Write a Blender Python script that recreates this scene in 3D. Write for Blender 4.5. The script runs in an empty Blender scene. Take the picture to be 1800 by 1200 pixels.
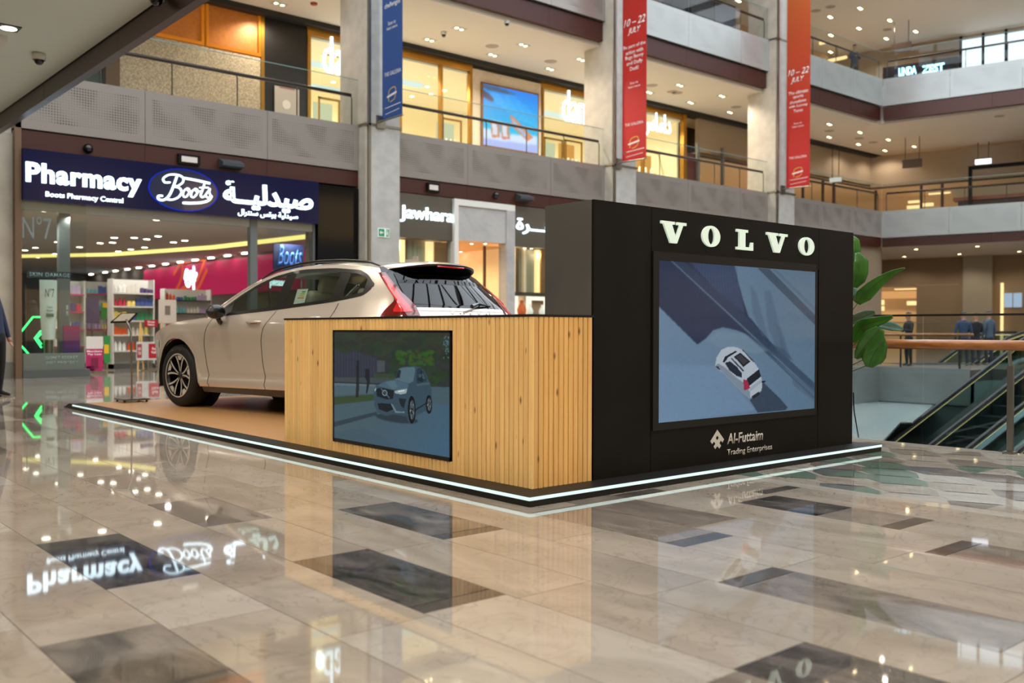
import bpy, bmesh, math, random
import numpy as np
from mathutils import Vector, Matrix
random.seed(7); np.random.seed(7)
SC = bpy.context.scene; COL = SC.collection
R = math.radians

# ------------------------------------------------------------------ camera, world, exposure
F_PX, PITCH, ROLL, YAW = 1671.9, -0.012017, 0.002344, 0.708162
CAM = Vector((-3.5576, -3.9998, 1.0))
_fw = Vector((math.sin(YAW)*math.cos(PITCH), math.cos(YAW)*math.cos(PITCH), math.sin(PITCH)))
_r = Vector((math.cos(YAW), -math.sin(YAW), 0)); _u = _r.cross(_fw)
_rt = _r*math.cos(ROLL) + _u*math.sin(ROLL); _up = -_r*math.sin(ROLL) + _u*math.cos(ROLL)
cd = bpy.data.cameras.new('camera'); cam = bpy.data.objects.new('camera', cd); COL.objects.link(cam)
cd.sensor_width = 36; cd.lens = F_PX/1800*36; cd.clip_start = 0.05; cd.clip_end = 400
m = Matrix((_rt, _up, -_fw)).transposed().to_4x4(); m.translation = CAM; cam.matrix_world = m
cd.dof.use_dof = True; cd.dof.focus_distance = 6.9; cd.dof.aperture_fstop = 2.0
SC.camera = cam
SC.view_settings.view_transform = 'Standard'; SC.view_settings.look = 'None'
SC.view_settings.gamma = 1; SC.view_settings.use_curve_mapping = False
SC.view_settings.exposure = 0.0
W = bpy.data.worlds.new('world'); SC.world = W; W.use_nodes = True
W.node_tree.nodes['Background'].inputs[0].default_value = (0.86, 0.93, 1.0, 1)
W.node_tree.nodes['Background'].inputs[1].default_value = 4.0
try:
    SC.cycles.use_denoising = True; SC.cycles.max_bounces = 10; SC.cycles.transparent_max_bounces = 24
    SC.cycles.sample_clamp_indirect = 4.0; SC.cycles.caustics_reflective = False; SC.cycles.caustics_refractive = False
    SC.cycles.diffuse_bounces = 4; SC.cycles.glossy_bounces = 4
except Exception: pass

def ray(x, y): return _fw + _rt*((x-900)/F_PX) + _up*((600-y)/F_PX)
def onz(x, y, z): d = ray(x, y); return CAM + d*((z-CAM.z)/d.z)
def ony(x, y, Y): d = ray(x, y); return CAM + d*((Y-CAM.y)/d.y)
def onx(x, y, X): d = ray(x, y); return CAM + d*((X-CAM.x)/d.x)
def px(P):
    d = Vector(P)-CAM; z = d.dot(_fw)
    return (900+F_PX*d.dot(_rt)/z, 600-F_PX*d.dot(_up)/z, z)

# large lamps of the place: the light that the downlights of each storey give together
def area(name, loc, sx, sy, power, col=(1, .8, .58), rot=(0, 0, 0)):
    l = bpy.data.lights.new(name, 'AREA'); l.shape = 'RECTANGLE'; l.size = sx; l.size_y = sy; l.energy = power; l.color = col
    o = bpy.data.objects.new(name, l); COL.objects.link(o); o.location = loc; o.rotation_euler = rot; return o
def spot(loc, power, col=(1, .76, .5), ang=150, rad=.12, name='downlight_lamp', parent=None):
    l = bpy.data.lights.new(name, 'SPOT'); l.energy = power; l.color = col; l.spot_size = R(ang); l.spot_blend = .6; l.shadow_soft_size = rad
    o = bpy.data.objects.new(name, l); COL.objects.link(o); o.location = loc
    if parent: o.parent = parent; o.location = Vector(loc)-parent.location
    return o
def point(loc, power, col=(1, .8, .6), rad=.15, name='shop_lamp'):
    l = bpy.data.lights.new(name, 'POINT'); l.energy = power; l.color = col; l.shadow_soft_size = rad
    o = bpy.data.objects.new(name, l); COL.objects.link(o); o.location = loc; return o

# ------------------------------------------------------------------ materials
def srgb(r, g, b):
    f = lambda c: ((c/255+.055)/1.055)**2.4 if c > 10 else c/255/12.92
    return (f(r), f(g), f(b), 1)
MATS = {}
def mat(name, col=(200, 200, 200), rough=.5, metal=0, emit=None, es=1, noise=None, coat=0, spec=None, bump=None, alpha=None, trans=0):
    """plain or noisy principled material; col and noise colours in sRGB 0-255"""
    if name in MATS: return MATS[name]
    m = bpy.data.materials.new(name); m.use_nodes = True; nt = m.node_tree; b = nt.nodes['Principled BSDF']
    b.inputs['Base Color'].default_value = srgb(*col); b.inputs['Roughness'].default_value = rough; b.inputs['Metallic'].default_value = metal
    b.inputs['Coat Weight'].default_value = coat; b.inputs['Coat Roughness'].default_value = .03
    if spec is not None: b.inputs['Specular IOR Level'].default_value = spec
    if trans: b.inputs['Transmission Weight'].default_value = trans
    if emit: b.inputs['Emission Color'].default_value = srgb(*emit); b.inputs['Emission Strength'].default_value = es
    if noise:
        c2, sc, det = noise[:3]; st = noise[3] if len(noise) > 3 else (1, 1, 1)
        tc = nt.nodes.new('ShaderNodeTexCoord'); mp = nt.nodes.new('ShaderNodeMapping'); mp.inputs['Scale'].default_value = st
        n = nt.nodes.new('ShaderNodeTexNoise'); n.inputs['Scale'].default_value = sc; n.inputs['Detail'].default_value = det
        r = nt.nodes.new('ShaderNodeValToRGB'); r.color_ramp.elements[0].position = .38; r.color_ramp.elements[1].position = .62
        r.color_ramp.elements[0].color = srgb(*col); r.color_ramp.elements[1].color = srgb(*c2)
        nt.links.new(tc.outputs['Object'], mp.inputs[0]); nt.links.new(mp.outputs[0], n.inputs['Vector'])
        nt.links.new(n.outputs['Fac'], r.inputs[0]); nt.links.new(r.outputs[0], b.inputs['Base Color'])
        if bump:
            bp = nt.nodes.new('ShaderNodeBump'); bp.inputs['Strength'].default_value = bump; bp.inputs['Distance'].default_value = .01
            nt.links.new(n.outputs['Fac'], bp.inputs['Height']); nt.links.new(bp.outputs[0], b.inputs['Normal'])
    MATS[name] = m; return m
def emis(name, col, s):
    if name in MATS: return MATS[name]
    m = bpy.data.materials.new(name); m.use_nodes = True; nt = m.node_tree; nt.nodes.clear()
    e = nt.nodes.new('ShaderNodeEmission'); o = nt.nodes.new('ShaderNodeOutputMaterial'); nt.links.new(e.outputs[0], o.inputs[0])
    e.inputs[0].default_value = srgb(*col); e.inputs[1].default_value = s; MATS[name] = m; return m
def glass(name, tint=(225, 235, 232), refl=1.0, ior=1.5):
    """thin pane: see-through tint plus a fresnel mirror"""
    if name in MATS: return MATS[name]
    m = bpy.data.materials.new(name); m.use_nodes = True; nt = m.node_tree; nt.nodes.clear()
    o = nt.nodes.new('ShaderNodeOutputMaterial'); t = nt.nodes.new('ShaderNodeBsdfTransparent'); g = nt.nodes.new('ShaderNodeBsdfGlossy')
    mx = nt.nodes.new('ShaderNodeMixShader'); fr = nt.nodes.new('ShaderNodeFresnel'); fr.inputs[0].default_value = ior
    mu = nt.nodes.new('ShaderNodeMath'); mu.operation = 'MULTIPLY'; mu.inputs[1].default_value = refl
    t.inputs[0].default_value = srgb(*tint); g.inputs['Roughness'].default_value = .02
    ge = nt.nodes.new('ShaderNodeNewGeometry'); iv = nt.nodes.new('ShaderNodeMath'); iv.operation = 'SUBTRACT'; iv.inputs[0].default_value = 1; nt.links.new(ge.outputs['Backfacing'], iv.inputs[1])
    m2 = nt.nodes.new('ShaderNodeMath'); m2.operation = 'MULTIPLY'; nt.links.new(mu.outputs[0], m2.inputs[0]); nt.links.new(iv.outputs[0], m2.inputs[1])   # only the outer face of a pane mirrors
    nt.links.new(fr.outputs[0], mu.inputs[0]); nt.links.new(m2.outputs[0], mx.inputs[0]); nt.links.new(t.outputs[0], mx.inputs[1])
    nt.links.new(g.outputs[0], mx.inputs[2]); nt.links.new(mx.outputs[0], o.inputs[0]); MATS[name] = m; return m
def vcol_mat(name, strength=1.0, emission=True, rough=.3):
    """colour read from the mesh's own colour attribute: printed posters and lit screens"""
    if name in MATS: return MATS[name]
    m = bpy.data.materials.new(name); m.use_nodes = True; nt = m.node_tree; b = nt.nodes['Principled BSDF']
    a = nt.nodes.new('ShaderNodeVertexColor'); a.layer_name = 'col'
    b.inputs['Roughness'].default_value = rough
    if emission:
        b.inputs['Base Color'].default_value = (.005, .005, .006, 1); nt.links.new(a.outputs[0], b.inputs['Emission Color']); b.inputs['Emission Strength'].default_value = strength
    else: nt.links.new(a.outputs[0], b.inputs['Base Color'])
    MATS[name] = m; return m

# ------------------------------------------------------------------ mesh builders
class MB:
    def __init__(s): s.v = []; s.f = []
    def add(s, vs, fs):
        o = len(s.v); s.v += [tuple(v) for v in vs]; s.f += [tuple(i+o for i in f) for f in fs]; return s
    def box(s, x0, x1, y0, y1, z0, z1):
        return s.add([(x0,y0,z0),(x1,y0,z0),(x1,y1,z0),(x0,y1,z0),(x0,y0,z1),(x1,y0,z1),(x1,y1,z1),(x0,y1,z1)],
                     [(3,2,1,0),(4,5,6,7),(0,1,5,4),(1,2,6,5),(2,3,7,6),(3,0,4,7)])
    def cbox(s, c, d, ax=None):
        """box centred on c, size d, optional axes (3 vectors)"""
        ax = ax or (Vector((1,0,0)), Vector((0,1,0)), Vector((0,0,1))); c = Vector(c)
        vs = [c+ax[0]*(sx*d[0]/2)+ax[1]*(sy*d[1]/2)+ax[2]*(sz*d[2]/2) for sz in (-1,1) for sx, sy in ((-1,-1),(1,-1),(1,1),(-1,1))]
        return s.add(vs, [(3,2,1,0),(4,5,6,7),(0,1,5,4),(1,2,6,5),(2,3,7,6),(3,0,4,7)])
    def prism(s, pts, ext):
        """planar polygon (3-D points) pushed by vector ext"""
        n = len(pts); e = Vector(ext); a = [Vector(p) for p in pts]
        s.add(a+[p+e for p in a], [tuple(range(n))[::-1], tuple(range(n, 2*n))]+[(i, (i+1) % n, n+(i+1) % n, n+i) for i in range(n)]); return s
    def cyl(s, p0, p1, r0, r1=None, n=16, cap=True):
        r1 = r0 if r1 is None else r1; p0 = Vector(p0); p1 = Vector(p1); d = (p1-p0).normalized()
        a = d.orthogonal().normalized(); b = d.cross(a); o = len(s.v)
        for p, r in ((p0, r0), (p1, r1)):
            for i in range(n): t = 2*math.pi*i/n; s.v.append(tuple(p+a*(r*math.cos(t))+b*(r*math.sin(t))))
        for i in range(n): s.f.append((o+i, o+(i+1) % n, o+n+(i+1) % n, o+n+i))
        if cap: s.f.append(tuple(o+i for i in range(n))[::-1]); s.f.append(tuple(o+n+i for i in range(n)))
        return s
    def tube(s, pts, r, n=8, cap=True):
        pts = [Vector(p) for p in pts]; o = len(s.v); k = len(pts); rr = r if isinstance(r, (list, tuple)) else [r]*k
        prev = None
        for i, p in enumerate(pts):
            t = (pts[min(i+1, k-1)]-pts[max(i-1, 0)]).normalized()
            a = t.orthogonal().normalized() if prev is None else (prev-t*prev.dot(t)).normalized()
            prev = a; b = t.cross(a)
            for j in range(n): q = 2*math.pi*j/n; s.v.append(tuple(p+a*(rr[i]*math.cos(q))+b*(rr[i]*math.sin(q))))
        for i in range(k-1):
            for j in range(n): s.f.append((o+i*n+j, o+i*n+(j+1) % n, o+(i+1)*n+(j+1) % n, o+(i+1)*n+j))
        if cap: s.f.append(tuple(o+j for j in range(n))[::-1]); s.f.append(tuple(o+(k-1)*n+j for j in range(n)))
        return s
    def lathe(s, prof, c, axis=(0,0,1), n=32):
        """prof: (radius, height along axis) pairs"""
        ax = Vector(axis).normalized(); a = ax.orthogonal().normalized(); b = ax.cross(a); c = Vector(c); o = len(s.v); k = len(prof)
        for r, h in prof:
            for i in range(n): t = 2*math.pi*i/n; s.v.append(tuple(c+ax*h+a*(r*math.cos(t))+b*(r*math.sin(t))))
        for j in range(k-1):
            for i in range(n): s.f.append((o+j*n+i, o+j*n+(i+1) % n, o+(j+1)*n+(i+1) % n, o+(j+1)*n+i))
        return s
    def grid(s, rows):
        """rows of points, all the same length"""
        o = len(s.v); k = len(rows[0])
        for r in rows: s.v += [tuple(p) for p in r]
        for i in range(len(rows)-1):
            for j in range(k-1): s.f.append((o+i*k+j, o+i*k+j+1, o+(i+1)*k+j+1, o+(i+1)*k+j))
        return s
    def build(s, name, m, parent=None, smooth=False, loc=None, merge=False):
        me = bpy.data.meshes.new(name); vs = s.v
        if loc is not None: L = Vector(loc); vs = [tuple(Vector(v)-L) for v in vs]
        me.from_pydata(vs, [], s.f); me.validate(verbose=False)
        o = bpy.data.objects.new(name, me); COL.objects.link(o)
        bm = bmesh.new(); bm.from_mesh(me)
        if merge: bmesh.ops.remove_doubles(bm, verts=bm.verts, dist=1e-5)
        bmesh.ops.recalc_face_normals(bm, faces=bm.faces); bm.to_mesh(me); bm.free()
        if isinstance(m, (list, tuple)):
            for q in m: me.materials.append(q)
        else: me.materials.append(m)
        if smooth:
            for p in me.polygons: p.use_smooth = True
            if smooth != 'all':
                try: me.set_sharp_from_angle(angle=R(35))
                except Exception: pass
        if loc is not None: o.location = loc
        if parent is not None:
            o.parent = parent
            if loc is None: o.location = (0, 0, 0)
            o.matrix_parent_inverse = Matrix.Identity(4)
            if loc is None: me.transform(Matrix.Translation(-Vector(wloc(parent))))
            else: o.location = Vector(loc)-Vector(wloc(parent))
        return o
def wloc(o):
    L = Vector((0, 0, 0))
    while o is not None: L += o.location; o = o.parent
    return L
def thing(name, label, cat, loc=(0,0,0), group=None, kind=None):
    o = bpy.data.objects.new(name, None); o.empty_display_size = .05; COL.objects.link(o); o.location = loc
    tag(o, label, cat, group, kind); return o
def tag(o, label=None, cat=None, group=None, kind=None):
    if label: o['label'] = label
    if cat: o['category'] = cat
    if group: o['group'] = group
    if kind: o['kind'] = kind
    return o
def struct(o, label=None): o['kind'] = 'structure'; (label and tag(o, label)); return o
def bevel(o, w=.004, seg=2):
    md = o.modifiers.new('bevel', 'BEVEL'); md.width = w; md.segments = seg; md.limit_method = 'ANGLE'; return o
def copy_tree(o, parent=None):
    c = o.copy(); COL.objects.link(c); c.parent = parent
    for ch in list(o.children): copy_tree(ch, c)
    return c

# lettering: a text turned into a mesh that fills the box (u0..u1, v0..v1) of a plane
def text(name, s, O, U, V, u0, u1, v0, v1, m, parent, depth=.02, offset=0, shear=0, font_fit=True, space=1, res=3):
    c = bpy.data.curves.new('tmp', 'FONT'); c.body = s; c.size = 1; c.extrude = 0; c.offset = offset; c.shear = shear; c.resolution_u = res; c.space_character = space
    c.align_x = 'CENTER'; c.fill_mode = 'BOTH'
    t = bpy.data.objects.new('tmp', c); COL.objects.link(t); bpy.context.view_layer.update()
    me = t.evaluated_get(bpy.context.evaluated_depsgraph_get()).to_mesh()
    bm = bmesh.new(); bm.from_mesh(me); bmesh.ops.remove_doubles(bm, verts=bm.verts, dist=1e-4)
    r = bmesh.ops.extrude_face_region(bm, geom=bm.faces[:]); 
    for v in [g for g in r['geom'] if isinstance(g, bmesh.types.BMVert)]: v.co.z += 1
    xs = [v.co.x for v in bm.verts]; ys = [v.co.y for v in bm.verts]
    if not xs: bm.free(); bpy.data.objects.remove(t); return None
    ax, bx, ay, by = min(xs), max(xs), min(ys), max(ys); U = Vector(U); V = Vector(V); N = U.cross(V); O = Vector(O)
    if not font_fit:   # keep the letters' own proportions: height fits, width follows
        k = (v1-v0)/(by-ay); cx = (u0+u1)/2; u0, u1 = cx-(bx-ax)*k/2, cx+(bx-ax)*k/2
    L = wloc(parent) if parent else Vector((0, 0, 0))
    for v in bm.verts:
        u = u0+(v.co.x-ax)/(bx-ax)*(u1-u0); w = v0+(v.co.y-ay)/(by-ay)*(v1-v0)
        v.co = O+U*u+V*w+N*(depth*v.co.z)-L
    bmesh.ops.recalc_face_normals(bm, faces=bm.faces)
    t.to_mesh_clear(); nm = bpy.data.meshes.new(name); bm.to_mesh(nm); bm.free(); bpy.data.objects.remove(t); bpy.data.curves.remove(c)
    nm.materials.append(m); o = bpy.data.objects.new(name, nm); COL.objects.link(o); o.parent = parent
    return o
def stroke(name, lines, O, U, V, wid, m, parent, depth=.02):
    """thick round-ended strokes (u, v) on a plane: hand-drawn script lettering"""
    b = MB(); U = Vector(U); V = Vector(V); N = U.cross(V); O = Vector(O)
    for ln in lines:
        w = wid
        if isinstance(ln, tuple): ln, w = ln
        P = []
        # Catmull-Rom smoothing
        n = len(ln)
        if n > 2:
            for i in range(n-1):
                p0, p1, p2, p3 = ln[max(i-1, 0)], ln[i], ln[i+1], ln[min(i+2, n-1)]
                for t in (0, .25, .5, .75):
                    P.append(tuple(.5*((2*p1[k])+(-p0[k]+p2[k])*t+(2*p0[k]-5*p1[k]+4*p2[k]-p3[k])*t*t+(-p0[k]+3*p1[k]-3*p2[k]+p3[k])*t**3) for k in (0, 1)))
            P.append(ln[-1])
        else: P = list(ln)
        k = len(P); L = []; Rr = []
        for i in range(k):
            a = P[max(i-1, 0)]; c = P[min(i+1, k-1)]; dx, dy = c[0]-a[0], c[1]-a[1]; q = math.hypot(dx, dy) or 1; nx, ny = -dy/q*w/2, dx/q*w/2
            L.append((P[i][0]+nx, P[i][1]+ny)); Rr.append((P[i][0]-nx, P[i][1]-ny))
        T = lambda p, d: O+U*p[0]+V*p[1]+N*d
        b.grid([[T(p, depth) for p in L], [T(p, depth) for p in Rr]])
        b.grid([[T(p, 0) for p in L], [T(p, depth) for p in L]]); b.grid([[T(p, 0) for p in Rr], [T(p, depth) for p in Rr]])
        for p in (P[0], P[-1]): b.cyl(T(p, 0), T(p, depth+.0004), w/2, n=10)
    return b.build(name, m, parent)

# picture made of a fine grid of coloured faces (screens, printed posters)
def picture(name, fn, O, U, V, w, h, nx, ny, m, parent):
    """fn(u, v) -> (3, ny+1, nx+1) sRGB 0..1 arrays, u to the right, v up, both 0..1"""
    u, v = np.meshgrid(np.linspace(0, 1, nx+1), np.linspace(0, 1, ny+1)); rgb = np.clip(np.array(fn(u, v)), 0, 1)
    lin = np.where(rgb <= .04045, rgb/12.92, ((rgb+.055)/1.055)**2.4)
    U = Vector(U); V = Vector(V); O = Vector(O)-(wloc(parent) if parent else Vector((0, 0, 0)))
    X = np.stack([O[k]+U[k]*w*u+V[k]*h*v for k in range(3)], -1).reshape(-1, 3)
    i, j = np.meshgrid(np.arange(nx), np.arange(ny)); a = (j*(nx+1)+i).ravel(); q = np.stack([a, a+1, a+nx+2, a+nx+1], -1)
    me = bpy.data.meshes.new(name); me.vertices.add(len(X)); me.vertices.foreach_set('co', X.ravel())
    me.loops.add(q.size); me.loops.foreach_set('vertex_index', q.ravel().astype(np.int32)); me.polygons.add(len(q))
    me.polygons.foreach_set('loop_start', np.arange(0, q.size, 4, dtype=np.int32)); me.update(calc_edges=True)
    ca = me.color_attributes.new('col', 'FLOAT_COLOR', 'POINT'); c = np.ones((len(X), 4), dtype=np.float32); c[:, :3] = np.moveaxis(lin, 0, -1).reshape(-1, 3)
    ca.data.foreach_set('color', c.ravel()); me.materials.append(m)
    o = bpy.data.objects.new(name, me); COL.objects.link(o); o.parent = parent; return o
class Paint:
    """tiny raster painter on (u, v) arrays"""
    def __init__(s, u, v, col): s.u, s.v = u, v; s.a = np.stack([np.full_like(u, c/255) for c in col])
    def mask_poly(s, pts):
        ins = np.zeros_like(s.u, bool); n = len(pts)
        for i in range(n):
            (x1, y1), (x2, y2) = pts[i], pts[(i+1) % n]
            c = ((y1 > s.v) != (y2 > s.v)); ins ^= c & (s.u < (x2-x1)*(s.v-y1)/((y2-y1) if y2 != y1 else 1e-9)+x1)
        return ins.astype(float)
    def blur(s, m, n=1):
        for _ in range(n):
            p = np.pad(m, 1, mode='edge'); m = (p[:-2, 1:-1]+p[2:, 1:-1]+p[1:-1, :-2]+p[1:-1, 2:]+4*p[1:-1, 1:-1])/8
        return m
    def put(s, m, col, k=1.0):
        m = m*k
        for i in range(3): s.a[i] = s.a[i]*(1-m)+col[i]/255*m
    def poly(s, pts, col, k=1.0, soft=0): s.put(s.blur(s.mask_poly(pts), soft) if soft else s.mask_poly(pts), col, k)
    def ell(s, cx, cy, rx, ry, col, k=1.0, soft=0):
        m = (((s.u-cx)/rx)**2+((s.v-cy)/ry)**2 < 1).astype(float); s.put(s.blur(m, soft) if soft else m, col, k)
    def grad(s, f, c0, c1):
        for i in range(3): s.a[i] = c0[i]/255*(1-f)+c1[i]/255*f
    def noise(s, amp, n=3, seed=1):
        r = np.random.RandomState(seed).rand(*s.u.shape)-.5; r = s.blur(r, n); r /= (np.abs(r).max() or 1); s.a += r*amp

# ------------------------------------------------------------------ shared materials
def marble(name, c0, c1, c2, sc=3.0, rough=.06, rnd=.12):
    """polished stone: cloudy base, thin veins, each tile a little different (object info random)"""
    if name in MATS: return MATS[name]
    m = bpy.data.materials.new(name); m.use_nodes = True; nt = m.node_tree; b = nt.nodes['Principled BSDF']; N = nt.nodes.new; L = nt.links.new
    tc = N('ShaderNodeTexCoord'); oi = N('ShaderNodeObjectInfo'); ad = N('ShaderNodeVectorMath'); ad.operation = 'ADD'
    cx = N('ShaderNodeCombineXYZ'); mu = N('ShaderNodeMath'); mu.operation = 'MULTIPLY'; mu.inputs[1].default_value = 37
    L(oi.outputs['Random'], mu.inputs[0]); L(mu.outputs[0], cx.inputs[0]); L(mu.outputs[0], cx.inputs[2]); L(tc.outputs['Object'], ad.inputs[0]); L(cx.outputs[0], ad.inputs[1])
    mp = N('ShaderNodeMapping'); mp.inputs['Rotation'].default_value = (0, 0, .6); mp.inputs['Scale'].default_value = (1, .45, 1); L(ad.outputs[0], mp.inputs[0])
    n1 = N('ShaderNodeTexNoise'); n1.inputs['Scale'].default_value = sc; n1.inputs['Detail'].default_value = 8; n1.inputs['Distortion'].default_value = 1.2; L(mp.outputs[0], n1.inputs['Vector'])
    r1 = N('ShaderNodeValToRGB'); r1.color_ramp.elements[0].position = .35; r1.color_ramp.elements[1].position = .68; r1.color_ramp.elements[0].color = srgb(*c0); r1.color_ramp.elements[1].color = srgb(*c1); L(n1.outputs['Fac'], r1.inputs[0])
    n2 = N('ShaderNodeTexNoise'); n2.inputs['Scale'].default_value = sc*.9; n2.inputs['Detail'].default_value = 6; n2.inputs['Distortion'].default_value = 2.5; L(ad.outputs[0], n2.inputs['Vector'])
    s1 = N('ShaderNodeMath'); s1.operation = 'SUBTRACT'; s1.inputs[1].default_value = .5; L(n2.outputs['Fac'], s1.inputs[0]); a1 = N('ShaderNodeMath'); a1.operation = 'ABSOLUTE'; L(s1.outputs[0], a1.inputs[0])
    mr = N('ShaderNodeMapRange'); mr.inputs[1].default_value = 0; mr.inputs[2].default_value = .018; mr.inputs[3].default_value = .55; mr.inputs[4].default_value = 0; L(a1.outputs[0], mr.inputs[0])
    n3 = N('ShaderNodeTexNoise'); n3.inputs['Scale'].default_value = sc*.8; L(ad.outputs[0], n3.inputs['Vector']); m3 = N('ShaderNodeMath'); m3.operation = 'MULTIPLY'; L(mr.outputs[0], m3.inputs[0]); L(n3.outputs['Fac'], m3.inputs[1])
    mx = N('ShaderNodeMix'); mx.data_type = 'RGBA'; L(m3.outputs[0], mx.inputs[0]); L(r1.outputs[0], mx.inputs[6]); mx.inputs[7].default_value = srgb(*c2)
    hs = N('ShaderNodeHueSaturation'); v = N('ShaderNodeMapRange'); v.inputs[3].default_value = 1-rnd; v.inputs[4].default_value = 1+rnd; L(oi.outputs['Random'], v.inputs[0]); L(v.outputs[0], hs.inputs['Value']); L(mx.outputs[2], hs.inputs['Color'])
    L(hs.outputs[0], b.inputs['Base Color']); b.inputs['Roughness'].default_value = rough; b.inputs['IOR'].default_value = 1.75
    MATS[name] = m; return m
m_tile = marble('marble_light', (166, 155, 142), (144, 134, 122), (88, 80, 74), 3.0, .03, .035)
m_tile_w = marble('marble_white', (176, 168, 157), (156, 148, 138), (100, 94, 88), 3.0, .03, .03)
m_tile_d = marble('marble_dark', (70, 65, 61), (132, 122, 112), (40, 38, 38), 5.5, .03, .05)
m_tile_b = marble('marble_black', (44, 43, 44), (98, 93, 90), (140, 134, 128), 6, .03, .05)
m_tile_n = mat('stone_bar', (72, 68, 66), .04, noise=((88, 82, 78), 6, 5))
m_tile_g = marble('marble_grey', (134, 124, 116), (104, 96, 90), (64, 58, 55), 6, .03, .06)
m_green = marble('marble_green', (104, 122, 108), (84, 106, 92), (134, 148, 134), 5, .03, .1)
m_slate = marble('marble_slate', (110, 114, 112), (84, 88, 88), (56, 58, 60), 4, .03, .1)
m_joint = mat('joint', (96, 88, 80), .5)
m_black = mat('stand_black', (17, 15, 13), .5, spec=.15, noise=((21, 19, 17), 3, 3))
m_blackedge = mat('black_edge', (26, 24, 22), .5, spec=.25)
m_steel = mat('steel', (150, 145, 135), .3, 1)
m_dsteel = mat('dark_steel', (80, 76, 72), .35, 1)
m_white = mat('white_paint', (225, 222, 215), .5)
m_plaster = mat('ceiling_paint', (214, 205, 192), .8)
m_bronze = mat('bronze_fascia', (66, 27, 15), .45, .1)
m_bronze2 = mat('bronze_fascia_cool', (74, 48, 42), .3, .5)
m_stone = mat('column_stone', (196, 186, 170), .55, noise=((182, 172, 157), 2.5, 6))
m_stone2 = mat('column_stone_grey', (184, 182, 176), .5, noise=((172, 170, 164), 3, 6))

# ------------------------------------------------------------------ FLOOR (with the void of the escalators cut out)
VX0, VX1, VY1 = 4.62, 21.3, 9.4
VX2, VYM = 22.6, 6.9        # the void reaches further where the escalators land
fb = MB()
for x0, x1, y0, y1 in ((-14, VX0, -9, 60), (VX0, 62, VY1, 60), (VX1, 62, VYM, VY1), (VX2, 62, -14, VYM)):
    fb.box(x0, x1, y0, y1, -.30, -.003)
floor = struct(fb.build('floor', m_joint), 'polished marble floor of the mall')
cnt = 0; rest = {}
LW = .378; X0 = -2.75
special = {  # lane index -> (y0, y1, material) stones that stand out in the photograph
    3: [(-1.26, -1.165, 'n'), (-1.16, -.28, 'b'), (.66, 1.46, 'g'), (-3.3, -2.32, 'g')],
    5: [(-.35, -.255, 'n'), (-.25, .64, 'd')], 0: [(-1.75, -.77, 'd'), (5.0, 5.9, 'b')], 1: [(-.22, .78, 'b'), (3.3, 4.2, 'w')],
    4: [(-3.30, -2.30, 'b'), (2.3, 3.2, 'w')], 7: [(-1.19, -1.09, 'n'), (-1.08, -.12, 'g')], 8: [(-.94, .05, 'g')],
    10: [(-1.64, -1.545, 'n'), (-1.54, -1.18, 'g'), (-1.17, -.66, 'b')], 6: [(-1.77, -1.67, 'n'), (-2.75, -1.78, 'g')],
    9: [(-2.045, -1.955, 'n'), (-3.0, -2.05, 'g'), (-.14, -.02, 'n')], 11: [(-.60, -.50, 'n')], -1: [(2.9, 3.9, 'b'), (9.0, 10.2, 'd')], 2: [(5.2, 6.2, 'g')], -3: [(6.0, 7.0, 'b')]}
MK = dict(n=m_tile_n, b=m_tile_b, d=m_tile_d, g=m_tile_g, w=m_tile_w)
def tile_box(x0, x1, y0, y1):
    g = .0017; return MB().box(x0+g, x1-g, y0+g, y1-g, -.003, 0)
cand = []
rt = random.Random(11)
for li in range(-22, 160):
    x0 = X0+li*LW; x1 = x0+LW
    if x0 > 60: break
    ys = sorted(special.get(li, [])); y = -5.6+rt.random()*.9
    segs = []
    lim = 45 if li < 120 else 30
    while y < lim:
        nxt = [s for s in ys if s[0] > y-.02]
        y1 = y+(.97 if rt.random() < .6 else 1.25)
        k = None
        if nxt and nxt[0][0] < y1+.15:
            s = nxt[0]
            if s[0]-y > .03: segs.append((y, s[0], None))
            segs.append((s[0], s[1], s[2])); ys.remove(s); y = s[1]; continue
        segs.append((y, y1, k)); y = y1
    for a, b, k in segs:
        if x0 > 1.7 and a < 9.4: continue
        if x1 > VX0 and x0 < VX1 and a < VY1: continue
        if x1 > VX0 and x0 < VX2 and a < VYM: continue
        if k is None:
            q = rt.random()
            if a > 3 or li < 0: k = 'w' if q < .12 else 'g' if q < .18 else 't'
            else: k = 't' if q < .8 else 'w'
        P = px(((x0+x1)/2, (a+b)/2, 0))
        if P[2] < .6 or P[0] < -350 or P[0] > 3600 or P[1] > 1420: continue
        if .1 < x0 < 3.6 and .3 < a and b < 8.6: continue      # under the exhibition platform
        cand.append((P[2], x0, x1, a, b, k))
cand.sort()
MK['t'] = m_tile
for d, x0, x1, a, b, k in cand[:240]:
    c = ((x0+x1)/2, (a+b)/2, 0); L = (b-a)
    tile_box(x0, x1, a, b).build('tile', MK[k], floor); cnt += 1
rest = {}
for d, x0, x1, a, b, k in cand[240:]:
    g = .0017
    rest.setdefault(k, MB()).box(x0+g, x1-g, a+g, b-g, -.003, 0)
for k, b in rest.items():
    o = b.build('far_tiles', MK[k], floor); o['kind'] = 'stuff'
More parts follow.
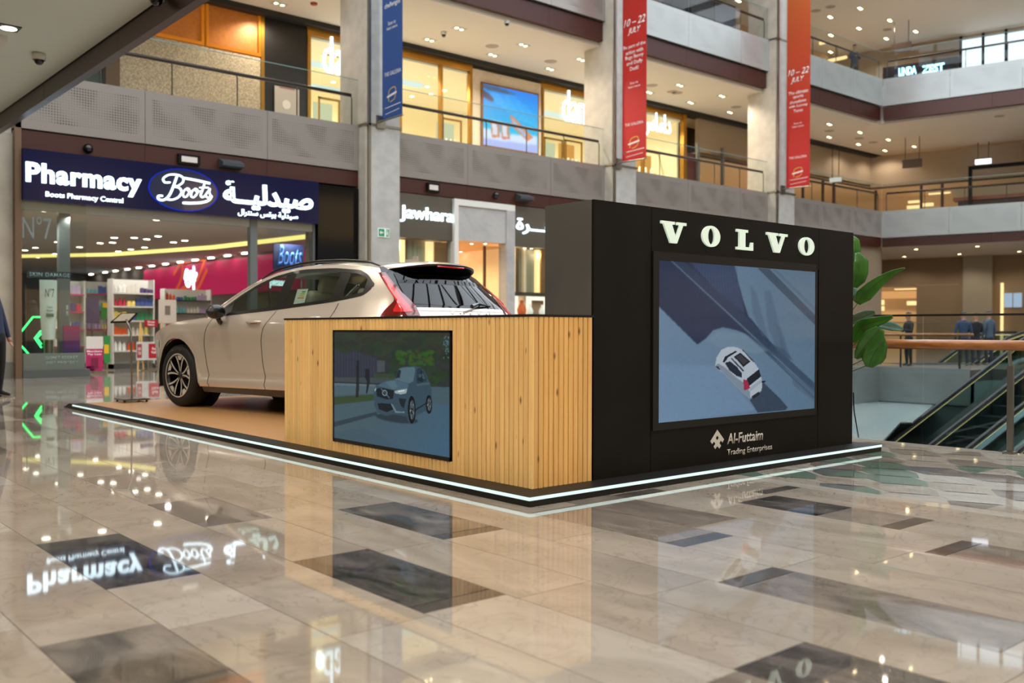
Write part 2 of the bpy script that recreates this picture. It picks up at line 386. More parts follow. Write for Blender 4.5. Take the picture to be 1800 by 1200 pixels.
# the faceted green and grey stones beyond the lanes
rg = random.Random(5)
def clip_poly(P, f):
    out = []
    for i in range(len(P)):
        a, b = P[i], P[(i+1) % len(P)]; fa, fb_ = f(a), f(b)
        if fa >= 0: out.append(a)
        if (fa >= 0) != (fb_ >= 0): t = fa/(fa-fb_); out.append((a[0]+(b[0]-a[0])*t, a[1]+(b[1]-a[1])*t))
    return out
n_f = 0
hexm = [m_green, m_slate, m_tile_w, m_tile_g, m_tile_w, m_tile, m_green, m_tile_g, m_tile_w]
MB().box(1.795, VX0-.02, -6, 9.39, -.003, -.001).build('border_stone', m_tile_w, floor)
for i in range(-2, 14):
    for j in range(-22, 24):
        cx = 1.95+i*.30; cy = j*.42+(.21 if i % 2 else 0)
        P = [(cx+dx, cy+dy) for dx, dy in ((-.10, -.27), (.10, -.15), (.20, 0), (.10, .27), (-.10, .15), (-.20, 0))]
        # split some of them in two
        parts = [P] if rg.random() < .62 else [[P[0], P[1], P[2], P[5]], [P[5], P[2], P[3], P[4]]]
        for Q in parts:
            gx = sum(p[0] for p in Q)/len(Q); gy = sum(p[1] for p in Q)/len(Q)
            Q = [(gx+(p[0]-gx)*.992, gy+(p[1]-gy)*.992) for p in Q]
            Q = clip_poly(Q, lambda p: p[0]-1.93); Q = clip_poly(Q, lambda p: VX0-.16-p[0]) if Q else Q
            if len(Q) < 3 or gy > .6: continue
            pp = px((gx, gy, 0))
            if pp[2] < .8 or not (-50 < pp[0] < 1900) or not (700 < pp[1] < 1300): continue
            if gx < 3.9 and gy > .05: continue
            MB().prism([(p[0], p[1], -.002) for p in Q], (0, 0, .002)).build('faceted_stone', rg.choice(hexm), floor); n_f += 1

# ------------------------------------------------------------------ EXHIBITION PLATFORM
PH = .0588; PX1, PY1 = 3.914, 8.984; RY = 8.78
plat = thing('exhibition_platform', 'low black-edged platform with tan top and glowing edge strip under the car', 'platform', (0, 0, 0))
b = MB(); b.box(0, PX1, 0, RY, 0, PH-.002)
b.prism([(0, RY, 0), (0, PY1, 0), (0, RY, PH-.002)], (PX1, 0, 0)); b.build('base', m_blackedge, plat)
m_tan = mat('tan_vinyl', (196, 146, 96), .28, noise=((190, 140, 90), 8, 3))
MB().box(.189, PX1-.05, .7, RY-.03, PH-.002, PH).build('platform_top', m_tan, plat)
bb = MB(); bb.box(0, .186, 0, RY, PH-.002, PH); bb.box(.186, PX1, 0, .189, PH-.002, PH); bb.build('border', m_blackedge, plat)
m_led = emis('led_strip', (216, 240, 232), 1.25)
b = MB(); b.box(-.004, .003, -.004, 8.60, PH-.022, PH-.003); b.box(-.004, PX1+.002, -.004, .003, PH-.022, PH-.003); o = b.build('light_strip', m_led, plat); o['label'] = 'thin white glowing strip'

# ------------------------------------------------------------------ WOODEN COUNTER
CT = 1.080; CC = 1.094; WX = .7026; CY1 = 3.32
def wood(name, base, dark, hz=0):
    m = bpy.data.materials.new(name); m.use_nodes = True; nt = m.node_tree; b = nt.nodes['Principled BSDF']; N = nt.nodes.new; L = nt.links.new
    tc = N('ShaderNodeTexCoord'); oi = N('ShaderNodeObjectInfo'); mu = N('ShaderNodeMath'); mu.operation = 'MULTIPLY'; mu.inputs[1].default_value = 19; L(oi.outputs['Random'], mu.inputs[0])
    cx = N('ShaderNodeCombineXYZ'); L(mu.outputs[0], cx.inputs[2]); ad = N('ShaderNodeVectorMath'); L(tc.outputs['Object'], ad.inputs[0]); L(cx.outputs[0], ad.inputs[1])
    mp = N('ShaderNodeMapping'); mp.inputs['Scale'].default_value = (30, 30, 1.6); L(ad.outputs[0], mp.inputs[0])
    n = N('ShaderNodeTexNoise'); n.inputs['Scale'].default_value = 1.5; n.inputs['Detail'].default_value = 5; L(mp.outputs[0], n.inputs['Vector'])
    r = N('ShaderNodeValToRGB'); r.color_ramp.elements[0].position = .35; r.color_ramp.elements[1].position = .7; r.color_ramp.elements[0].color = srgb(*base); r.color_ramp.elements[1].color = srgb(*dark); L(n.outputs['Fac'], r.inputs[0])
    # knots: small dark spots stretched along the grain
    mk = N('ShaderNodeMapping'); mk.inputs['Scale'].default_value = (12, 12, 5); L(tc.outputs['Object'], mk.inputs[0])
    vo = N('ShaderNodeTexVoronoi'); vo.inputs['Scale'].default_value = 1; vo.inputs['Randomness'].default_value = 1; L(mk.outputs[0], vo.inputs['Vector'])
    cm = N('ShaderNodeMapRange'); cm.inputs[1].default_value = .035; cm.inputs[2].default_value = .16; cm.inputs[3].default_value = 1; cm.inputs[4].default_value = 0; L(vo.outputs['Distance'], cm.inputs[0])
    sx = N('ShaderNodeSeparateColor'); L(vo.outputs['Color'], sx.inputs[0]); gt = N('ShaderNodeMath'); gt.operation = 'GREATER_THAN'; gt.inputs[1].default_value = .12; L(sx.outputs[0], gt.inputs[0])
    m2 = N('ShaderNodeMath'); m2.operation = 'MULTIPLY'; L(cm.outputs[0], m2.inputs[0]); L(gt.outputs[0], m2.inputs[1])
    mx = N('ShaderNodeMix'); mx.data_type = 'RGBA'; L(m2.outputs[0], mx.inputs[0]); L(r.outputs[0], mx.inputs[6]); mx.inputs[7].default_value = srgb(120, 66, 26)
    hs = N('ShaderNodeHueSaturation'); v = N('ShaderNodeMapRange'); v.inputs[3].default_value = .90; v.inputs[4].default_value = 1.08; L(oi.outputs['Random'], v.inputs[0]); L(v.outputs[0], hs.inputs['Value']); L(mx.outputs[2], hs.inputs['Color'])
    L(hs.outputs[0], b.inputs['Base Color']); b.inputs['Roughness'].default_value = .5; return m
m_pine = wood('pine', (252, 212, 142), (243, 193, 120)); m_pine_shade = wood('pine_shade', (248, 200, 122), (236, 180, 102))  # end slats get a darker pine copy: that side's shade is in the colour
ctr = thing('wooden_counter', 'waist-high counter clad in narrow knotty pine slats with a black top', 'counter', (.189, .189, PH))
MB().box(.203, WX, .203, CY1, PH, CT).build('carcass', mat('carcass', (96, 56, 22), .8), ctr)
# screen opening on the long side
SY0, SY1 = onx(792.5, 700, .189).y, onx(586, 700, .189).y     # near, far
SZ1, SZ0 = onx(792.5, 580.5, .189).z, onx(792.5, 811, .189).z
def slat(mb, x0, x1, y0, y1, z0, z1, axis):
    c = .0045   # chamfered edges make the grooves
    if axis == 'x':  # face looks to -X, slat runs y0..y1
        P = [(x1, y0, z0), (x0+c, y0, z0), (x0, y0+c, z0), (x0, y1-c, z0), (x0+c, y1, z0), (x1, y1, z0)]
    else:
        P = [(x0, y1, z0), (x0, y0+c, z0), (x0+c, y0, z0), (x1-c, y0, z0), (x1, y0+c, z0), (x1, y1, z0)]
    mb.prism(P, (0, 0, z1-z0))
n = 71; w = (CY1-.189)/n
for i in range(n):
    y0 = .189+i*w; y1 = y0+w-.005; dx = random.uniform(0, .0015)
    mb = MB()
    if y1 > SY0 and y0 < SY1:
        slat(mb, .189+dx, .203, y0, y1, PH, SZ0, 'x'); mb.build('slat', m_pine, ctr); mb = MB(); slat(mb, .189+dx, .203, y0, y1, SZ1, CT, 'x')
    else: slat(mb, .189+dx, .203, y0, y1, PH, CT, 'x')
    mb.build('slat', m_pine, ctr)
n = 12; w = (WX-.006-.203)/n
for i in range(n):
    x0 = .203+i*w; mb = MB(); slat(mb, x0, x0+w-.005, .189+random.uniform(0, .0015), .203, PH, CT, 'y'); mb.build('slat', m_pine_shade, ctr)
MB().box(.187, WX, .187, CY1+.003, CT, CC).build('countertop', m_blackedge, ctr)

# counter screen
scr = thing('counter_screen', 'screen set into the pine counter, playing a grey-blue car driving by trees', 'screen', (.186, SY0, SZ0))
b = MB(); t = .016
b.box(.184, .200, SY0, SY1, SZ0, SZ0+t*1.6); b.box(.184, .200, SY0, SY1, SZ1-t, SZ1); b.box(.184, .200, SY0, SY0+t*.6, SZ0, SZ1); b.box(.184, .200, SY1-t, SY1, SZ0, SZ1)
b.build('bezel', mat('bezel', (16, 16, 16), .3), scr)
def unwarp(TL, TR, BL, BR, z0, z1):
    """zoomed-photo pixels of a flat screen seen at an angle -> (u, v) on the screen"""
    def f(pts):
        out = []
        for x, y in pts:
            ui = (x-TL[0])/(TR[0]-TL[0]); yt = TL[1]+(TR[1]-TL[1])*ui; yb = BL[1]+(BR[1]-BL[1])*ui
            out.append((ui*z0/(z1-ui*(z1-z0)), (yb-y)/(yb-yt)))
        return out
    return f
def img_counter(u, v):
    p = Paint(u, v, (48, 54, 58)); p.grad(np.clip((1-v)*1.6, 0, 1), (58, 60, 54), (46, 54, 60)); rs = np.random.RandomState(3)
    k = unwarp((378, 148), (1100, 148), (370, 835), (1097, 955), 7.6, 6.25); Q = lambda pts, c, a=1.0, s=0: p.poly(k(pts), c, a, s)
    def E(x, y, rx, ry, c, a=1.0, s=0): (cu, cv), = k([(x, y)]); p.ell(cu, cv, rx/725, ry/745, c, a, s)
    Q([(378, 240), (640, 250), (640, 430), (378, 440)], (56, 60, 74), .9, 2)
    for i in range(14): x = 385+i*18; Q([(x, 245), (x+6, 245), (x+6, 430), (x, 435)], (74, 78, 92), .4, 1)
    Q([(640, 330), (690, 330), (690, 405), (640, 405)], (92, 104, 112), .6, 3)
    for i in range(90): E(380+rs.rand()*720, 148+rs.rand()*130, 26+rs.rand()*30, 18+rs.rand()*22, (44+rs.rand()*16, 52+rs.rand()*18, 46+rs.rand()*8), .55, 2)
    for i in range(60): E(740+rs.rand()*360, 250+rs.rand()*220, 22+rs.rand()*20, 16+rs.rand()*18, (36+rs.rand()*14, 54+rs.rand()*18, 42+rs.rand()*8), .7, 2)
    for i in range(70): E(760+rs.rand()*230, 265+rs.rand()*90, 9+rs.rand()*9, 7+rs.rand()*8, (44+rs.rand()*26, 78+rs.rand()*26, 36+rs.rand()*12), .6, 1)
    for i in range(22): E(1060+rs.rand()*34, 170+rs.rand()*140, 4, 6, (100, 140, 160), .6, 1)
    Q([(378, 440), (760, 440), (760, 480), (378, 470)], (74, 84, 90), .8, 2); Q([(620, 415), (750, 415), (750, 450), (620, 450)], (60, 78, 54), .7, 2)
    Q([(370, 480), (1100, 500), (1097, 960), (368, 840)], (74, 96, 106), 1, 2); Q([(372, 478), (630, 486), (630, 500), (372, 495)], (104, 118, 126), .8, 1)
    Q([(372, 500), (630, 502), (630, 545), (372, 555)], (84, 104, 112), .7, 2); Q([(372, 570), (625, 548), (625, 588), (372, 622)], (58, 76, 50), .95, 2)
    Q([(370, 735), (640, 662), (640, 684), (370, 768)], (50, 62, 74), .85, 1); Q([(370, 800), (560, 770), (900, 950), (370, 840)], (66, 90, 104), .6, 6)
    f = np.clip((u-.45)*1.4+(.35-v), 0, 1)*(v < .42); p.put(f, (62, 104, 140), .55)
    Q([(514, 330), (530, 330), (528, 570), (510, 572)], (40, 40, 42), .9, 1); Q([(568, 385), (592, 385), (596, 470), (580, 545), (572, 545), (578, 470), (566, 440)], (36, 38, 44), .9, 1)
    E(760, 705, 130, 26, (40, 54, 62), .85, 5)
    Q([(622, 575), (622, 525), (640, 492), (680, 468), (748, 452), (776, 380), (806, 369), (872, 364), (908, 370), (938, 396), (960, 446), (974, 480), (984, 520), (985, 640), (965, 668), (940, 655), (884, 690), (872, 732), (842, 736), (824, 692), (745, 676), (700, 690), (645, 668), (626, 630)], (58, 80, 94), 1, 1)
    Q([(752, 452), (779, 384), (806, 374), (872, 370), (880, 384), (868, 462), (838, 478)], (88, 114, 126), 1, 1); Q([(756, 446), (770, 396), (782, 388), (790, 396), (782, 440)], (38, 46, 52), .95, 1)
    Q([(890, 384), (908, 376), (934, 402), (950, 440), (952, 462), (896, 478), (886, 470)], (44, 62, 74), 1); Q([(900, 420), (930, 410), (946, 446), (905, 452)], (90, 112, 122), .5, 1); Q([(914, 380), (918, 380), (926, 468), (920, 470)], (26, 34, 40))
    Q([(640, 494), (690, 466), (752, 454), (838, 480), (832, 508), (742, 522), (690, 506)], (80, 106, 120), .9, 1); Q([(690, 470), (750, 458), (770, 500), (742, 516)], (100, 128, 140), .5, 2)
    Q([(634, 516), (662, 506), (744, 522), (742, 576), (700, 582), (640, 562)], (28, 38, 46)); E(688, 540, 17, 20, (120, 140, 150)); E(688, 540, 11, 13, (28, 38, 46)); Q([(662, 512), (668, 512), (722, 572), (716, 574)], (116, 134, 144), .7)
    Q([(748, 527), (790, 516), (830, 511), (824, 540), (790, 549), (752, 541)], (160, 178, 184), .95, 1); Q([(770, 526), (815, 519), (812, 527), (772, 534)], (215, 225, 225)); Q([(623, 520), (634, 506), (636, 520), (628, 532)], (150, 168, 176))
    Q([(644, 606), (728, 610), (742, 646), (700, 664), (652, 646)], (26, 36, 42)); Q([(775, 574), (822, 578), (808, 640), (788, 622)], (32, 42, 50)); Q([(726, 610), (738, 612), (762, 656), (812, 660), (812, 671), (754, 668)], (112, 134, 144), .9)
    Q([(886, 480), (972, 470), (975, 482), (886, 494)], (84, 108, 120), .6, 1); Q([(884, 640), (948, 600), (948, 610), (884, 652)], (30, 40, 46), .9)
    for cx, cy, rx, ry in ((858, 648, 23, 88), (967, 612, 18, 58)):
        E(cx, cy, rx, ry, (20, 25, 29)); E(cx+2, cy, rx*.66, ry*.70, (66, 78, 86)); E(cx+2, cy, rx*.30, ry*.34, (26, 32, 38))
        for a in range(5):
            t = a*1.257+.3; Q([(cx, cy), (cx+rx*.62*math.cos(t), cy+ry*.66*math.sin(t)), (cx+rx*.62*math.cos(t+.35), cy+ry*.66*math.sin(t+.35))], (150, 160, 166), .7)
    E(912, 450, 18, 12, (34, 46, 54)); p.noise(.012, 4, 4); return p.a
m_scr2 = vcol_mat('screen_dim', .8); m_scr2.node_tree.nodes['Principled BSDF'].inputs['Specular IOR Level'].default_value = .12; m_scr2.node_tree.nodes['Principled BSDF'].inputs['Roughness'].default_value = .12
picture('display', img_counter, (.1875, SY1-t, SZ0+t*1.6), (0, -1, 0), (0, 0, 1), SY1-SY0-t*1.6, SZ1-SZ0-t*2.6, 260, 240, m_scr2, scr)

# ------------------------------------------------------------------ BLACK DISPLAY WALL
WY = .189; WX1 = 3.782; WT = 1.818
wall = thing('display_wall', 'tall free-standing black display wall with car-maker lettering and a big screen', 'display wall', (WX, WY, PH))
D = onx(967, 361, WX).y-WY     # its depth, from its far top corner
D = max(.45, min(D, 1.2))
FX = [WX, onx(1143.5, 700, 99).x if False else ony(1143.5, 800, WY).x, ony(1437, 800, WY).x, WX1]
SX0, SX1 = ony(1156, 600, WY).x, ony(1432, 600, WY).x
SZt, SZb = ony(1156, 457, WY).z, ony(1156, 743, WY).z
SF0 = ony(1146, 600, WY).x; SF1 = ony(1436.5, 600, WY).x; SFt = ony(1146, 441, WY).z; SFb = ony(1146, 757, WY).z
MB().box(WX+.004, WX1-.004, WY+.02, WY+D, PH, WT-.003).build('core', m_blackedge, wall)
g = .0025
MB().box(FX[0], FX[1]-g, WY, WY+.02, PH, WT).build('panel', m_black, wall)
for z0, z1 in ((PH, SZb-.02), (SZt+.02, WT)): MB().box(FX[1]+g, FX[2]-g, WY, WY+.02, z0, z1).build('panel', m_black, wall)
MB().box(FX[2]+g, FX[3], WY, WY+.02, PH, WT).build('panel', m_black, wall)
m_char = mat('charcoal_side', (82, 81, 78), .4, noise=((104, 102, 98), 1.6, 2, (1, 1, .6)))
MB().box(WX-.002, WX+.004, WY+.02, WY+D, CC+.001, WT).build('side_panel', m_char, wall)
MB().box(WX1-.004, WX1+.002, WY+.02, WY+D, PH, WT).build('side_panel', m_char, wall)
MB().box(WX, WX1, WY, WY+D, WT-.003, WT).build('top_panel', m_blackedge, wall)
# letters V O L V O
def slabV(b, x0, x1, z0, z1, y0, y1):
    w = x1-x0; h = z1-z0; s = h*.13; k = lambda u, v: (x0+u*w, y0, z0+v*h)
    P = [(0, 1), (0, .86), (.10, .86), (.36, 0), (.60, 0), (.88, .86), (1, .86), (1, 1), (.62, 1), (.62, .86), (.72, .86), (.56, .30), (.40, .86), (.50, .86), (.50, 1)]
    P = [(0, 1), (0, .87), (.09, .87), (.36, 0), (.62, 0), (.87, .87), (1, .87), (1, 1), (.62, 1), (.62, .87), (.74, .87), (.575, .27), (.42, .87), (.53, .87), (.53, 1)]
    b.prism([k(*p) for p in P], (0, y1-y0, 0))
def slabL(b, x0, x1, z0, z1, y0, y1):
    w = x1-x0; h = z1-z0; k = lambda u, v: (x0+u*w, y0, z0+v*h)
    b.prism([k(*p) for p in ((0, 0), (1, 0), (1, .40), (.88, .40), (.82, .15), (.52, .15), (.52, .87), (.68, .87), (.68, 1), (0, 1), (0, .87), (.16, .87), (.16, .13), (0, .13))], (0, y1-y0, 0))
def ringO(b, x0, x1, z0, z1, y0, y1):
    cx, cz = (x0+x1)/2, (z0+z1)/2; a, c = (x1-x0)/2, (z1-z0)/2; n = 40
    f = lambda r1, r2, y, t: (cx+r1*math.cos(t), y, cz+r2*math.sin(t))
    O = [[f(a, c, y, 2*math.pi*i/n) for i in range(n+1)] for y in (y0, y1)]; I = [[f(a*.36, c*.78, y, 2*math.pi*i/n) for i in range(n+1)] for y in (y0, y1)]
    b.grid([O[0], I[0]]); b.grid([O[1], I[1]]); b.grid(O); b.grid(I)
m_lett = mat('letter_face', (214, 226, 212), .35, emit=(205, 222, 205), es=.55)
for fn, xa, xb, yt, yb in ((slabV, 1160, 1204, 390, 427.5), (ringO, 1232, 1263.5, 397, 434), (slabL, 1292.5, 1321.5, 404, 439.5), (slabV, 1345.5, 1382, 410, 444), (ringO, 1402.5, 1429, 417, 449)):
    P0 = ony(xa, (yt+yb)/2, WY); P1 = ony(xb, (yt+yb)/2, WY); xm = (xa+xb)/2
    b = MB(); fn(b, P0.x, P1.x, ony(xm, yb, WY).z, ony(xm, yt, WY).z, WY-.014, WY); b.build('letter', m_lett, wall)
m_print = mat('print_white', (222, 214, 204), .5)
U, V = (1, 0, 0), (0, 0, 1)
# emblem: arrow-like knot of chevrons
e0 = ony(1248.5, 770, WY); e1 = ony(1272.5, 770, WY); et = ony(1260.5, 755, WY).z; eb = ony(1260.5, 788.5, WY).z
ew, eh = e1.x-e0.x, et-eb
k = lambda u, v: (e0.x+u*ew, WY-.0015, eb+v*eh)
out = [(.5, 1), (1, .45), (.88, .30), (.76, .42), (.66, .28), (.78, .14), (.66, .0), (.5, .14), (.36, .0), (.24, .14), (.37, .28), (.26, .40), (.13, .28), (0, .43)]
hole = [(.5, .70), (.61, .57), (.5, .44), (.39, .57)]
b = MB()   # outline with a lozenge hole, cut into strips that meet at the hole
b.prism([k(*p) for p in ((.5, 1), (1, .45), (.88, .30), (.76, .42), (.61, .57), (.5, .70))], (0, .0015, 0))
b.prism([k(*p) for p in ((.5, 1), (.5, .70), (.39, .57), (.26, .40), (.13, .28), (0, .43))], (0, .0015, 0))
b.prism([k(*p) for p in ((.61, .57), (.76, .42), (.66, .28), (.78, .14), (.66, 0), (.5, .14), (.36, 0), (.24, .14), (.37, .28), (.26, .40), (.39, .57), (.5, .44))], (0, .0015, 0))
b.build('emblem', m_print, wall)
p0 = ony(1278, 780, WY); p1 = ony(1341, 760, WY)
text('lettering', 'Al-Futtaim', (0, WY, 0), U, V, p0.x, p1.x, ony(1300, 778, WY).z, ony(1310, 758.5, WY).z, m_print, wall, .0015, .018, .12)
p0 = ony(1278, 797, WY); p1 = ony(1357, 790, WY)
text('lettering', 'Trading Enterprises', (0, WY, 0), U, V, p0.x, p1.x, ony(1280, 803, WY).z, ony(1280, 789.5, WY).z, m_print, wall, .0015, .004)
# screen
big = thing('wall_screen', 'large screen in the black display wall, playing a car seen from above on pale ground', 'screen', ((SX0+SX1)/2, WY, SZb))
b = MB(); dz = .03
b.box(SF0, SX0, WY-.012, WY+.012, SFb, SFt); b.box(SX1, SF1-.005, WY-.004, WY+.012, SZb-.02, SZt+.02)
b.box(SX0, SX1, WY-.012, WY+.012, SZt, SFt); b.box(SX0, SX1, WY-.012, WY+.012, SFb, SZb); b.build('frame', m_blackedge, big)
def img_wall(u, v):
    p = Paint(u, v, (92, 118, 146)); p.grad(np.clip(.1+u*.7+(v-.4)*.2, 0, 1), (110, 138, 166), (86, 112, 134))
    k = unwarp((440, 225), (945, 258), (440, 745), (945, 692), 6.2, 7.75); Q = lambda pts, c, a=1.0, s=0: p.poly(k(pts), c, a, s)
    Q([(440, 560), (640, 560), (760, 700), (440, 750)], (120, 148, 178), .5, 14)
    Q([(438, 215), (690, 238), (702, 290), (718, 345), (736, 400), (790, 462), (836, 522), (790, 500), (740, 462), (700, 446), (655, 437), (622, 447), (598, 474), (571, 493), (438, 368)], (36, 52, 80), 1, 3)
    Q([(540, 222), (690, 238), (702, 290), (716, 345), (724, 392), (640, 330)], (50, 70, 102), .9, 4)
    for i in range(16): x = 560+i*9; Q([(x, 228), (x+3, 228), (x+10, 330), (x+7, 330)], (62, 84, 116), .35, 1)
    Q([(478, 224), (520, 226), (700, 372), (830, 505), (945, 612), (945, 645), (800, 520), (640, 372)], (46, 64, 90), .75, 2)
    Q([(478, 224), (484, 224), (945, 640), (945, 648)], (96, 118, 142), .8, 1); Q([(500, 250), (506, 250), (945, 655), (945, 664)], (40, 56, 78), .5, 1)
    Q([(764, 247), (802, 250), (946, 396), (946, 428)], (60, 78, 98), .95, 1); Q([(812, 251), (824, 252), (946, 372), (946, 384)], (76, 98, 120), .5, 1)
    for P in ([(786, 320), (806, 320), (858, 520), (836, 528), (800, 440)], [(742, 300), (762, 330), (800, 470), (780, 462), (750, 390)], [(820, 420), (842, 440), (870, 536), (850, 532)]): Q(P, (72, 94, 118), .5, 9)
    Q([(760, 470), (850, 505), (880, 540), (800, 520)], (54, 74, 96), .6, 9); Q([(600, 480), (640, 450), (720, 456), (800, 510), (760, 520), (640, 500)], (116, 142, 160), .6, 8); Q([(870, 580), (945, 630), (945, 670), (880, 620)], (74, 96, 116), .6, 8)
    Q([(780, 606), (838, 662), (862, 690), (856, 698), (768, 708), (742, 668), (778, 640)], (54, 68, 86), .97, 1)
    Q([(630, 560), (634, 534), (650, 508), (672, 499), (700, 500), (716, 508), (746, 534), (770, 568), (782, 608), (780, 636), (762, 654), (742, 662), (720, 646), (690, 616), (655, 581), (640, 572)], (176, 188, 200), 1, 1)
    Q([(630, 560), (640, 552), (664, 566), (700, 598), (722, 612), (742, 640), (744, 662), (720, 646), (690, 616), (655, 581)], (124, 138, 154), .95, 1)
    Q([(654, 548), (662, 530), (696, 511), (701, 515), (672, 533), (660, 550)], (26, 34, 46), 1); Q([(661, 550), (678, 545), (700, 562), (716, 582), (716, 597), (700, 592), (676, 574)], (28, 40, 58), 1)
    Q([(690, 530), (711, 517), (744, 545), (721, 563)], (24, 28, 38)); Q([(697, 530), (711, 522), (736, 544), (721, 556)], (62, 64, 76), .8); Q([(680, 536), (684, 534), (724, 574), (720, 578)], (34, 40, 50), .9); Q([(716, 508), (720, 508), (757, 545), (753, 548)], (40, 46, 56), .8)
    Q([(732, 600), (771, 569), (778, 592), (740, 623)], (24, 30, 42)); Q([(721, 603), (733, 603), (743, 630), (724, 638)], (160, 34, 66), .95); Q([(742, 628), (780, 600), (781, 610), (744, 640)], (150, 162, 176), .8)
    Q([(632, 562), (640, 560), (646, 572), (640, 572)], (30, 34, 40), .8); Q([(780, 606), (792, 606), (792, 610), (780, 612)], (30, 34, 40)); Q([(748, 656), (772, 640), (774, 650), (752, 664)], (24, 28, 34), .9)
    p.noise(.012, 6, 8); return p.a
m_scr = vcol_mat('screen_bright', .80); m_scr.node_tree.nodes['Principled BSDF'].inputs['Specular IOR Level'].default_value = .12; m_scr.node_tree.nodes['Principled BSDF'].inputs['Roughness'].default_value = .15
picture('display', img_wall, (SX0, WY-.002, SZb), (1, 0, 0), (0, 0, 1), SX1-SX0, SZt-SZb, 300, 240, m_scr, big)

# ------------------------------------------------------------------ CAR (local axes: y forward from the front axle, x to its right, z up)
m_paint = mat('car_paint', (218, 206, 194), .24, .4, coat=1.0)
m_trim = mat('black_trim', (14, 14, 15), .25, coat=.3)
m_shell = mat('car_inner', (10, 10, 10), .8)
m_tyre = mat('tyre', (26, 25, 24), .75)
m_rimk = mat('rim_black', (16, 16, 17), .25, coat=.5)
m_rims = mat('rim_machined', (232, 228, 220), .3, .4)
m_chrome = mat('chrome', (215, 215, 215), .12, 1)
m_redl = mat('tail_lamp_red', (104, 5, 7), .12, emit=(200, 8, 8), es=.06, coat=1)
m_redl2 = mat('tail_lamp_bright', (200, 20, 18), .2, emit=(235, 20, 16), es=.2, coat=1)
m_lampd = mat('lamp_dark', (70, 30, 30), .15, coat=1)
m_tint = glass('car_glass', (196, 206, 198), .9, 1.42)
m_tintd = glass('rear_glass', (60, 70, 66), .9, 1.5)
m_seat = mat('seat_leather', (226, 222, 208), .6)
def interp(T, x):
    if x <= T[0][0]: return T[0][1]
    for (a, b), (c, d) in zip(T, T[1:]):
        if x <= c: return b+(d-b)*(x-a)/(c-a)
    return T[-1][1]
def sm(T, x, h=.06): return (interp(T, x-h)+2*interp(T, x)+interp(T, x+h))/4
T_SEC = [(.20, .90), (.26, .93), (.31, .955), (.345, .945), (.40, .915), (.50, .925), (.62, .935), (.80, .950), (.90, .955), (.98, .945), (1.05, .920), (1.13, .885), (1.20, .858), (1.35, .79), (1.5, .715), (1.58, .665), (1.64, .62)]
T_PLAN = [(-3.84, .83), (-3.7, .905), (-3.5, .955), (-3.2, .985), (-2.9, 1), (.15, 1), (.40, .975), (.60, .925), (.75, .84), (.87, .70)]
T_BELT = [(-3.9, 1.22), (-3.3, 1.235), (-3.0, 1.22), (-2.74, 1.185), (-1.82, 1.125), (-.9, 1.07), (-.6, 1.055), (-.3, 1.04), (0, 1.02), (.25, .97), (.45, .915), (.62, .85), (.8, .76), (.9, .68)]
T_RAIL = [(-3.6, 1.47), (-3.35, 1.53), (-3.0, 1.575), (-2.6, 1.605), (-2.2, 1.615), (-1.9, 1.60), (-1.6, 1.555), (-1.35, 1.48), (-1.1, 1.37), (-.85, 1.235), (-.62, 1.09), (-.55, 1.055)]
T_YE = [(.2, -3.70), (.6, -3.80), (.9, -3.80), (1.06, -3.76), (1.13, -3.70), (1.56, -3.22)]
T_YC = [(.2, -3.78), (.6, -3.90), (.9, -3.89), (1.06, -3.86), (1.10, -3.84), (1.56, -3.44)]
T_YF = [(.2, .78), (.4, .84), (.6, .86), (.75, .84), (.85, .74), (1.0, .5)]
def flare(y, z):
    s = 0
    for yw in (0, -2.865):
        d = math.hypot(y-yw, z-.40); s += .018*math.exp(-((d-.46)/.10)**2)*(1 if z < 1.0 else .3)
    return s
def CX(y, z): return sm(T_SEC, z, .012)*sm(T_PLAN, y)+flare(y, z)
def ZL(y):   # lower edge of the body side: sill or wheel arch
    z = .26+.03*max(0, min(1, (-y)/3))
    for yw in (0, -2.865):
        if abs(y-yw) < .435: z = max(z, .385+math.sqrt(.435**2-(y-yw)**2))
    return z
def side_panel(name, y0, y1, car, m, sgn, zlo=None, zhi=None, off=0, nu=28, nv=18):
    """body side between the curves y0(z) (rear) and y1(z) (front)"""
    rows = []
    for i in range(nu+1):
        u = i/nu; col = []
        zb = None; y = y0(1)+(y1(1)-y0(1))*u
        for _ in range(4): zb = (zhi or (lambda y: sm(T_BELT, y, .1)))(y); y = y0(zb)+(y1(zb)-y0(zb))*u
        y = y0(.4)+(y1(.4)-y0(.4))*u
        for _ in range(6): zl = (zlo or ZL)(y); y = .5*y+.5*(y0(zl)+(y1(zl)-y0(zl))*u)
        for j in range(nv+1):
            z = zl+(zb-zl)*j/nv; yy = y0(z)+(y1(z)-y0(z))*u
            col.append((sgn*(CX(yy, z)+off), yy, z))
        rows.append(col)
    return MB().grid(rows).build(name, m, car, smooth='all')
car = thing('parked_car', 'beige family SUV parked on the tan platform behind the pine counter', 'car', (0, 0, 0))
yA = lambda z: sm([(.2, -.66), (.35, -.64), (.5, -.60), (.75, -.565), (.9, -.60), (1.0, -.655), (1.1, -.75)], z, .04)
yB = lambda z: sm([(.2, -1.74), (.4, -1.70), (.55, -1.665), (.8, -1.66), (.95, -1.70), (1.06, -1.80), (1.15, -1.87)], z, .03)
yC = lambda z: sm([(.2, -2.37), (.40, -2.40), (.7, -2.47), (.85, -2.56), (.98, -2.72), (1.08, -2.80), (1.2, -2.84)], z, .03)
gp = .006
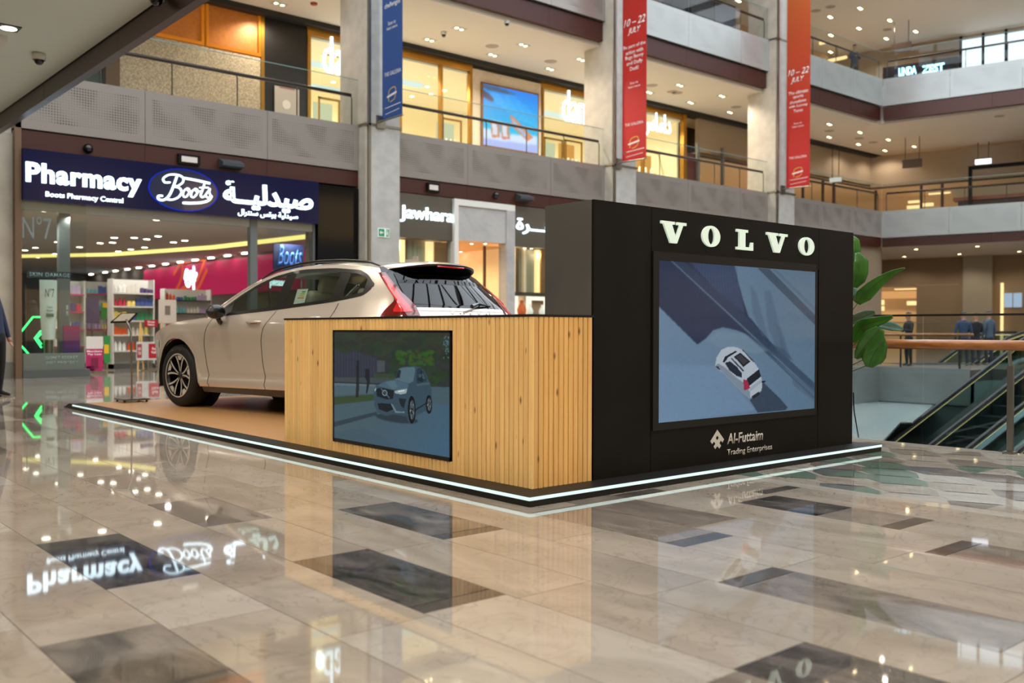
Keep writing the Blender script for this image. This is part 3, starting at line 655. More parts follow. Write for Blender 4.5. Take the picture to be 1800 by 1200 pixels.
for s in (-1, 1):
    side_panel('front_wing', lambda z: yA(z)+gp, lambda z: interp(T_YF, z), car, m_paint, s, nu=36)
    side_panel('front_door', lambda z: yB(z)+gp, lambda z: yA(z)-gp, car, m_paint, s)
    side_panel('rear_door', lambda z: yC(z)+gp, lambda z: yB(z)-gp, car, m_paint, s)
    side_panel('rear_wing', lambda z: interp(T_YE, z), lambda z: yC(z)-gp, car, m_paint, s, nu=36)
    # dark rubber sill under the doors
    side_panel('sill', lambda z: -2.40, lambda z: -.50, car, m_trim, s, zlo=lambda y: .20, zhi=lambda y: ZL(y)+.004, off=-.012, nv=4)
    # greenhouse frame: from the belt up to the roof rail, with the glass opening between
def dlo_lo(y): return sm([(-3.25, 1.36), (-3.17, 1.285), (-3.05, 1.262), (-2.74, 1.222), (-1.82, 1.150), (-.95, 1.095), (-.7, 1.085)], y, .03)
def dlo_hi(y): return sm([(-3.28, 1.36), (-3.22, 1.40), (-3.12, 1.475), (-2.98, 1.525), (-2.56, 1.562), (-2.1, 1.566), (-1.9, 1.557), (-1.6, 1.505), (-1.35, 1.425), (-1.1, 1.305), (-.9, 1.19), (-.72, 1.087)], y, .03)
YG0, YG1 = -3.24, -.74
def green(name, y0, y1, lo, hi, m, off=0, nu=30, nv=5, smooth='all', sgn=(-1, 1), parent=car):
    out = []
    for s in sgn:
        rows = []
        for i in range(nu+1):
            y = y0+(y1-y0)*i/nu; a, b = lo(y), hi(y); b = max(b, a+.0005)
            rows.append([(s*(CX(y, a+(b-a)*j/nv)+off), y, a+(b-a)*j/nv) for j in range(nv+1)])
        out.append(MB().grid(rows).build(name, m, parent, smooth=smooth))
    return out
belt = lambda y: sm(T_BELT, y, .1); rail = lambda y: sm(T_RAIL, y, .05)
green('window_surround', -3.26, -.60, lambda y: belt(y)-.001, lambda y: min(max(dlo_lo(y) if YG0 < y < YG1 else rail(y), belt(y)), rail(y)), m_paint, nu=60)
green('roof_frame', YG0, YG1, lambda y: dlo_hi(y), rail, m_paint, nu=60)
def dpil_hi(y): return min(rail(y), interp([(-3.76, 1.06), (-3.69, 1.15), (-3.61, 1.23), (-3.47, 1.35), (-3.31, 1.48), (-3.22, 1.56)], y))
green('rear_pillar', -3.70, -3.235, lambda y: min(belt(y)-.001, dpil_hi(y)), dpil_hi, m_paint, nu=24)
# black trim round the glass and the pillars between the panes
green('window_trim', YG0, YG1, lambda y: dlo_lo(y)-.014, lambda y: min(dlo_lo(y)+.022, dlo_hi(y)+.01), m_trim, off=.003, nu=60, nv=1)
green('window_trim', YG0-.02, YG1+.02, lambda y: max(dlo_hi(y)-.028, dlo_lo(y)-.004), lambda y: dlo_hi(y)+.010, m_trim, off=.003, nu=60, nv=1)
BP0, BP1, CP0, CP1 = -1.965, -1.80, -2.86, -2.70
green('pillar_cover', -3.262, -3.14, dlo_lo, dlo_hi, m_trim, off=.0015, nu=6)
green('pillar_cover', CP0, CP1, dlo_lo, dlo_hi, m_trim, off=.0015, nu=4)
green('pillar_cover', BP0, BP1, dlo_lo, dlo_hi, m_trim, off=.0015, nu=4)
green('pillar_cover', -1.02, YG1, dlo_lo, dlo_hi, m_trim, off=.0015, nu=4)
green('side_window', -3.14, CP0, dlo_lo, dlo_hi, m_tint, nu=10); green('side_window', CP1, BP0, dlo_lo, dlo_hi, m_tint, nu=12); green('side_window', BP1, -1.02, dlo_lo, dlo_hi, m_tint, nu=12)
# roof
rows = []
YR0, YR1 = -3.22, -1.36
for i in range(25):
    y = YR1+(YR0-YR1)*i/24; z = rail(y); w = CX(y, z); t = i/24; bow = .18*(1-t)**3-.10*t**4
    rows.append([(w*k, y+bow*(1-k*k), z+(.052+.012*t)*(1-abs(k)**2.6)) for k in [q/10 for q in range(-10, 11)]])
MB().grid(rows).build('roof', m_paint, car, smooth='all')
for s in (-1, 1):   # roof rails
    P = [(s*(CX(y, rail(y))-.045), y, rail(y)+.012+.034*min(1, 5*(1-abs((y+2.25)/1.0)))) for y in np.linspace(-3.22, -1.3, 24)]
    MB().tube(P, [.006+.010*min(1, 4*(1-abs((p[1]+2.26)/.98))) for p in P], 8).build('roof_rail', m_trim, car, smooth='all')
# windscreen and its pillars, bonnet, nose
rows = []
for i in range(13):
    t = i/12; y = -.60+(-1.36+.60)*t; z = interp([(0, 1.075), (1, rail(-1.36))], t)+.03*math.sin(math.pi*t)*.5; w = CX(y, min(rail(y), z))-.012; bow = .30*(1-t)+.18*t
    rows.append([(w*k, y+bow*(1-k*k), z+.05*(1-k*k)*t) for k in [q/8 for q in range(-8, 9)]])
MB().grid(rows).build('windscreen', m_tint, car, smooth='all')
for s in (-1, 1):
    P = [(s*(CX(y, rail(y))-.01), y, rail(y)-.012) for y in np.linspace(-1.36, -.58, 10)]
    MB().tube(P, .022, 8).build('front_pillar', m_paint, car, smooth='all')
rows = []
for i in range(25):
    y = -.60+(1.36)*i/24; z = belt(y); w = CX(y, z)-.0; t = i/24; bow = .30*(1-t)+.0*t
    rows.append([(w*k, y+bow*(1-k*k)+.10*t*(1-k*k), z+(.035*(1-t)+.05*t)*(1-abs(k)**3)+.012*math.exp(-((abs(k)-.6)/.12)**2)) for k in [q/12 for q in range(-12, 13)]])
MB().grid(rows).build('bonnet', m_paint, car, smooth='all')
rows = []
for i in range(13):
    z = .20+(.78-.20)*i/12; ye = interp(T_YF, z); w = CX(ye, z)
    rows.append([(w*k, ye+.13*(1-abs(k)**2.5), z) for k in [q/12 for q in range(-12, 13)]])
MB().grid(rows).build('front_bumper', m_paint, car, smooth='all')
MB().cbox((0, .985, .62), (.80, .02, .22)).build('grille', m_trim, car)
for s in (-1, 1):
    rows = [[(s*(CX(y, z)+.006), y, z) for y in np.linspace(.44, .80, 8)] for z in (.70, .75, .80)]
    MB().grid(rows).build('headlamp', mat('headlamp', (210, 220, 225), .1, coat=1), car, smooth='all')
# tailgate: from bumper to roof
def rear_rows(z0, z1, n, k0=-1, k1=1, m=24, off=0):
    rows = []
    for i in range(n+1):
        z = z0+(z1-z0)*i/n; ye = sm(T_YE, z, .07); yc = sm(T_YC, z, .07); w = CX(ye, z)
        rows.append([(w*k, yc+(ye-yc)*abs(k)**2.6-off, z+(.03 if z > 1.4 else 0)*(1-k*k)) for k in np.linspace(k0, k1, m+1)])
    return rows
MB().grid(rear_rows(.22, .62, 5)).build('rear_bumper', m_trim, car, smooth='all')
MB().grid(rear_rows(.625, 1.125, 10)).build('tailgate', m_paint, car, smooth='all')
MB().grid(rear_rows(1.12, 1.56, 10, off=-.012)).build('tailgate_frame', m_trim, car, smooth='all')
MB().grid(rear_rows(1.145, 1.49, 40, -.86, .86, 72, off=.004)).build('rear_window', m_tintd, car, smooth='all')
rows = rear_rows(1.115, 1.150, 2, off=.004); MB().grid(rows).build('tailgate_trim', m_paint, car, smooth='all')
# lettering on the tailgate
text('car_lettering', 'VOLVO', (0, -3.862, 0), (1, 0, 0), (0, 0, 1), -.30, .30, 1.075, 1.103, m_chrome, car, .004, .01, space=2.6)
# spoiler
rows = []
for t, dy, dz in ((0, 0, .0), (.35, -.06, .0), (.7, -.13, -.010), (1, -.19, -.03), (1, -.19, -.05), (.7, -.12, -.055), (.2, -.02, -.05)):
    rows.append([((.655-.03*t)*k, -3.20-.20*(1-abs(k)**3)+dy*(1-.55*abs(k)**6), 1.575+.055*(1-abs(k)**2.4)+dz-.012*abs(k)**6) for k in np.linspace(-1, 1, 25)])
MB().grid(rows[:4]).build('spoiler', m_paint, car, smooth='all')
MB().grid(rows[3:]).build('spoiler_edge', m_trim, car, smooth='all')
P = [(k*.20, -3.585, 1.572) for k in (-1, -.5, 0, .5, 1)]
MB().tube(P, .007, 6).build('brake_lamp', m_redl2, car)
MB().cbox((0, -3.02, 1.665), (.05, .14, .03)).cbox((0, -3.07, 1.69), (.02, .07, .04)).build('roof_fin', m_paint, car)
# wiper
MB().tube([(.02, -3.86, 1.165), (.16, -3.82, 1.195), (.42, -3.76, 1.175)], [.022, .014, .008], 6).build('wiper', m_trim, car)
# tail lamps: a tall sweep beside the glass that kicks forward along the wing
def lamp(s, zs, dside, drear, off, name, m, parent=car):
    rows = []
    for z in zs:
        ye = interp(T_YE, z); a = interp(dside, z); b = interp(drear, z); yc = interp(T_YC, z); w = CX(ye, z); r = []
        for q in np.linspace(1, 0, 7):
            y = ye+a*q; r.append((s*(CX(y, z)+off), y, z))
        for q in np.linspace(0, 1, 6)[1:]:
            k = 1-b*q/w; r.append((s*(w*k), yc+(ye-yc)*k**2.6-off, z))
        rows.append(r)
    return MB().grid(rows).build(name, m, parent, smooth='all')
zs = np.linspace(1.035, 1.50, 26)
DS = [(1.03, .30), (1.07, .27), (1.12, .20), (1.17, .10), (1.21, .02), (1.25, .0), (1.35, .01), (1.5, .03)]; DR = [(1.03, .13), (1.12, .14), (1.16, .15), (1.22, .13), (1.3, .09), (1.42, .05), (1.5, .03)]
for s in (-1, 1):
    t = lamp(s, zs, DS, DR, .010, 'tail_lamp', m_redl)
    lamp(s, np.linspace(1.10, 1.46, 20), [(1.03, .12), (1.12, .10), (1.17, .03), (1.21, -.02), (1.5, .0)], [(1.03, .06), (1.16, .08), (1.3, .05), (1.46, .02)], .014, 'light_guide', m_redl2, t)
    lamp(s, np.linspace(1.04, 1.065, 3), [(1.0, .24), (1.1, .2)], [(1.0, .11), (1.1, .11)], .015, 'reflector', m_lampd, t)
# mirrors and handles
for s in (-1, 1):
    mir = MB(); c = Vector((s*1.03, -.93, 1.125))
    rows = []
    for i in range(9):
        t = i/8; a = -math.pi/2+math.pi*t; rr = math.cos(a)**.6 if 0 < i < 8 else .02
        rows.append([tuple(c+Vector((s*(.115*math.cos(q)*rr), .075*math.sin(a) if True else 0, .085*math.sin(q)*rr))) for q in np.linspace(0, 2*math.pi, 17)])
    mo = mir.grid(rows).build('mirror', m_trim, car, smooth='all')
    MB().tube([(s*1.0, -.93, 1.06), (s*.955, -.90, 1.01), (s*.90, -.88, .985)], [.03, .028, .03], 8).build('mirror_arm', m_trim, mo, smooth='all')
    for yh, zh in ((-1.52, 1.005), (-2.50, 1.045)):
        x = CX(yh, zh)
        h = MB(); P = [(s*(x-.005), yh+.12, zh-.004), (s*(x+.028), yh+.09, zh), (s*(x+.034), yh, zh+.003), (s*(x+.028), yh-.09, zh+.004), (s*(x-.005), yh-.12, zh+.002)]
        h.tube(P, .014, 8).build('door_handle', m_paint, car, smooth='all')
        MB().cbox((s*(x-.001), yh, zh-.012), (.012, .13, .045)).build('handle_recess', m_shell, car)
# dark inner shell: arches, underbody, gaps
b = MB()
for s in (-1, 1):
    rows = []
    for y in np.linspace(-3.6, .70, 90):
        zl, zb = ZL(y), belt(y); rows.append([(s*(CX(y, z)-.022), y, z) for z in np.linspace(zl, zb, 8)])
    b.grid(rows)
    for yw in (0, -2.865):
        rows = [[(s*x, yw+.43*math.cos(a), .385+.43*math.sin(a)) for x in (.62, .93)] for a in np.linspace(-.35, math.pi+.35, 20)]
        b.grid(rows); b.cyl((s*.60, yw, .40), (s*.62, yw, .40), .45, n=24)
b.box(-.86, .86, -2.40, -.46, .20, .26); b.box(-.60, .60, -3.6, .7, .22, .30); b.box(-.84, .84, -3.62, -3.3, .25, .30)
b.box(-.80, .80, -3.60, -.6, .55, .62)
b.build('inner_shell', m_shell, car)
# cabin: dashboard, wheel, seats
b = MB(); b.prism([(-.74, -.72, 1.04), (-.74, -1.18, 1.03), (-.74, -1.22, .70), (-.74, -.72, .65)], (1.48, 0, 0)); b.build('dashboard', mat('dash', (28, 28, 28), .7), car)
ring = [(-.38+.185*math.cos(a), -1.30+.185*math.sin(a)*.38, 1.02+.185*math.sin(a)*.92) for a in np.linspace(0, 2*math.pi, 25)]
MB().tube(ring, .017, 8, cap=False).build('steering_wheel', m_trim, car, smooth='all')
def seat(x, y):
    b = MB(); b.cbox((x, y+.05, .80), (.50, .52, .16))
    ax = (Vector((1, 0, 0)), Vector((0, .95, .30)).normalized(), Vector((0, -.30, .95)).normalized())
    b.cbox((x, y-.24, 1.07), (.48, .13, .58), ax); o = b.build('seat', m_seat, car); bevel(o, .05, 4)
    h = MB().cbox((x, y-.37, 1.42), (.27, .10, .19), ax).build('headrest', m_seat, o); bevel(h, .04, 4)
for x in (-.38, .38): seat(x, -1.75); 
for x in (-.42, .42): seat(x, -2.62)
seat(0, -2.64)
MB().box(-.78, .78, -3.55, -2.9, .95, 1.0).build('parcel_shelf', m_seat, car)
# energy label on the rear door window, small bars of colour
x = -(CX(-1.99, 1.30)-.02)
lb = MB().prism([(x, -2.02, 1.20), (x, -2.20, 1.20), (x+.055, -2.20, 1.36), (x+.055, -2.02, 1.36)], (.002, 0, 0)).build('window_sticker', mat('sticker', (225, 232, 222), .5, emit=(225, 232, 222), es=.12), car)
for i, c in enumerate(((60, 160, 70), (150, 190, 50), (230, 200, 40), (230, 130, 40))):
    z = 1.335-i*.022; xx = x+.055*(z-1.20)/.16-.004
    MB().box(xx, xx+.002, -2.17, -2.17+.06+.015*i, z-.016, z).build('colour_bar', mat('bar%d' % i, c, .5, emit=c, es=.2), lb)
# wheels
def wheel(x, y, s):
    w = MB().lathe([(.24, -.11), (.262, -.122), (.30, -.128), (.345, -.120), (.366, -.095), (.373, -.05), (.374, .05), (.366, .095), (.345, .120), (.30, .128), (.24, .11)], (x, y, .374), (s, 0, 0), 56)
    t = w.build('tyre', m_tyre, car, smooth='all'); X = lambda d: x+s*d
    b = MB()
    b.lathe([(.262, -.115), (.258, .112), (.268, .118), (.268, .124), (.250, .120), (.244, .060), (.235, -.10)], (x, y, .374), (s, 0, 0), 56)
    b.lathe([(.235, .0), (.05, .005), (.05, .09), (.0, .092)], (x, y, .374), (s, 0, 0), 32)
    rim = b.build('rim', m_rimk, t, smooth='all')
    MB().lathe([(.262, .1245), (.256, .1255), (.250, .1245)], (x, y, .374), (s, 0, 0), 56).build('rim_edge', m_rims, t, smooth='all')
    for k in range(5):   # five pairs of diverging spokes
        a0 = math.pi/2+k*2*math.pi/5+.10
        for d in (-1, 1):
            b = MB(); f = MB(); n = 7
            L_, R_ = [], []
            for i in range(n+1):
                q = i/n; r = .045+(.252-.045)*q; a = a0+d*(.10+.24*q**1.3); hw = (.010+.012*q)/1
                ca, sa = math.cos(a), math.sin(a); px_, pz_ = -sa, ca; xx = .088+.022*q
                c = (y+r*ca, .374+r*sa)
                L_.append((X(xx), c[0]+px_*hw, c[1]+pz_*hw)); R_.append((X(xx), c[0]-px_*hw, c[1]-pz_*hw))
            lo = lambda P: [(p[0]-s*.03, p[1], p[2]) for p in P]
            b.grid([lo(L_), L_]); b.grid([R_, lo(R_)]); b.grid([L_, R_])
            sp = b.build('spoke', m_rimk, t)
            f.grid([[(p[0]+s*.0015, p[1], p[2]) for p in L_], [(q[0]+s*.0015, q[1]+(p[1]-q[1])*.45, q[2]+(p[2]-q[2])*.45) for p, q in zip(L_, R_)]] if d > 0 else
                   [[(p[0]+s*.0015, p[1], p[2]) for p in R_], [(q[0]+s*.0015, q[1]+(p[1]-q[1])*.45, q[2]+(p[2]-q[2])*.45) for p, q in zip(R_, L_)]])
            f.build('spoke_face', m_rims, t)
        # bright wedge between the two spokes at the rim
        P = []
        for q, r in ((-.26, .250), (.26, .250), (.12, .190), (-.12, .190)): P.append((X(.109), y+r*math.cos(a0+q*.9), .374+r*math.sin(a0+q*.9)))
        MB().prism(P, (-s*.004, 0, 0)).build('rim_wedge', m_rims, t)
    MB().lathe([(.0, .096), (.022, .095), (.026, .088)], (x, y, .374), (s, 0, 0), 20).build('hub_cap', m_rimk, t)
    MB().lathe([(.0, .01), (.16, .012), (.16, -.01)], (x, y, .374), (s, 0, 0), 32).build('brake_disc', m_dsteel, t)
    if s < 0 and y > -1:   # raised tyre name, letter by letter round the sidewall
        word = 'MICHELIN'
        for i, ch in enumerate(word):
            a = math.pi/2+.30-i*.105; r = .317; tx = Vector((0, math.sin(a)*1, -math.cos(a)))
            U_ = Vector((0, -math.cos(a-math.pi/2)*1, -math.sin(a-math.pi/2))); V_ = Vector((0, math.cos(a), math.sin(a)))
            U_ = Vector((0, -1, 0))*math.cos(a-math.pi/2)+Vector((0, 0, -1))*math.sin(a-math.pi/2)
            text('tyre_letter', ch, Vector((X(.128), y+r*math.cos(a), .374+r*math.sin(a))), U_, V_, -.011, .011, -.012, .012, mat('tyre_letter', (74, 72, 70), .7), t, .002)
for s in (-1, 1):
    for y in (0, -2.865): wheel(s*.815, y, s)
car.rotation_euler = (0, 0, .176); car.location = (1.813, 7.593, PH); car.scale = (1.016,)*3
bpy.context.view_layer.update()

# ------------------------------------------------------------------ BUILDING SHELL
Y0 = 17.02; Z1, Z1b, Z1c = 4.65, 5.05, 6.20     # first gallery: fascia bottom, panel bottom, panel top (floor just below)
Z2, Z2b, Z2c = 10.15, 10.76, 11.93; ZC3 = 15.6; ZS = 21.0
Y2 = 21.3                                        # set-back shop fronts upstairs
CRN = Vector((35.62, 17.02, 0)); DD = Vector((.235, -.972, 0)).normalized(); NN = Vector((.972, .235, 0)).normalized()  # the balcony turns here
COLS = [(9.29, 10.35), (18.29, 19.42), (27.14, 28.4)]
FAR = CRN+DD*34
m_ceil_w = mat('ceiling_warm', (214, 204, 190), .85)
m_carpet = mat('gallery_floor', (170, 160, 148), .2)
# slabs of the two galleries
def slab_poly(z0, z1, back=32):
    P = [(-9, Y0, z0), (CRN.x, Y0, z0), tuple(FAR)[:2]+(z0,), (FAR.x+26, FAR.y, z0), (FAR.x+26, Y0+back, z0), (-9, Y0+back, z0)]
    return MB().prism(P, (0, 0, z1-z0))
def slab(n, z0, z1, mt, inset=0.0):
    P = [(-9, Y0+.28+inset, z0), (CRN.x+.3+inset, Y0+.28+inset, z0), (FAR.x+.35+inset, FAR.y, z0), (FAR.x+30, FAR.y, z0), (FAR.x+30, 60, z0), (-9, 60, z0)]
    return struct(MB().prism(P, (0, 0, z1-z0)).build(n, mt))
slab('ceiling', 4.75, 6.02, m_plaster); slab('ceiling', 10.05, 11.72, m_ceil_w)
b = MB(); P = [(-9, Y0-1, ZC3), (CRN.x, Y0+.3, ZC3), (FAR.x+.5, FAR.y, ZC3), (FAR.x+30, FAR.y, ZC3), (FAR.x+30, 60, ZC3), (-9, 60, ZC3)]
struct(b.prism(P, (0, 0, .5)).build('ceiling', m_ceil_w))
# near-left gallery over the camera: ceiling with its brown edge beam
BX = .68
struct(MB().box(-9, BX-.02, -9, Y0+.3, 4.93, 6.0).build('ceiling', mat('ceiling_near', (224, 230, 222), .8)))
fa = MB(); ys = [-9, -4, .5, 4.2, 8.9, 12.4, Y0+.02]
beam = thing('edge_beam', 'long brown metal beam along the edge of the near ceiling', 'beam', (BX, 4, Z1), kind='structure')
for a, c in zip(ys, ys[1:]): MB().box(BX-.02, BX+.10, a+.004, c-.004, Z1, 4.93).build('beam_panel', m_bronze2, beam)
MB().box(BX-.03, BX+.08, -9, Y0, 4.915, 4.935).build('shadow_gap', m_black, beam)
# perforated panel material
def perf(name, base, dot, sx=.075):
    m = bpy.data.materials.new(name); m.use_nodes = True; nt = m.node_tree; b = nt.nodes['Principled BSDF']; N = nt.nodes.new; L = nt.links.new
    tc = N('ShaderNodeTexCoord'); mp = N('ShaderNodeMapping'); mp.inputs['Scale'].default_value = (1/sx, 1/sx, 1/sx); L(tc.outputs['UV'], mp.inputs[0])
    fr = N('ShaderNodeVectorMath'); fr.operation = 'FRACTION'; L(mp.outputs[0], fr.inputs[0]); su = N('ShaderNodeVectorMath'); su.operation = 'SUBTRACT'; su.inputs[1].default_value = (.5, .5, 0); L(fr.outputs[0], su.inputs[0])
    sp = N('ShaderNodeSeparateXYZ'); L(su.outputs[0], sp.inputs[0]); cb = N('ShaderNodeCombineXYZ'); L(sp.outputs[0], cb.inputs[0]); L(sp.outputs[1], cb.inputs[1])
    ln = N('ShaderNodeVectorMath'); ln.operation = 'LENGTH'; L(cb.outputs[0], ln.inputs[0])
    fl = N('ShaderNodeVectorMath'); fl.operation = 'FLOOR'; L(mp.outputs[0], fl.inputs[0]); no = N('ShaderNodeTexNoise'); no.inputs['Scale'].default_value = .09; no.inputs['Detail'].default_value = 0; L(fl.outputs[0], no.inputs['Vector'])
    rr = N('ShaderNodeMapRange'); rr.inputs[1].default_value = .40; rr.inputs[2].default_value = .60; rr.inputs[3].default_value = .13; rr.inputs[4].default_value = .33; L(no.outputs['Fac'], rr.inputs[0])
    lt = N('ShaderNodeMath'); lt.operation = 'LESS_THAN'; L(ln.outputs['Value'], lt.inputs[0]); L(rr.outputs[0], lt.inputs[1])
    # plain margins round each panel: UV z-free frame in the second map
    t2 = N('ShaderNodeUVMap'); t2.uv_map = 'frame'; s2 = N('ShaderNodeSeparateXYZ'); L(t2.outputs[0], s2.inputs[0]); prev = lt
    for o_, lo, hi in ((0, .05, .95), (1, .14, .86)):
        for op, v in (('GREATER_THAN', lo), ('LESS_THAN', hi)):
            g = N('ShaderNodeMath'); g.operation = op; g.inputs[1].default_value = v; L(s2.outputs[o_], g.inputs[0]); mu = N('ShaderNodeMath'); mu.operation = 'MULTIPLY'; L(prev.outputs[0], mu.inputs[0]); L(g.outputs[0], mu.inputs[1]); prev = mu
    mx = N('ShaderNodeMix'); mx.data_type = 'RGBA'; L(prev.outputs[0], mx.inputs[0]); mx.inputs[6].default_value = srgb(*base); mx.inputs[7].default_value = srgb(*dot); L(mx.outputs[2], b.inputs['Base Color'])
    b.inputs['Roughness'].default_value = .22; b.inputs['Metallic'].default_value = .25; return m
m_perf = perf('perforated_panel', (150, 143, 136), (98, 92, 86), .055); m_perf2 = perf('perforated_panel_pale', (172, 176, 174), (152, 156, 155), .06)
def plate(name, O, U, V, w, h, d, m, parent):
    """flat box panel with metre UVs and a 0..1 frame map"""
    U = Vector(U); V = Vector(V); N = U.cross(V); O = Vector(O); L = wloc(parent)
    vs = [O, O+U*w, O+U*w+V*h, O+V*h]; vs += [v-N*d for v in vs]
    me = bpy.data.meshes.new(name); me.from_pydata([tuple(v-L) for v in vs], [], [(0,1,2,3),(7,6,5,4),(0,4,5,1),(1,5,6,2),(2,6,7,3),(3,7,4,0)]); me.materials.append(m)
    a = me.uv_layers.new(name='UVMap'); f = me.uv_layers.new(name='frame')
    q = [(0,0),(w,0),(w,h),(0,h)]; g = [(0,0),(1,0),(1,1),(0,1)]
    for i in range(24): a.data[i].uv = q[i] if i < 4 else (0, 0); f.data[i].uv = g[i] if i < 4 else (0, 0)
    o = bpy.data.objects.new(name, me); COL.objects.link(o); o.parent = parent; return o
m_pane = glass('balcony_glass', (247, 250, 249), .75); m_edge = mat('glass_edge', (120, 150, 146), .2)
m_rail = mat('dark_handrail', (58, 38, 34), .35, .2)
def balcony(name, label, A, B, z0, zp, zt, cuts, m_panel, posts=True, fascia=None, glass_cuts=None, ends=(0, 0), rail_h=.78, rail_col=None):
    """guard of one bay: perforated panels on the slab edge, glass above, handrail on brackets"""
    A = Vector(A); B = Vector(B); U = (B-A).normalized(); L = (B-A).length; V = Vector((0, 0, 1)); N = U.cross(V)   # N points to the void
    t = thing(name, label, 'balcony railing', (A.x, A.y, z0))
    cs = [0]+[c for c in cuts if 0 < c < L]+[L]
    for a, c in zip(cs, cs[1:]): plate('perforated_panel', A+U*(a+.006)+V*z0, U, V, c-a-.012, zp-z0, .03, m_panel, t)
    gc = [0]+[c for c in (glass_cuts or cuts) if .3 < c < L-.3]+[L]
    for a, c in zip(gc, gc[1:]):
        p = A+U*(a+.008)-N*.05; MB().cbox(p+U*((c-a-.016)/2)+V*((zp+zt)/2-.04), (c-a-.016, .012, zt-zp+.08), (U, N, V)).build('glass_pane', m_pane, t)
    MB().cbox(A+U*(L/2)-N*.05+V*(zt+.008), (L, .016, .016), (U, N, V)).build('top_edge', m_edge, t)
    h = zp+rail_h; p0 = A+U*.15-N*.16; p1 = A+U*(L-.15)-N*.16
    MB().tube([p0+V*h, p1+V*h], .045, 8).build('handrail', rail_col or m_rail, t, smooth='all')
    if posts:
        k = max(2, int(L/1.5)); 
        for i in range(k+1):
            q = p0+(p1-p0)*(i/k); MB().tube([q+V*(zp-.18)+N*.05, q+V*(h-.10)+N*.05, q+V*(h-.02)], .016, 6).build('post', m_dsteel, t)
    return t
# facade gallery: storey 1 and 2, bay by bay
bays = [(1.30, COLS[0][0]), (COLS[0][1], COLS[1][0]), (COLS[1][1], COLS[2][0]), (COLS[2][1], CRN.x)]
nm = ['pharmacy', 'jewellery shop with the grey stone portal', 'far columns behind the display wall', 'corner of the galleries']
for i, (a, c) in enumerate(bays):
    cut = [[2.59, 5.47], [2.45, 5.61], [3.0, 6.0], [2.4, 4.8]][i]
    balcony('balcony_railing', ['first gallery guard above the pharmacy sign, grey perforated panels', 'first gallery guard above the jewellery shop, grey perforated panels', 'first gallery guard between second and third columns from left', 'first gallery guard from the third column to the corner'][i],
            (a, Y0, 0), (c, Y0, 0), Z1b, Z1c, 7.36, cut, m_perf if i < 2 else m_perf, glass_cuts=[1.7, 3.4, 5.2, 6.9])
    fz = thing('fascia', ['brown fascia over the pharmacy sign', 'brown fascia over the jewellery shop', 'brown fascia under the third gallery bay', 'brown fascia under the corner gallery bay'][i], 'fascia', (a, Y0, Z1), kind='structure')
    cs = [a]+[a+k for k in cut]+[c]
    for p, q in zip(cs, cs[1:]): MB().box(p+.004, q-.004, Y0+.03, Y0+.30, Z1, Z1b-.03).build('fascia_panel', m_bronze, fz)
    MB().box(a, c, Y0+.06, Y0+.3, Z1b-.05, Z1b).build('shadow_gap', m_black, fz)
    if i == 0: continue
    balcony('balcony_railing', ['', 'upper gallery guard at the top edge between first and second columns', 'upper gallery guard between second and third columns from left', 'upper gallery guard from the third column to the corner'][i],
            (a, Y0, 0), (c, Y0, 0), Z2b, Z2c, 13.1, cut, m_perf2 if i > 1 else m_perf, glass_cuts=[2.1, 4.2, 6.3])
    fz = thing('fascia', ['', 'brown speaker fascia under the upper gallery, first bay', 'brown speaker fascia under the upper gallery, middle bay', 'brown fascia under the upper gallery towards the corner'][i], 'fascia', (a, Y0, Z2), kind='structure')
    for p, q in zip(cs, cs[1:]): MB().box(p+.004, q-.004, Y0+.10, Y0+.38, Z2, Z2b-.04).build('fascia_panel', m_bronze, fz)
    MB().box(a, c, Y0+.12, Y0+.34, Z2b-.06, Z2b).build('shadow_gap', m_black, fz)
    if i in (1, 2):   # pairs of round speakers let into the fascia
        for (x, y) in ([(965, 31), (1032, 48)] if i == 1 else [(1168, 86), (1229, 104), (1288, 122), (1334, 136)]):
            for d in (-.19, .19):
                p = ony(x, y, Y0+.1); c0 = (p.x+d, Y0+.10, p.z)
                o = MB().lathe([(.0, -.012), (.075, -.010), (.105, -.03), (.115, 0)], c0, (0, -1, 0), 20).build('round_speaker', m_black); tag(o, 'small round black loudspeaker let into the brown upper fascia', 'loudspeaker', (0, 0, 0) and None, None)
                o['group'] = 'round speakers in the upper fascia'
# the balcony that turns away at the corner
LB = 30
for z0, zp, zt, zf, lab in ((Z1b, Z1c, 7.36, Z1, 'first gallery guard running right from the corner, pale panels'), (Z2b, Z2c, 13.1, Z2, 'upper gallery guard running right from the corner, pale panels')):
    balcony('balcony_railing', lab, CRN, CRN+DD*LB, z0, zp, zt, [2.7, 5.4, 8.1, 10.8, 13.5], m_perf2, glass_cuts=[2.6, 5.2, 7.8, 10.4, 13])
    fz = thing('fascia', 'brown fascia running right from the corner, '+('lower' if zf < 6 else 'upper'), 'fascia', CRN+Vector((0, 0, zf)), kind='structure')
    for k in range(7): MB().cbox(CRN+DD*(k*4.3+2.15)+NN*.18+Vector((0, 0, (zf+z0)/2-.02)), (4.29, .26, z0-zf-.04), (DD, NN, Vector((0, 0, 1)))).build('fascia_panel', m_bronze2, fz)
# soffit edge strips
struct(MB().box(1.3, CRN.x, Y0+.3, Y0+.9, 10.02, 10.16).build('trim_1', m_ceil_w))
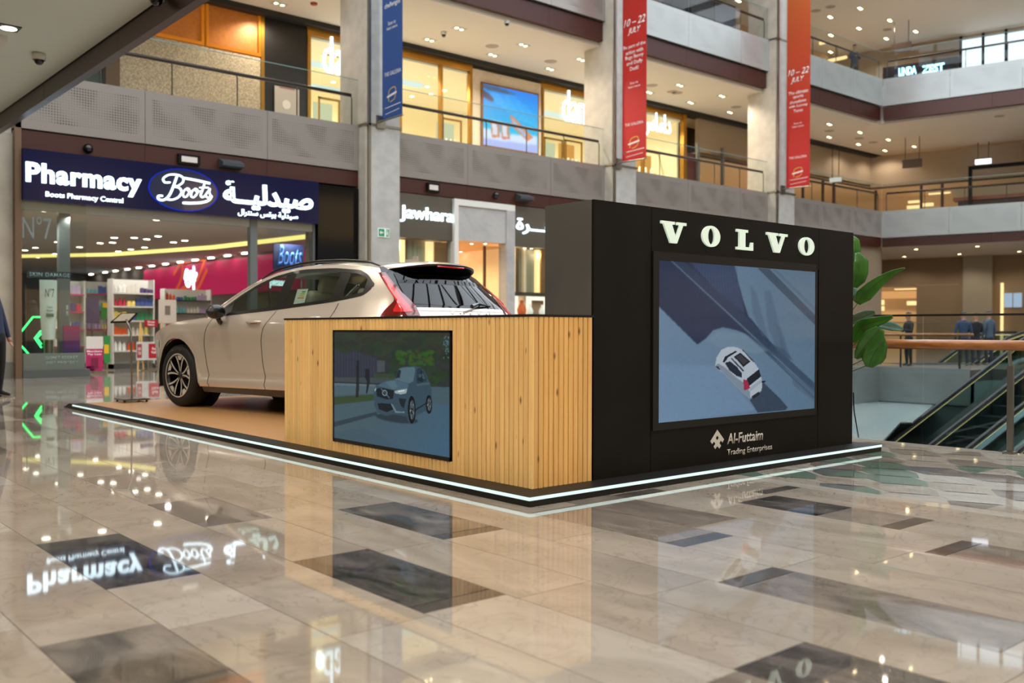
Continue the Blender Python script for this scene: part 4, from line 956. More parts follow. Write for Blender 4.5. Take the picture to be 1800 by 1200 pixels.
# columns: stone piers with a grey cladding on the front, a clamp band and a banner
banners = []
for i, (a, c) in enumerate(COLS):
    t = thing('column', ['pale stone column between the pharmacy and the jewellery shop', 'second pale stone column from the left', 'pale stone column behind the orange banner'][i], 'column', (a, 16.7, 0))
    MB().box(a, a+.30, 16.71, 17.95, 0, ZC3).build('pier', m_stone, t); MB().box(a+.30, c, 17.0, 17.95, 0, ZC3).build('pier', m_stone, t)
    MB().box(a+.12, c-.06, 16.66, 17.0, 0, 6.17).build('cladding', m_stone2, t); MB().box(a+.12, c-.06, 16.66, 17.0, 6.23, 11.9).build('cladding', m_stone2, t); MB().box(a+.12, c-.06, 16.66, 17.0, 11.96, ZC3).build('cladding', m_stone2, t)
    MB().box(a+.05, a+.12, 16.64, 16.9, 0, ZC3).build('metal_edge', m_steel, t)
    MB().box(a-.02, c+.0, 16.64, 17.05, 6.17, 6.23).build('band', m_steel, t); MB().box(a-.02, c, 16.64, 17.05, 11.9, 11.96).build('band', m_steel, t)
# emergency exit sign on the first column
ex = thing('exit_sign', 'small green and white emergency exit sign on the first stone column', 'exit sign', (9.93, 16.64, 3.5))
p0, p1 = ony(664.5, 416, 16.65), ony(684, 402, 16.65)
MB().box(p0.x, p1.x, 16.64, 16.66, p0.z, p1.z).build('plate', mat('sign_white', (225, 232, 228), .5, emit=(225, 232, 228), es=.25), ex)
m_exg = mat('exit_green', (20, 130, 84), .5, emit=(20, 130, 84), es=.25)
w = p1.x-p0.x; h = p1.z-p0.z
MB().box(p0.x+w*.04, p0.x+w*.56, 16.636, 16.64, p0.z+h*.08, p1.z-h*.08).build('green_field', m_exg, ex)
MB().box(p0.x+w*.70, p0.x+w*.97, 16.636, 16.64, p0.z+h*.08, p1.z-h*.08).build('door_mark', m_exg, ex)
cx, cz = p0.x+w*.30, (p0.z+p1.z)/2
MB().prism([(cx-w*.20, 16.632, cz), (cx-w*.04, 16.632, cz+h*.26), (cx-w*.04, 16.632, cz+h*.08), (cx+w*.16, 16.632, cz+h*.08), (cx+w*.16, 16.632, cz-h*.08), (cx-w*.04, 16.632, cz-h*.08), (cx-w*.04, 16.632, cz-h*.26)], (0, .004, 0)).build('arrow', m_white, ex)
b = MB().lathe([(0, 0), (h*.08, 0)], (p0.x+w*.80, 16.634, cz+h*.28), (0, -1, 0), 10); b.prism([(p0.x+w*x, 16.632, cz+h*z) for x, z in ((.74, .12), (.84, .18), (.92, 0), (.86, -.02), (.93, -.32), (.85, -.32), (.80, -.10), (.72, -.28), (.68, -.22), (.76, 0))], (0, .004, 0)); b.build('running_figure', m_white, ex)

# banners hung on arms from the columns
def img_banner(kind):
    def fn(u, v):
        if kind == 0: p = Paint(u, v, (44, 78, 140))
        else:
            p = Paint(u, v, (180, 30, 26)); p.grad(np.clip((v-.05)*(1.15 if kind == 2 else .9), 0, 1)**1.1, (190, 24, 26), (196, 104, 30) if kind == 2 else (176, 56, 24))
            if kind == 1: p.poly([(0, .99), (1, 1), (0, 1.01)], (120, 40, 20), 1, 3)
            p.a *= .97
        return p.a
    return fn
m_bann = vcol_mat('banner_print', 1, False, .6); m_btext = mat('banner_text', (232, 226, 222), .6); m_bgold = mat('banner_gold', (214, 180, 60), .6)
Ub, Vb = Vector((0, -1, 0)), Vector((0, 0, 1))
def banner(i, X, ya, yb, zb, zt, label, cat_txt):
    t = thing('banner', label, 'banner', (X, (ya+yb)/2, zb))
    w = ya-yb; O = Vector((X, ya, zb))
    MB().box(X-.006+.008, X+.008, yb, ya, zb, zt).build('cloth', mat('cloth%d' % i, [(44, 78, 140), (176, 40, 26), (190, 80, 28)][i], .7), t)
    picture('print', img_banner(i), O-Vector((.004, 0, 0)), Ub, Vb, w, zt-zb, 6, 60, m_bann, t)
    MB().tube([(X, ya+.28, zb-.03), (X, yb-.03, zb-.03)], .022, 8).build('lower_arm', m_steel, t); MB().tube([(X, ya+.28, zt+.03), (X, yb-.03, zt+.03)], .022, 8).build('upper_arm', m_steel, t)
    MB().box(X-.16, X+.10, 16.60, 16.64, zb-.22, zb+.10).build('bracket', m_steel, t)
    OO = O-Vector((.006, 0, 0))
    for s, u0, u1, z0, z1, kw in cat_txt:
        text('lettering', s, OO, Ub, Vb, u0*w, u1*w, z0-zb, z1-zb, kw.pop('m', m_btext), t, .002, kw.pop('o', .0), **kw)
    # partner badge: open slanted frame with a bar, and a small round seal with a hairline
    q = lambda u, z: OO+Ub*(u*w)+Vb*z
    zc = [.56, .52, .52][i]
    fr = [[(.33, zc-.14), (.36, zc+.12), (.66, zc+.16), (.64, zc-.10), (.42, zc-.17)]]
    stroke('badge_frame', [[(a*w, c) for a, c in fr[0]]], OO, Ub, Vb, .022, m_bgold, t, .002)
    stroke('badge_bar', [[(.28*w, zc-.03), (.70*w, zc+.03)]], OO, Ub, Vb, .05, m_btext, t, .004)
    stroke('seal', [[(.10*w, .26), (.105*w, .262)]], OO, Ub, Vb, .07, m_btext, t, .002)
    stroke('small_print', [[(.18*w, .26), (.92*w, .30)]], OO, Ub, Vb, .018, m_btext, t, .002); stroke('small_print', [[(.18*w, .11), (.86*w, .16)]], OO, Ub, Vb, .014, m_btext, t, .002)
    return t
def bz(X, y, x=None):  # pixel row to height on a banner
    return onx(x, y, X).z
X = 9.72; Z = lambda y: bz(X, y, 690)
banner(0, X, 16.6, 15.7, 6.34, 15.2, 'blue vertical banner on the first stone column', [
    ('challenges', .12, .90, Z(13), Z(2), dict(o=.015)), ('Scan to', .30, .68, Z(42), Z(35.5), {}), ('learn more', .24, .76, Z(50), Z(44.5), {}),
    ('THE GALLERIA', .12, .94, Z(131), Z(124), dict(o=.0))])
X = 18.54; Z = lambda y: bz(X, y, 1115)
banner(1, X, 16.5, 15.51, 6.30, 15.2, 'red vertical banner reading 10 - 22 JULY on the second column', [
    ('10 – 22', .05, .95, Z(43.5), Z(30.5), dict(o=.012, shear=.3)), ('JULY', .22, .76, Z(60), Z(47.5), dict(o=.015, shear=.3)),
    ('Be part of the', .04, .96, Z(84.5), Z(76.5), dict(o=.012)), ('action with', .14, .86, Z(93.5), Z(86.5), dict(o=.012)), ('Bugs Bunny', .12, .88, Z(104), Z(95.5), dict(o=.012)), ('and Daffy', .18, .84, Z(114.5), Z(106), dict(o=.012)), ('Duck!', .32, .68, Z(123), Z(116), dict(o=.012)),
    ('Scan to', .32, .66, Z(147), Z(142.5), {}), ('learn more', .26, .74, Z(153.5), Z(149.5), {}), ('THE GALLERIA', .12, .88, Z(219.5), Z(214.5), {})])
X = 27.54; Z = lambda y: bz(X, y, 1402)
banner(2, X, 16.5, 15.51, 6.36, 15.2, 'orange to red vertical banner on the third column, reading 10 - 22 JULY', [
    ('10 – 22', .05, .95, Z(131.5), Z(120.5), dict(o=.012, shear=.3)), ('JULY', .18, .74, Z(146), Z(135), dict(o=.015, shear=.3)),
    ('The ultimate', .08, .92, Z(165), Z(159), dict(o=.012)), ('sports', .28, .72, Z(173.5), Z(167.5), dict(o=.012)), ('showdown', .14, .84, Z(181), Z(175.5), dict(o=.012)), ('with Looney', .10, .90, Z(189.5), Z(183.5), dict(o=.012)), ('Tunes', .30, .70, Z(197), Z(191.5), dict(o=.012)),
    ('Scan to', .32, .66, Z(218), Z(214.5), {}), ('learn more', .26, .74, Z(223.5), Z(220), {}), ('THE GALLERIA', .12, .88, Z(278), Z(274), {})])

# left wall beside the pharmacy
WLX = 1.43
struct(MB().box(-9, 1.30, Y0+.18, Y0+.6, .33, 4.95).build('wall_left', m_stone))
struct(MB().box(-9, 1.30, Y0+.15, Y0+.6, 0, .33).build('baseboard_left', mat('grey_base', (126, 124, 118), .4)))
struct(MB().box(1.30, 1.42, Y0+.0, Y0+.5, 0, 6.2).build('trim_2', mat('bronze_post', (120, 96, 76), .4, .4)))
# back and side walls closing the far storeys
m_beige = mat('beige_wall', (146, 128, 106), .7); m_beige2 = mat('beige_wall_light', (158, 148, 132), .7)
# the mall behind and beside the camera: pale walls with gallery bands, and glowing panels added for reflections
m_addglow = emis('added_panel_glow', (255, 214, 160), 1.6)
struct(MB().box(-9.3, -9, -14.3, 60, 0, 16.1).build('wall_west', m_beige2)); struct(MB().box(-9.3, 70, -14.6, -14.3, -6, 21).build('wall_rear', m_beige2))
rb = thing('rear_gallery_front', 'gallery bands with added glow panels behind the camera', 'shop front', (10, -14.2, 0), kind='structure')
for z in (4.65, 10.2):
    MB().box(-9, 70, -14.25, -14.0, z, z+.5).build('fascia_panel', m_bronze, rb); MB().box(-9, 70, -14.25, -13.9, z+.5, z+1.7).build('guard_panel', m_stone2, rb)
for i in range(9):
    for z in (.4, 6.6): MB().box(-7+i*8, -3+i*8+1.2, -14.28, -14.2, z, z+2.6).build('added_glow', m_addglow, rb)
# skylight over the void: steel grid, sky above
sky = thing('skylight', 'steel glazing grid over the mall void', 'skylight', (10, 5, ZS), kind='structure')
b = MB()
for x in range(-8, 60, 4): b.box(x, x+.30, -16, Y0, ZS, ZS+.35)
for y in range(-16, 18, 3): b.box(-8, 60, y, y+.22, ZS+.05, ZS+.3)
b.build('glazing_bars', m_dsteel, sky)['kind'] = 'stuff'

# ------------------------------------------------------------------ PHARMACY (ground floor, left)
SX = 8.08; PD = 17.10   # shop width end; facade plane of the glass
m_navy = mat('navy_sign', (4, 8, 40), .15, spec=.3, emit=(2, 10, 60), es=.35); m_neonw = emis('neon_white', (214, 238, 250), 3.4); m_neonb = emis('neon_blue', (24, 50, 200), 1.0)
sg = thing('pharmacy_sign', 'long navy illuminated sign reading Pharmacy in English and Arabic', 'shop sign', (1.43, Y0, 3.57))
MB().box(1.43, SX, Y0-.10, Y0+.12, 3.60, 4.63).build('sign_board', m_navy, sg)
U, V = (1, 0, 0), (0, 0, 1); OS = Vector((0, Y0-.10, 0))
def fz(x, y): p = ony(x, y, Y0-.10); return p.x, p.z
xa, _ = fz(45, 300); xb, _ = fz(248, 320)
text('lettering', 'Pharmacy', OS, U, V, xa, xb, 3.84, 4.36, m_neonw, sg, .05, .032, space=1.09)
xa, _ = fz(80, 343); xb, _ = fz(216, 354)
text('lettering', 'Boots Pharmacy Central', OS, U, V, xa, xb, 3.665, 3.80, m_neonw, sg, .03, .006)
ar = '\ufe94\u0640\u0640\ufef4\ufedf\ufeaa\ufef4\ufebb'
xa, _ = fz(392, 340); xb, _ = fz(549, 350)
text('arabic_lettering', ar, OS, U, V, xa, xb, 3.80, 4.42, m_neonw, sg, .05, .03)
ar2 = '\ufedd\ufe8d\ufeae\ufe98\ufee8\ufeb3 \ufeb2\ufe97\ufeee\ufe91 \ufe94\ufef4\ufedf\ufeaa\ufef4\ufebb'
xa, _ = fz(418, 374); xb, _ = fz(523, 380)
text('arabic_lettering', ar2, OS, U, V, xa, xb, 3.63, 3.80, m_neonw, sg, .03, .006)
# oval emblem with script name
cx, cz = (fz(261, 320)[0]+fz(382, 338)[0])/2, 4.10; rx, rz = (fz(382, 338)[0]-fz(261, 320)[0])/2, .46
ring = [(rx*math.cos(t), rz*math.sin(t)) for t in np.linspace(0, 2*math.pi, 49)]
Oc = Vector((cx, Y0-.10, cz))
stroke('oval_rim', [ring], Oc, U, V, .016, m_neonb, sg, .03)
MB().prism([tuple(Oc+Vector((p[0]*.985, 0, p[1]*.985))) for p in ring[:-1]], (0, -.02, 0)).build('oval_field', mat('oval_field', (14, 26, 62), .1, coat=.8), sg)
def S(pts, w=.03): return ([(p[0]*rx, p[1]*rz) for p in pts], w)
SCRIPT = [S([(-.42, .30), (-.56, .28), (-.60, .46), (-.44, .66), (-.20, .70), (-.04, .60), (-.04, .38), (-.16, .20), (-.28, .12)], .034),
          S([(-.22, .60), (-.30, .20), (-.40, -.22), (-.50, -.46), (-.62, -.58), (-.74, -.54), (-.74, -.40), (-.64, -.38)], .042),
          S([(-.28, .12), (-.14, .08), (-.08, -.12), (-.18, -.38), (-.36, -.52), (-.52, -.52), (-.64, -.58)], .036),
          S([(.08, .10), (-.02, -.06), (-.03, -.28), (.05, -.32), (.14, -.10), (.14, .06), (.08, .10), (.12, -.02), (.22, -.02)], .03),
          S([(.32, .12), (.22, -.04), (.20, -.26), (.28, -.30), (.38, -.08), (.38, .08), (.32, .12), (.36, .0), (.46, .02)], .03),
          S([(.60, .44), (.54, .12), (.48, -.14), (.52, -.26), (.60, -.20)], .034), S([(.46, .20), (.70, .24)], .026),
          S([(.60, -.20), (.72, .10), (.76, .20), (.74, .0), (.78, -.16), (.70, -.26), (.64, -.18)], .03),
          S([(.0, .58), (.34, .54), (.74, .46)], .045), S([(-.02, -.62), (.20, -.60), (.52, -.52), (.72, -.38), (.80, -.18)], .05)]
stroke('script_lettering', SCRIPT, Oc-Vector((0, .02, 0)), U, V, .04, m_neonw, sg, .03)
# dark glossy panel to the right of the sign
bp = MB().box(SX+.03, 9.26, Y0-.02, Y0+.3, 0, 4.60).build('black_panel', mat('gloss_black', (7, 7, 8), .08, spec=.3)); tag(bp, 'tall glossy black wall panel between pharmacy and first column', 'wall panel')
# window, posts, glass
m_shopg = glass('shop_glass', (240, 245, 243), 1.0); m_alu = mat('aluminium', (150, 152, 150), .35, .8); m_grey = mat('grey_metal', (112, 118, 118), .4, .4)
ww = thing('shop_window', 'left pharmacy show window with plinth and tinted glass', 'shop window', (1.43, PD, 0), kind='structure')
MB().box(1.43, 2.72, PD-.10, PD+.30, 0, .16).build('plinth', mat('plinth_grey', (86, 90, 90), .4), ww)
MB().box(1.45, 2.64, PD-.02, PD+.10, .16, .50).build('lower_panel', mat('plinth_green', (108, 116, 106), .35), ww)
text('plinth_lettering', "DON'T REGRET", (0, PD-.02, 0), U, V, ony(80, 648, PD).x, ony(136, 648, PD).x, .37, .44, mat('pale_print', (150, 168, 160), .5), ww, .004, .02, space=1.1)
text('plinth_lettering', 'JUST PROTECT', (0, PD-.02, 0), U, V, ony(80, 656, PD).x, ony(136, 656, PD).x, .26, .33, MATS['pale_print'], ww, .004, .02, space=1.1)
MB().box(1.45, 2.68, PD, PD+.012, .50, 3.60).build('glass_pane', m_shopg, ww)
MB().box(1.43, SX, PD+.02, PD+.12, 3.42, 3.62).build('header', m_alu, ww)
text('window_lettering', 'N°7', (0, PD-.004, 0), U, V, 1.45, 2.0, 2.84, 3.30, mat('grey_print', (130, 140, 138), .5), ww, .003)
MB().box(1.60, 2.45, PD+.25, PD+.27, 2.06, 2.20).build('banner_strip', mat('dark_strip', (48, 56, 60), .5), ww)
text('strip_lettering', 'SKIN DAMAGE', (0, PD+.25, 0), U, V, 1.64, 2.42, 2.09, 2.17, mat('strip_print', (140, 160, 160), .5, emit=(140, 160, 160), es=.2), ww, .003, .01, space=1.15)
for x0, x1, d in ((2.28, 2.50, .5), (6.37, 6.55, .0), (SX-.06, SX, 0)):
    MB().box(x0, x1, PD+d, PD+d+.16, 0, 3.60).build('post', m_grey, ww)
for xa, xb in ((6.55, 7.15), (7.15, SX-.06)): MB().box(xa+.005, xb-.005, PD+.03, PD+.042, .08, 3.45).build('glass_pane', m_shopg, ww)
# blue panel with script seen through the right-hand glass, and a glowing word lower down
bp2 = thing('blue_panel', 'dark blue panel with lighter blue script behind the right pharmacy glass', 'wall panel', (8, 19.2, 2.5))
q0, q1 = ony(481, 474, 19.2), ony(534, 431, 19.2)
MB().box(q0.x, q1.x, 19.2, 19.25, q0.z, q1.z).build('board', mat('deep_blue', (20, 32, 70), .5, emit=(20, 32, 70), es=.3), bp2); MB().box(q1.x-.03, q1.x, 19.25, 19.3, 0, q0.z+.05).build('support', m_steel, bp2)
text('script', 'Boots', (0, 19.195, 0), U, V, q0.x+.10, q1.x-.04, q0.z+.12, q1.z-.02, mat('mid_blue', (60, 110, 190), .5, emit=(60, 110, 190), es=.4), bp2, .004, .01, shear=.4)
pw = thing('glowing_word', 'glowing white word please low behind the right pharmacy glass', 'light sign', (8, 20, 1.8))
q0, q1 = ony(474, 506, 20.0), ony(503, 489, 20.0)
text('lettering', 'please', (0, 20, 0), U, V, q0.x, q1.x, q0.z, q1.z, m_neonw, pw, .03, .01); MB().box(q0.x, q0.x+.04, 20.02, 20.06, 0, q0.z+.1).box(q0.x, q1.x, 20.03, 20.05, q0.z+.14, q0.z+.17).build('stand', m_steel, pw)
# things in the show window
gt = thing('neon_hexagon', 'green neon tube bent into a hexagon in the pharmacy window', 'neon light', (1.7, 17.5, .5))
m_ng = emis('neon_green', (60, 255, 120), 3.2)
def wp(x, y, Y=17.45): return tuple(ony(x, y, Y))
for ln in ([(38, 582), (58, 557), (72, 557)], [(38, 608), (60, 633), (78, 633)], [(72, 581), (61, 594), (73, 611)], [(72.5, 586), (65, 594), (73, 605)]):
    MB().tube([wp(*p) for p in ln], .018, 8).build('tube', m_ng, gt)
MB().box(1.60, 1.62, 17.48, 17.50, .45, 1.9).box(1.60, 2.3, 17.48, 17.50, .45, .47).build('bracket', m_dsteel, gt)
cr = thing('display_tube', 'giant pale skin-cream tube standing in the pharmacy window', 'display', (2.0, 17.35, .5))
m_cream = mat('cream_tube', (206, 212, 202), .4, emit=(206, 212, 202), es=.12)
xa, xb = ony(70, 560, 17.3).x, ony(100, 560, 17.3).x; xm = (xa+xb)/2
b = MB(); b.grid([[(xm+(xb-xa)/2*1.04*k, 17.30-.02*(1-k*k), 2.02) for k in np.linspace(-1, 1, 9)], [(xm+(xb-xa)/2*k, 17.30-.07*(1-k*k), 1.4) for k in np.linspace(-1, 1, 9)], [(xm+(xb-xa)/2*.78*k, 17.30-.14*(1-k*k), .78) for k in np.linspace(-1, 1, 9)]])
b.grid([[(xm+(xb-xa)/2*1.04*k, 17.30+.02*(1-k*k), 2.02) for k in np.linspace(-1, 1, 9)], [(xm+(xb-xa)/2*k, 17.30+.07*(1-k*k), 1.4) for k in np.linspace(-1, 1, 9)], [(xm+(xb-xa)/2*.78*k, 17.30+.14*(1-k*k), .78) for k in np.linspace(-1, 1, 9)]])
b.build('tube_body', m_cream, cr, smooth='all'); MB().cyl((xm, 17.30, .48), (xm, 17.30, .78), (xb-xa)*.27, n=20).build('cap', m_steel, cr, smooth=True)
hw = (xb-xa)/2
text('print', 'N°7', (xm, 17.21, 0), U, V, -hw*.5, hw*.55, 1.66, 1.84, mat('print_dark', (50, 54, 56), .5), cr, .004)
text('print', 'Future\nRenew', (xm, 17.19, 0), U, V, -hw*.35, hw*.35, 1.36, 1.48, MATS['print_dark'], cr, .004)
MB().box(xm-hw*.45, xm+hw*.45, 17.18, 17.19, 1.25, 1.32).build('print_bar', mat('print_green', (90, 120, 108), .5), cr)
po = thing('offer_poster', 'purple upright poster reading 30% OFF in the pharmacy window', 'poster', (2.4, 17.25, .5))
xa, xb = ony(111, 600, 17.25).x, ony(141, 600, 17.25).x; zb, zt = .50, ony(126, 572, 17.25).z
MB().box(xa, xb, 17.25, 17.27, zb, zt).build('board', mat('poster_back', (90, 30, 90), .5), po)
picture('print', lambda u, v: (lambda p: (p.grad(v, (74, 46, 110), (170, 30, 90)), p.a)[1])(Paint(u, v, (0, 0, 0))), (xa, 17.245, zb), U, V, xb-xa, zt-zb, 4, 12, vcol_mat('print', 1, False, .5), po)
text('lettering', '30%\nOFF', (0, 17.244, 0), U, V, xa+.10, xb-.28, zb+.78, zb+1.0, m_btext, po, .003, .02)

spot((1.9, 17.5, 3.38), 120, (1, .95, .88), 150, .06, 'shop_lamp'); spot((2.5, 17.6, 3.38), 80, (1, .95, .88), 150, .06, 'shop_lamp')  # spots added to brighten the show window
# shop interior
IZ = 3.55; XP = SX+.0
sh = MB(); sh.box(-2, 1.42, Y0+.6, 40, 0, 5); struct(sh.build('wall_shop_left', m_beige2))
struct(MB().box(1.42, SX+6, PD+.12, 42, IZ, IZ+.2).build('ceiling', mat('shop_ceiling', (206, 200, 192), .8)))
XW = 10.6
pa = ony(0, 0, 0)
# right side wall with grey fabric and pink lit banner, end wall
YA, YB = onx(441, 480, XW).y, onx(256, 500, XW).y; YC_ = onx(160, 500, XW).y
struct(MB().box(XW, XW+.2, 17.4, 44, 0, IZ).build('wall_shop_right', mat('grey_fabric', (140, 134, 130), .8, noise=((124, 118, 116), 40, 2))))
struct(MB().box(SX, XW+.2, 17.4, 17.6, 0, IZ).build('wall_shop_return', m_beige2))
struct(MB().box(-2, XW+.2, 43.5, 44, 0, IZ).build('wall_shop_back', mat('shop_back', (80, 84, 100), .7)))
zt = onx(256, 470, XW).z; zb = onx(256, 526, XW).z; zt = min(zt, IZ-.1)
pk = thing('pink_banner', 'long magenta wall banner with glowing white script inside the pharmacy', 'banner', (XW, YA, zb))
MB().box(XW-.07, XW-.03, 17.7, YB, zb, zt).build('board', mat('magenta', (178, 30, 84), .5, emit=(196, 28, 88), es=.45), pk)
def swirl(y, z, s):
    return [[(y*1.0+a*s, z+c*s) for a, c in P] for P in ([(-.9, -.6), (-.3, -.3), (.2, .4), (.5, 1.0)], [(-1.0, .5), (-.4, .9), (.3, .9), (.9, .7)], [(.1, -.9), (.8, -.5), (1.0, .3)], [(-.5, .9), (-.7, .1), (-1.1, -.9)])]
Uw = Vector((0, -1, 0)); ycen = onx(338, 490, XW).y; zc_ = (zb+zt)/2
stroke('orange_swirl', [[(-ycen+a*1.6, c*1.0) for a, c in P] for P in [[(-1.2, -.75), (-.5, -.3), (.3, -.1), (.8, .6)], [(-.6, .7), (.2, .75), (.9, .7)], [(-1.0, .3), (-.5, .72), (-.6, .0), (-1.3, -.7)], [(-.7, -.75), (.2, -.55), (.95, .3)]]], Vector((XW-.07, 0, zc_)), Uw, V, .16, mat('orange_print', (206, 90, 50), .5, emit=(206, 90, 40), es=.5), pk, .01)
stroke('glowing_script', [[(-ycen-.5, .1), (-ycen-.35, .38), (-ycen-.1, .2), (-ycen-.4, -.05), (-ycen-.1, -.2), (-ycen+.1, .1), (-ycen+.3, .1), (-ycen+.35, -.4)], [(-ycen+.1, .3), (-ycen+.2, -.1), (-ycen+.6, .2)], [(-ycen+.35, .45), (-ycen+.45, .0)]], Vector((XW-.08, 0, zc_)), Uw, V, .15, m_neonw, pk, .02)
yc2 = onx(203, 508, XW).y
s2 = stroke('wall_script', [[(-yc2-.7, .55), (-yc2-.5, .3)], [(-yc2-.5, .25), (-yc2-.45, -.2), (-yc2-.1, -.25), (-yc2, .3)], [(-yc2+.1, .15), (-yc2+.2, -.4), (-yc2+.3, -.8)], [(-yc2+.7, .35), (-yc2+.4, -.2), (-yc2+.0, -.3)], [(-yc2-.7, .55), (-yc2-.45, .5)]], Vector((XW-.02, 0, 2.45)), Uw, V, .17, m_neonw, None, .03)
tag(s2, 'white glowing handwritten word on the grey shop wall', 'light sign')
# cove strips and downlights in the shop ceiling
cv = MB().tube([(XW-1.6, 18.3, IZ-.02), (XW-2.2, 24, IZ-.02), (XW-3.6, 29, IZ-.02), (XW-6.5, 33, IZ-.02), (XW-11, 35, IZ-.02)], .09, 6).build('cove_light', emis('cove', (240, 222, 130), 1.5)); tag(cv, 'curved pale yellow cove light in the pharmacy ceiling', 'ceiling light')
m_disc = emis('downlight_disc', (255, 246, 226), 14.0); m_discw = emis('downlight_disc_warm', (255, 226, 168), 16.0); m_ring = mat('downlight_ring', (190, 184, 174), .5)
dl_mesh = {}
def downlight(x, y, z, kind, label, group, r=.06, lamp=0, col=(1, .8, .55), wanted=None, ax=None):
    key = (kind, r, z > 7)
    mt = m_discw if kind in ('twin', 'warm') else m_disc
    t = thing('downlight', label, 'downlight', (x, y, z), group)
    offs = [(-.105, -.02), (.105, .02)] if kind == 'twin' else [(0, 0)]
    if key not in dl_mesh:
        fr = MB()
        if kind == 'twin': fr.box(-.22, .22, -.11, .11, -.008, .0)
        else: fr.lathe([(r*1.0, -.004), (r*1.35, -.008), (r*1.35, 0)], (0, 0, 0), (0, 0, 1), 16)
        f = fr.build('downlight_frame', m_ring); f.parent = t
        d = MB(); d.lathe([(0.0001, -.012), (r, -.012)], (0, 0, 0), (0, 0, 1), 14); o = d.build('lens', mt); o.parent = t; o.location = (offs[0][0], offs[0][1], 0)
        dl_mesh[key] = (f.data, o.data)
        if len(offs) > 1: o2 = o.copy(); COL.objects.link(o2); o2.parent = t; o2.location = (offs[1][0], offs[1][1], 0)
    else:
        f = bpy.data.objects.new('downlight_frame', dl_mesh[key][0]); COL.objects.link(f); f.parent = t
        for q in offs: o = bpy.data.objects.new('lens', dl_mesh[key][1]); COL.objects.link(o); o.parent = t; o.location = (q[0], q[1], 0)
    if lamp:
        l = bpy.data.lights.new('lamp', 'SPOT'); l.energy = lamp; l.color = col; l.spot_size = R(150); l.spot_blend = .5; l.shadow_soft_size = .1
        o = bpy.data.objects.new('lamp', l); COL.objects.link(o); o.parent = t; o.location = (0, 0, -.06)
    return t
gl = 'small white downlights in the pharmacy ceiling'
for x, y in ((83, 362), (79, 370.5), (178, 378), (276, 386), (367, 392), (101, 425), (62, 435), (140, 434), (176, 427), (198, 426), (201, 417.5), (236, 417.5), (258, 420), (278, 415), (305, 425.5), (325, 422.5), (167, 449), (208, 441.5), (230, 438), (254, 434.5), (80, 449), (97, 446), (44, 439.5), (65, 452), (114, 458), (187, 446), (412, 428)):
    p = onz(x, y, IZ-.002)
    if p.y < 17.3 or p.y > 43: continue
    downlight(p.x, p.y, IZ, 'disc', 'small round white downlight in the pharmacy ceiling', gl, .09, 0)
for i, (x, y) in enumerate(((160, 477), (185, 473.5), (203, 471.5), (224, 469), (244, 465.5), (267, 462), (291, 459), (317, 455), (343, 451.5), (371, 448), (400, 444), (431, 440))):
    p = onx(x, y, XW-.35)
    o = MB().cbox((XW-.35, p.y, min(p.z, IZ-.03)), (.10, .34, .03)).build('strip_lamp', m_disc); tag(o, 'short white strip lamp along the top of the pharmacy side wall', 'lamp', None); o['group'] = 'strip lamps over the magenta banner'
for x, y in ((3, 20), (5.5, 20), (3, 25), (6.5, 25), (4, 31), (8, 31), (2, 37), (8.5, 19)): spot((x, y, IZ-.04), 150, (1, .93, .84), 165, .07, 'shop_lamp')

# shelves with goods: each product its own object
cname = {(230, 226, 214): 'off-white', (214, 206, 190): 'beige', (236, 150, 60): 'orange', (60, 130, 90): 'green', (70, 90, 150): 'blue', (200, 50, 80): 'crimson', (236, 214, 120): 'pale yellow', (120, 190, 190): 'turquoise', (190, 170, 200): 'lilac', (240, 240, 236): 'white', (210, 90, 40): 'rust', (90, 70, 120): 'violet'}
ORD = ['lowest', 'second', 'third', 'fourth', 'topmost']
prod_cols = [(230, 226, 214), (214, 206, 190), (236, 150, 60), (60, 130, 90), (70, 90, 150), (200, 50, 80), (236, 214, 120), (120, 190, 190), (190, 170, 200), (240, 240, 236), (210, 90, 40), (90, 70, 120)]
pm = {}
def product(kind, col):
    k = (kind, col)
    if k not in pm:
        m = mat('pack_%d_%d_%d' % col, col, .4, emit=col, es=.10); b = MB()
        if kind == 0: b.box(-.045, .045, -.03, .03, 0, .14)
        elif kind == 1: b.lathe([(.0, 0), (.036, 0), (.038, .09), (.03, .115), (.012, .125), (.012, .15), (.0, .15)], (0, 0, 0), (0, 0, 1), 10)
        else: b.lathe([(.0, 0), (.05, 0), (.05, .06), (.044, .065), (.044, .085), (.0, .085)], (0, 0, 0), (0, 0, 1), 12)
        o = b.build(['carton', 'bottle', 'jar'][kind], m); pm[k] = o.data; bpy.data.objects.remove(o)
    return bpy.data.objects.new(['carton', 'bottle', 'jar'][kind], pm[k])
rp = random.Random(3)
n_prod = 0
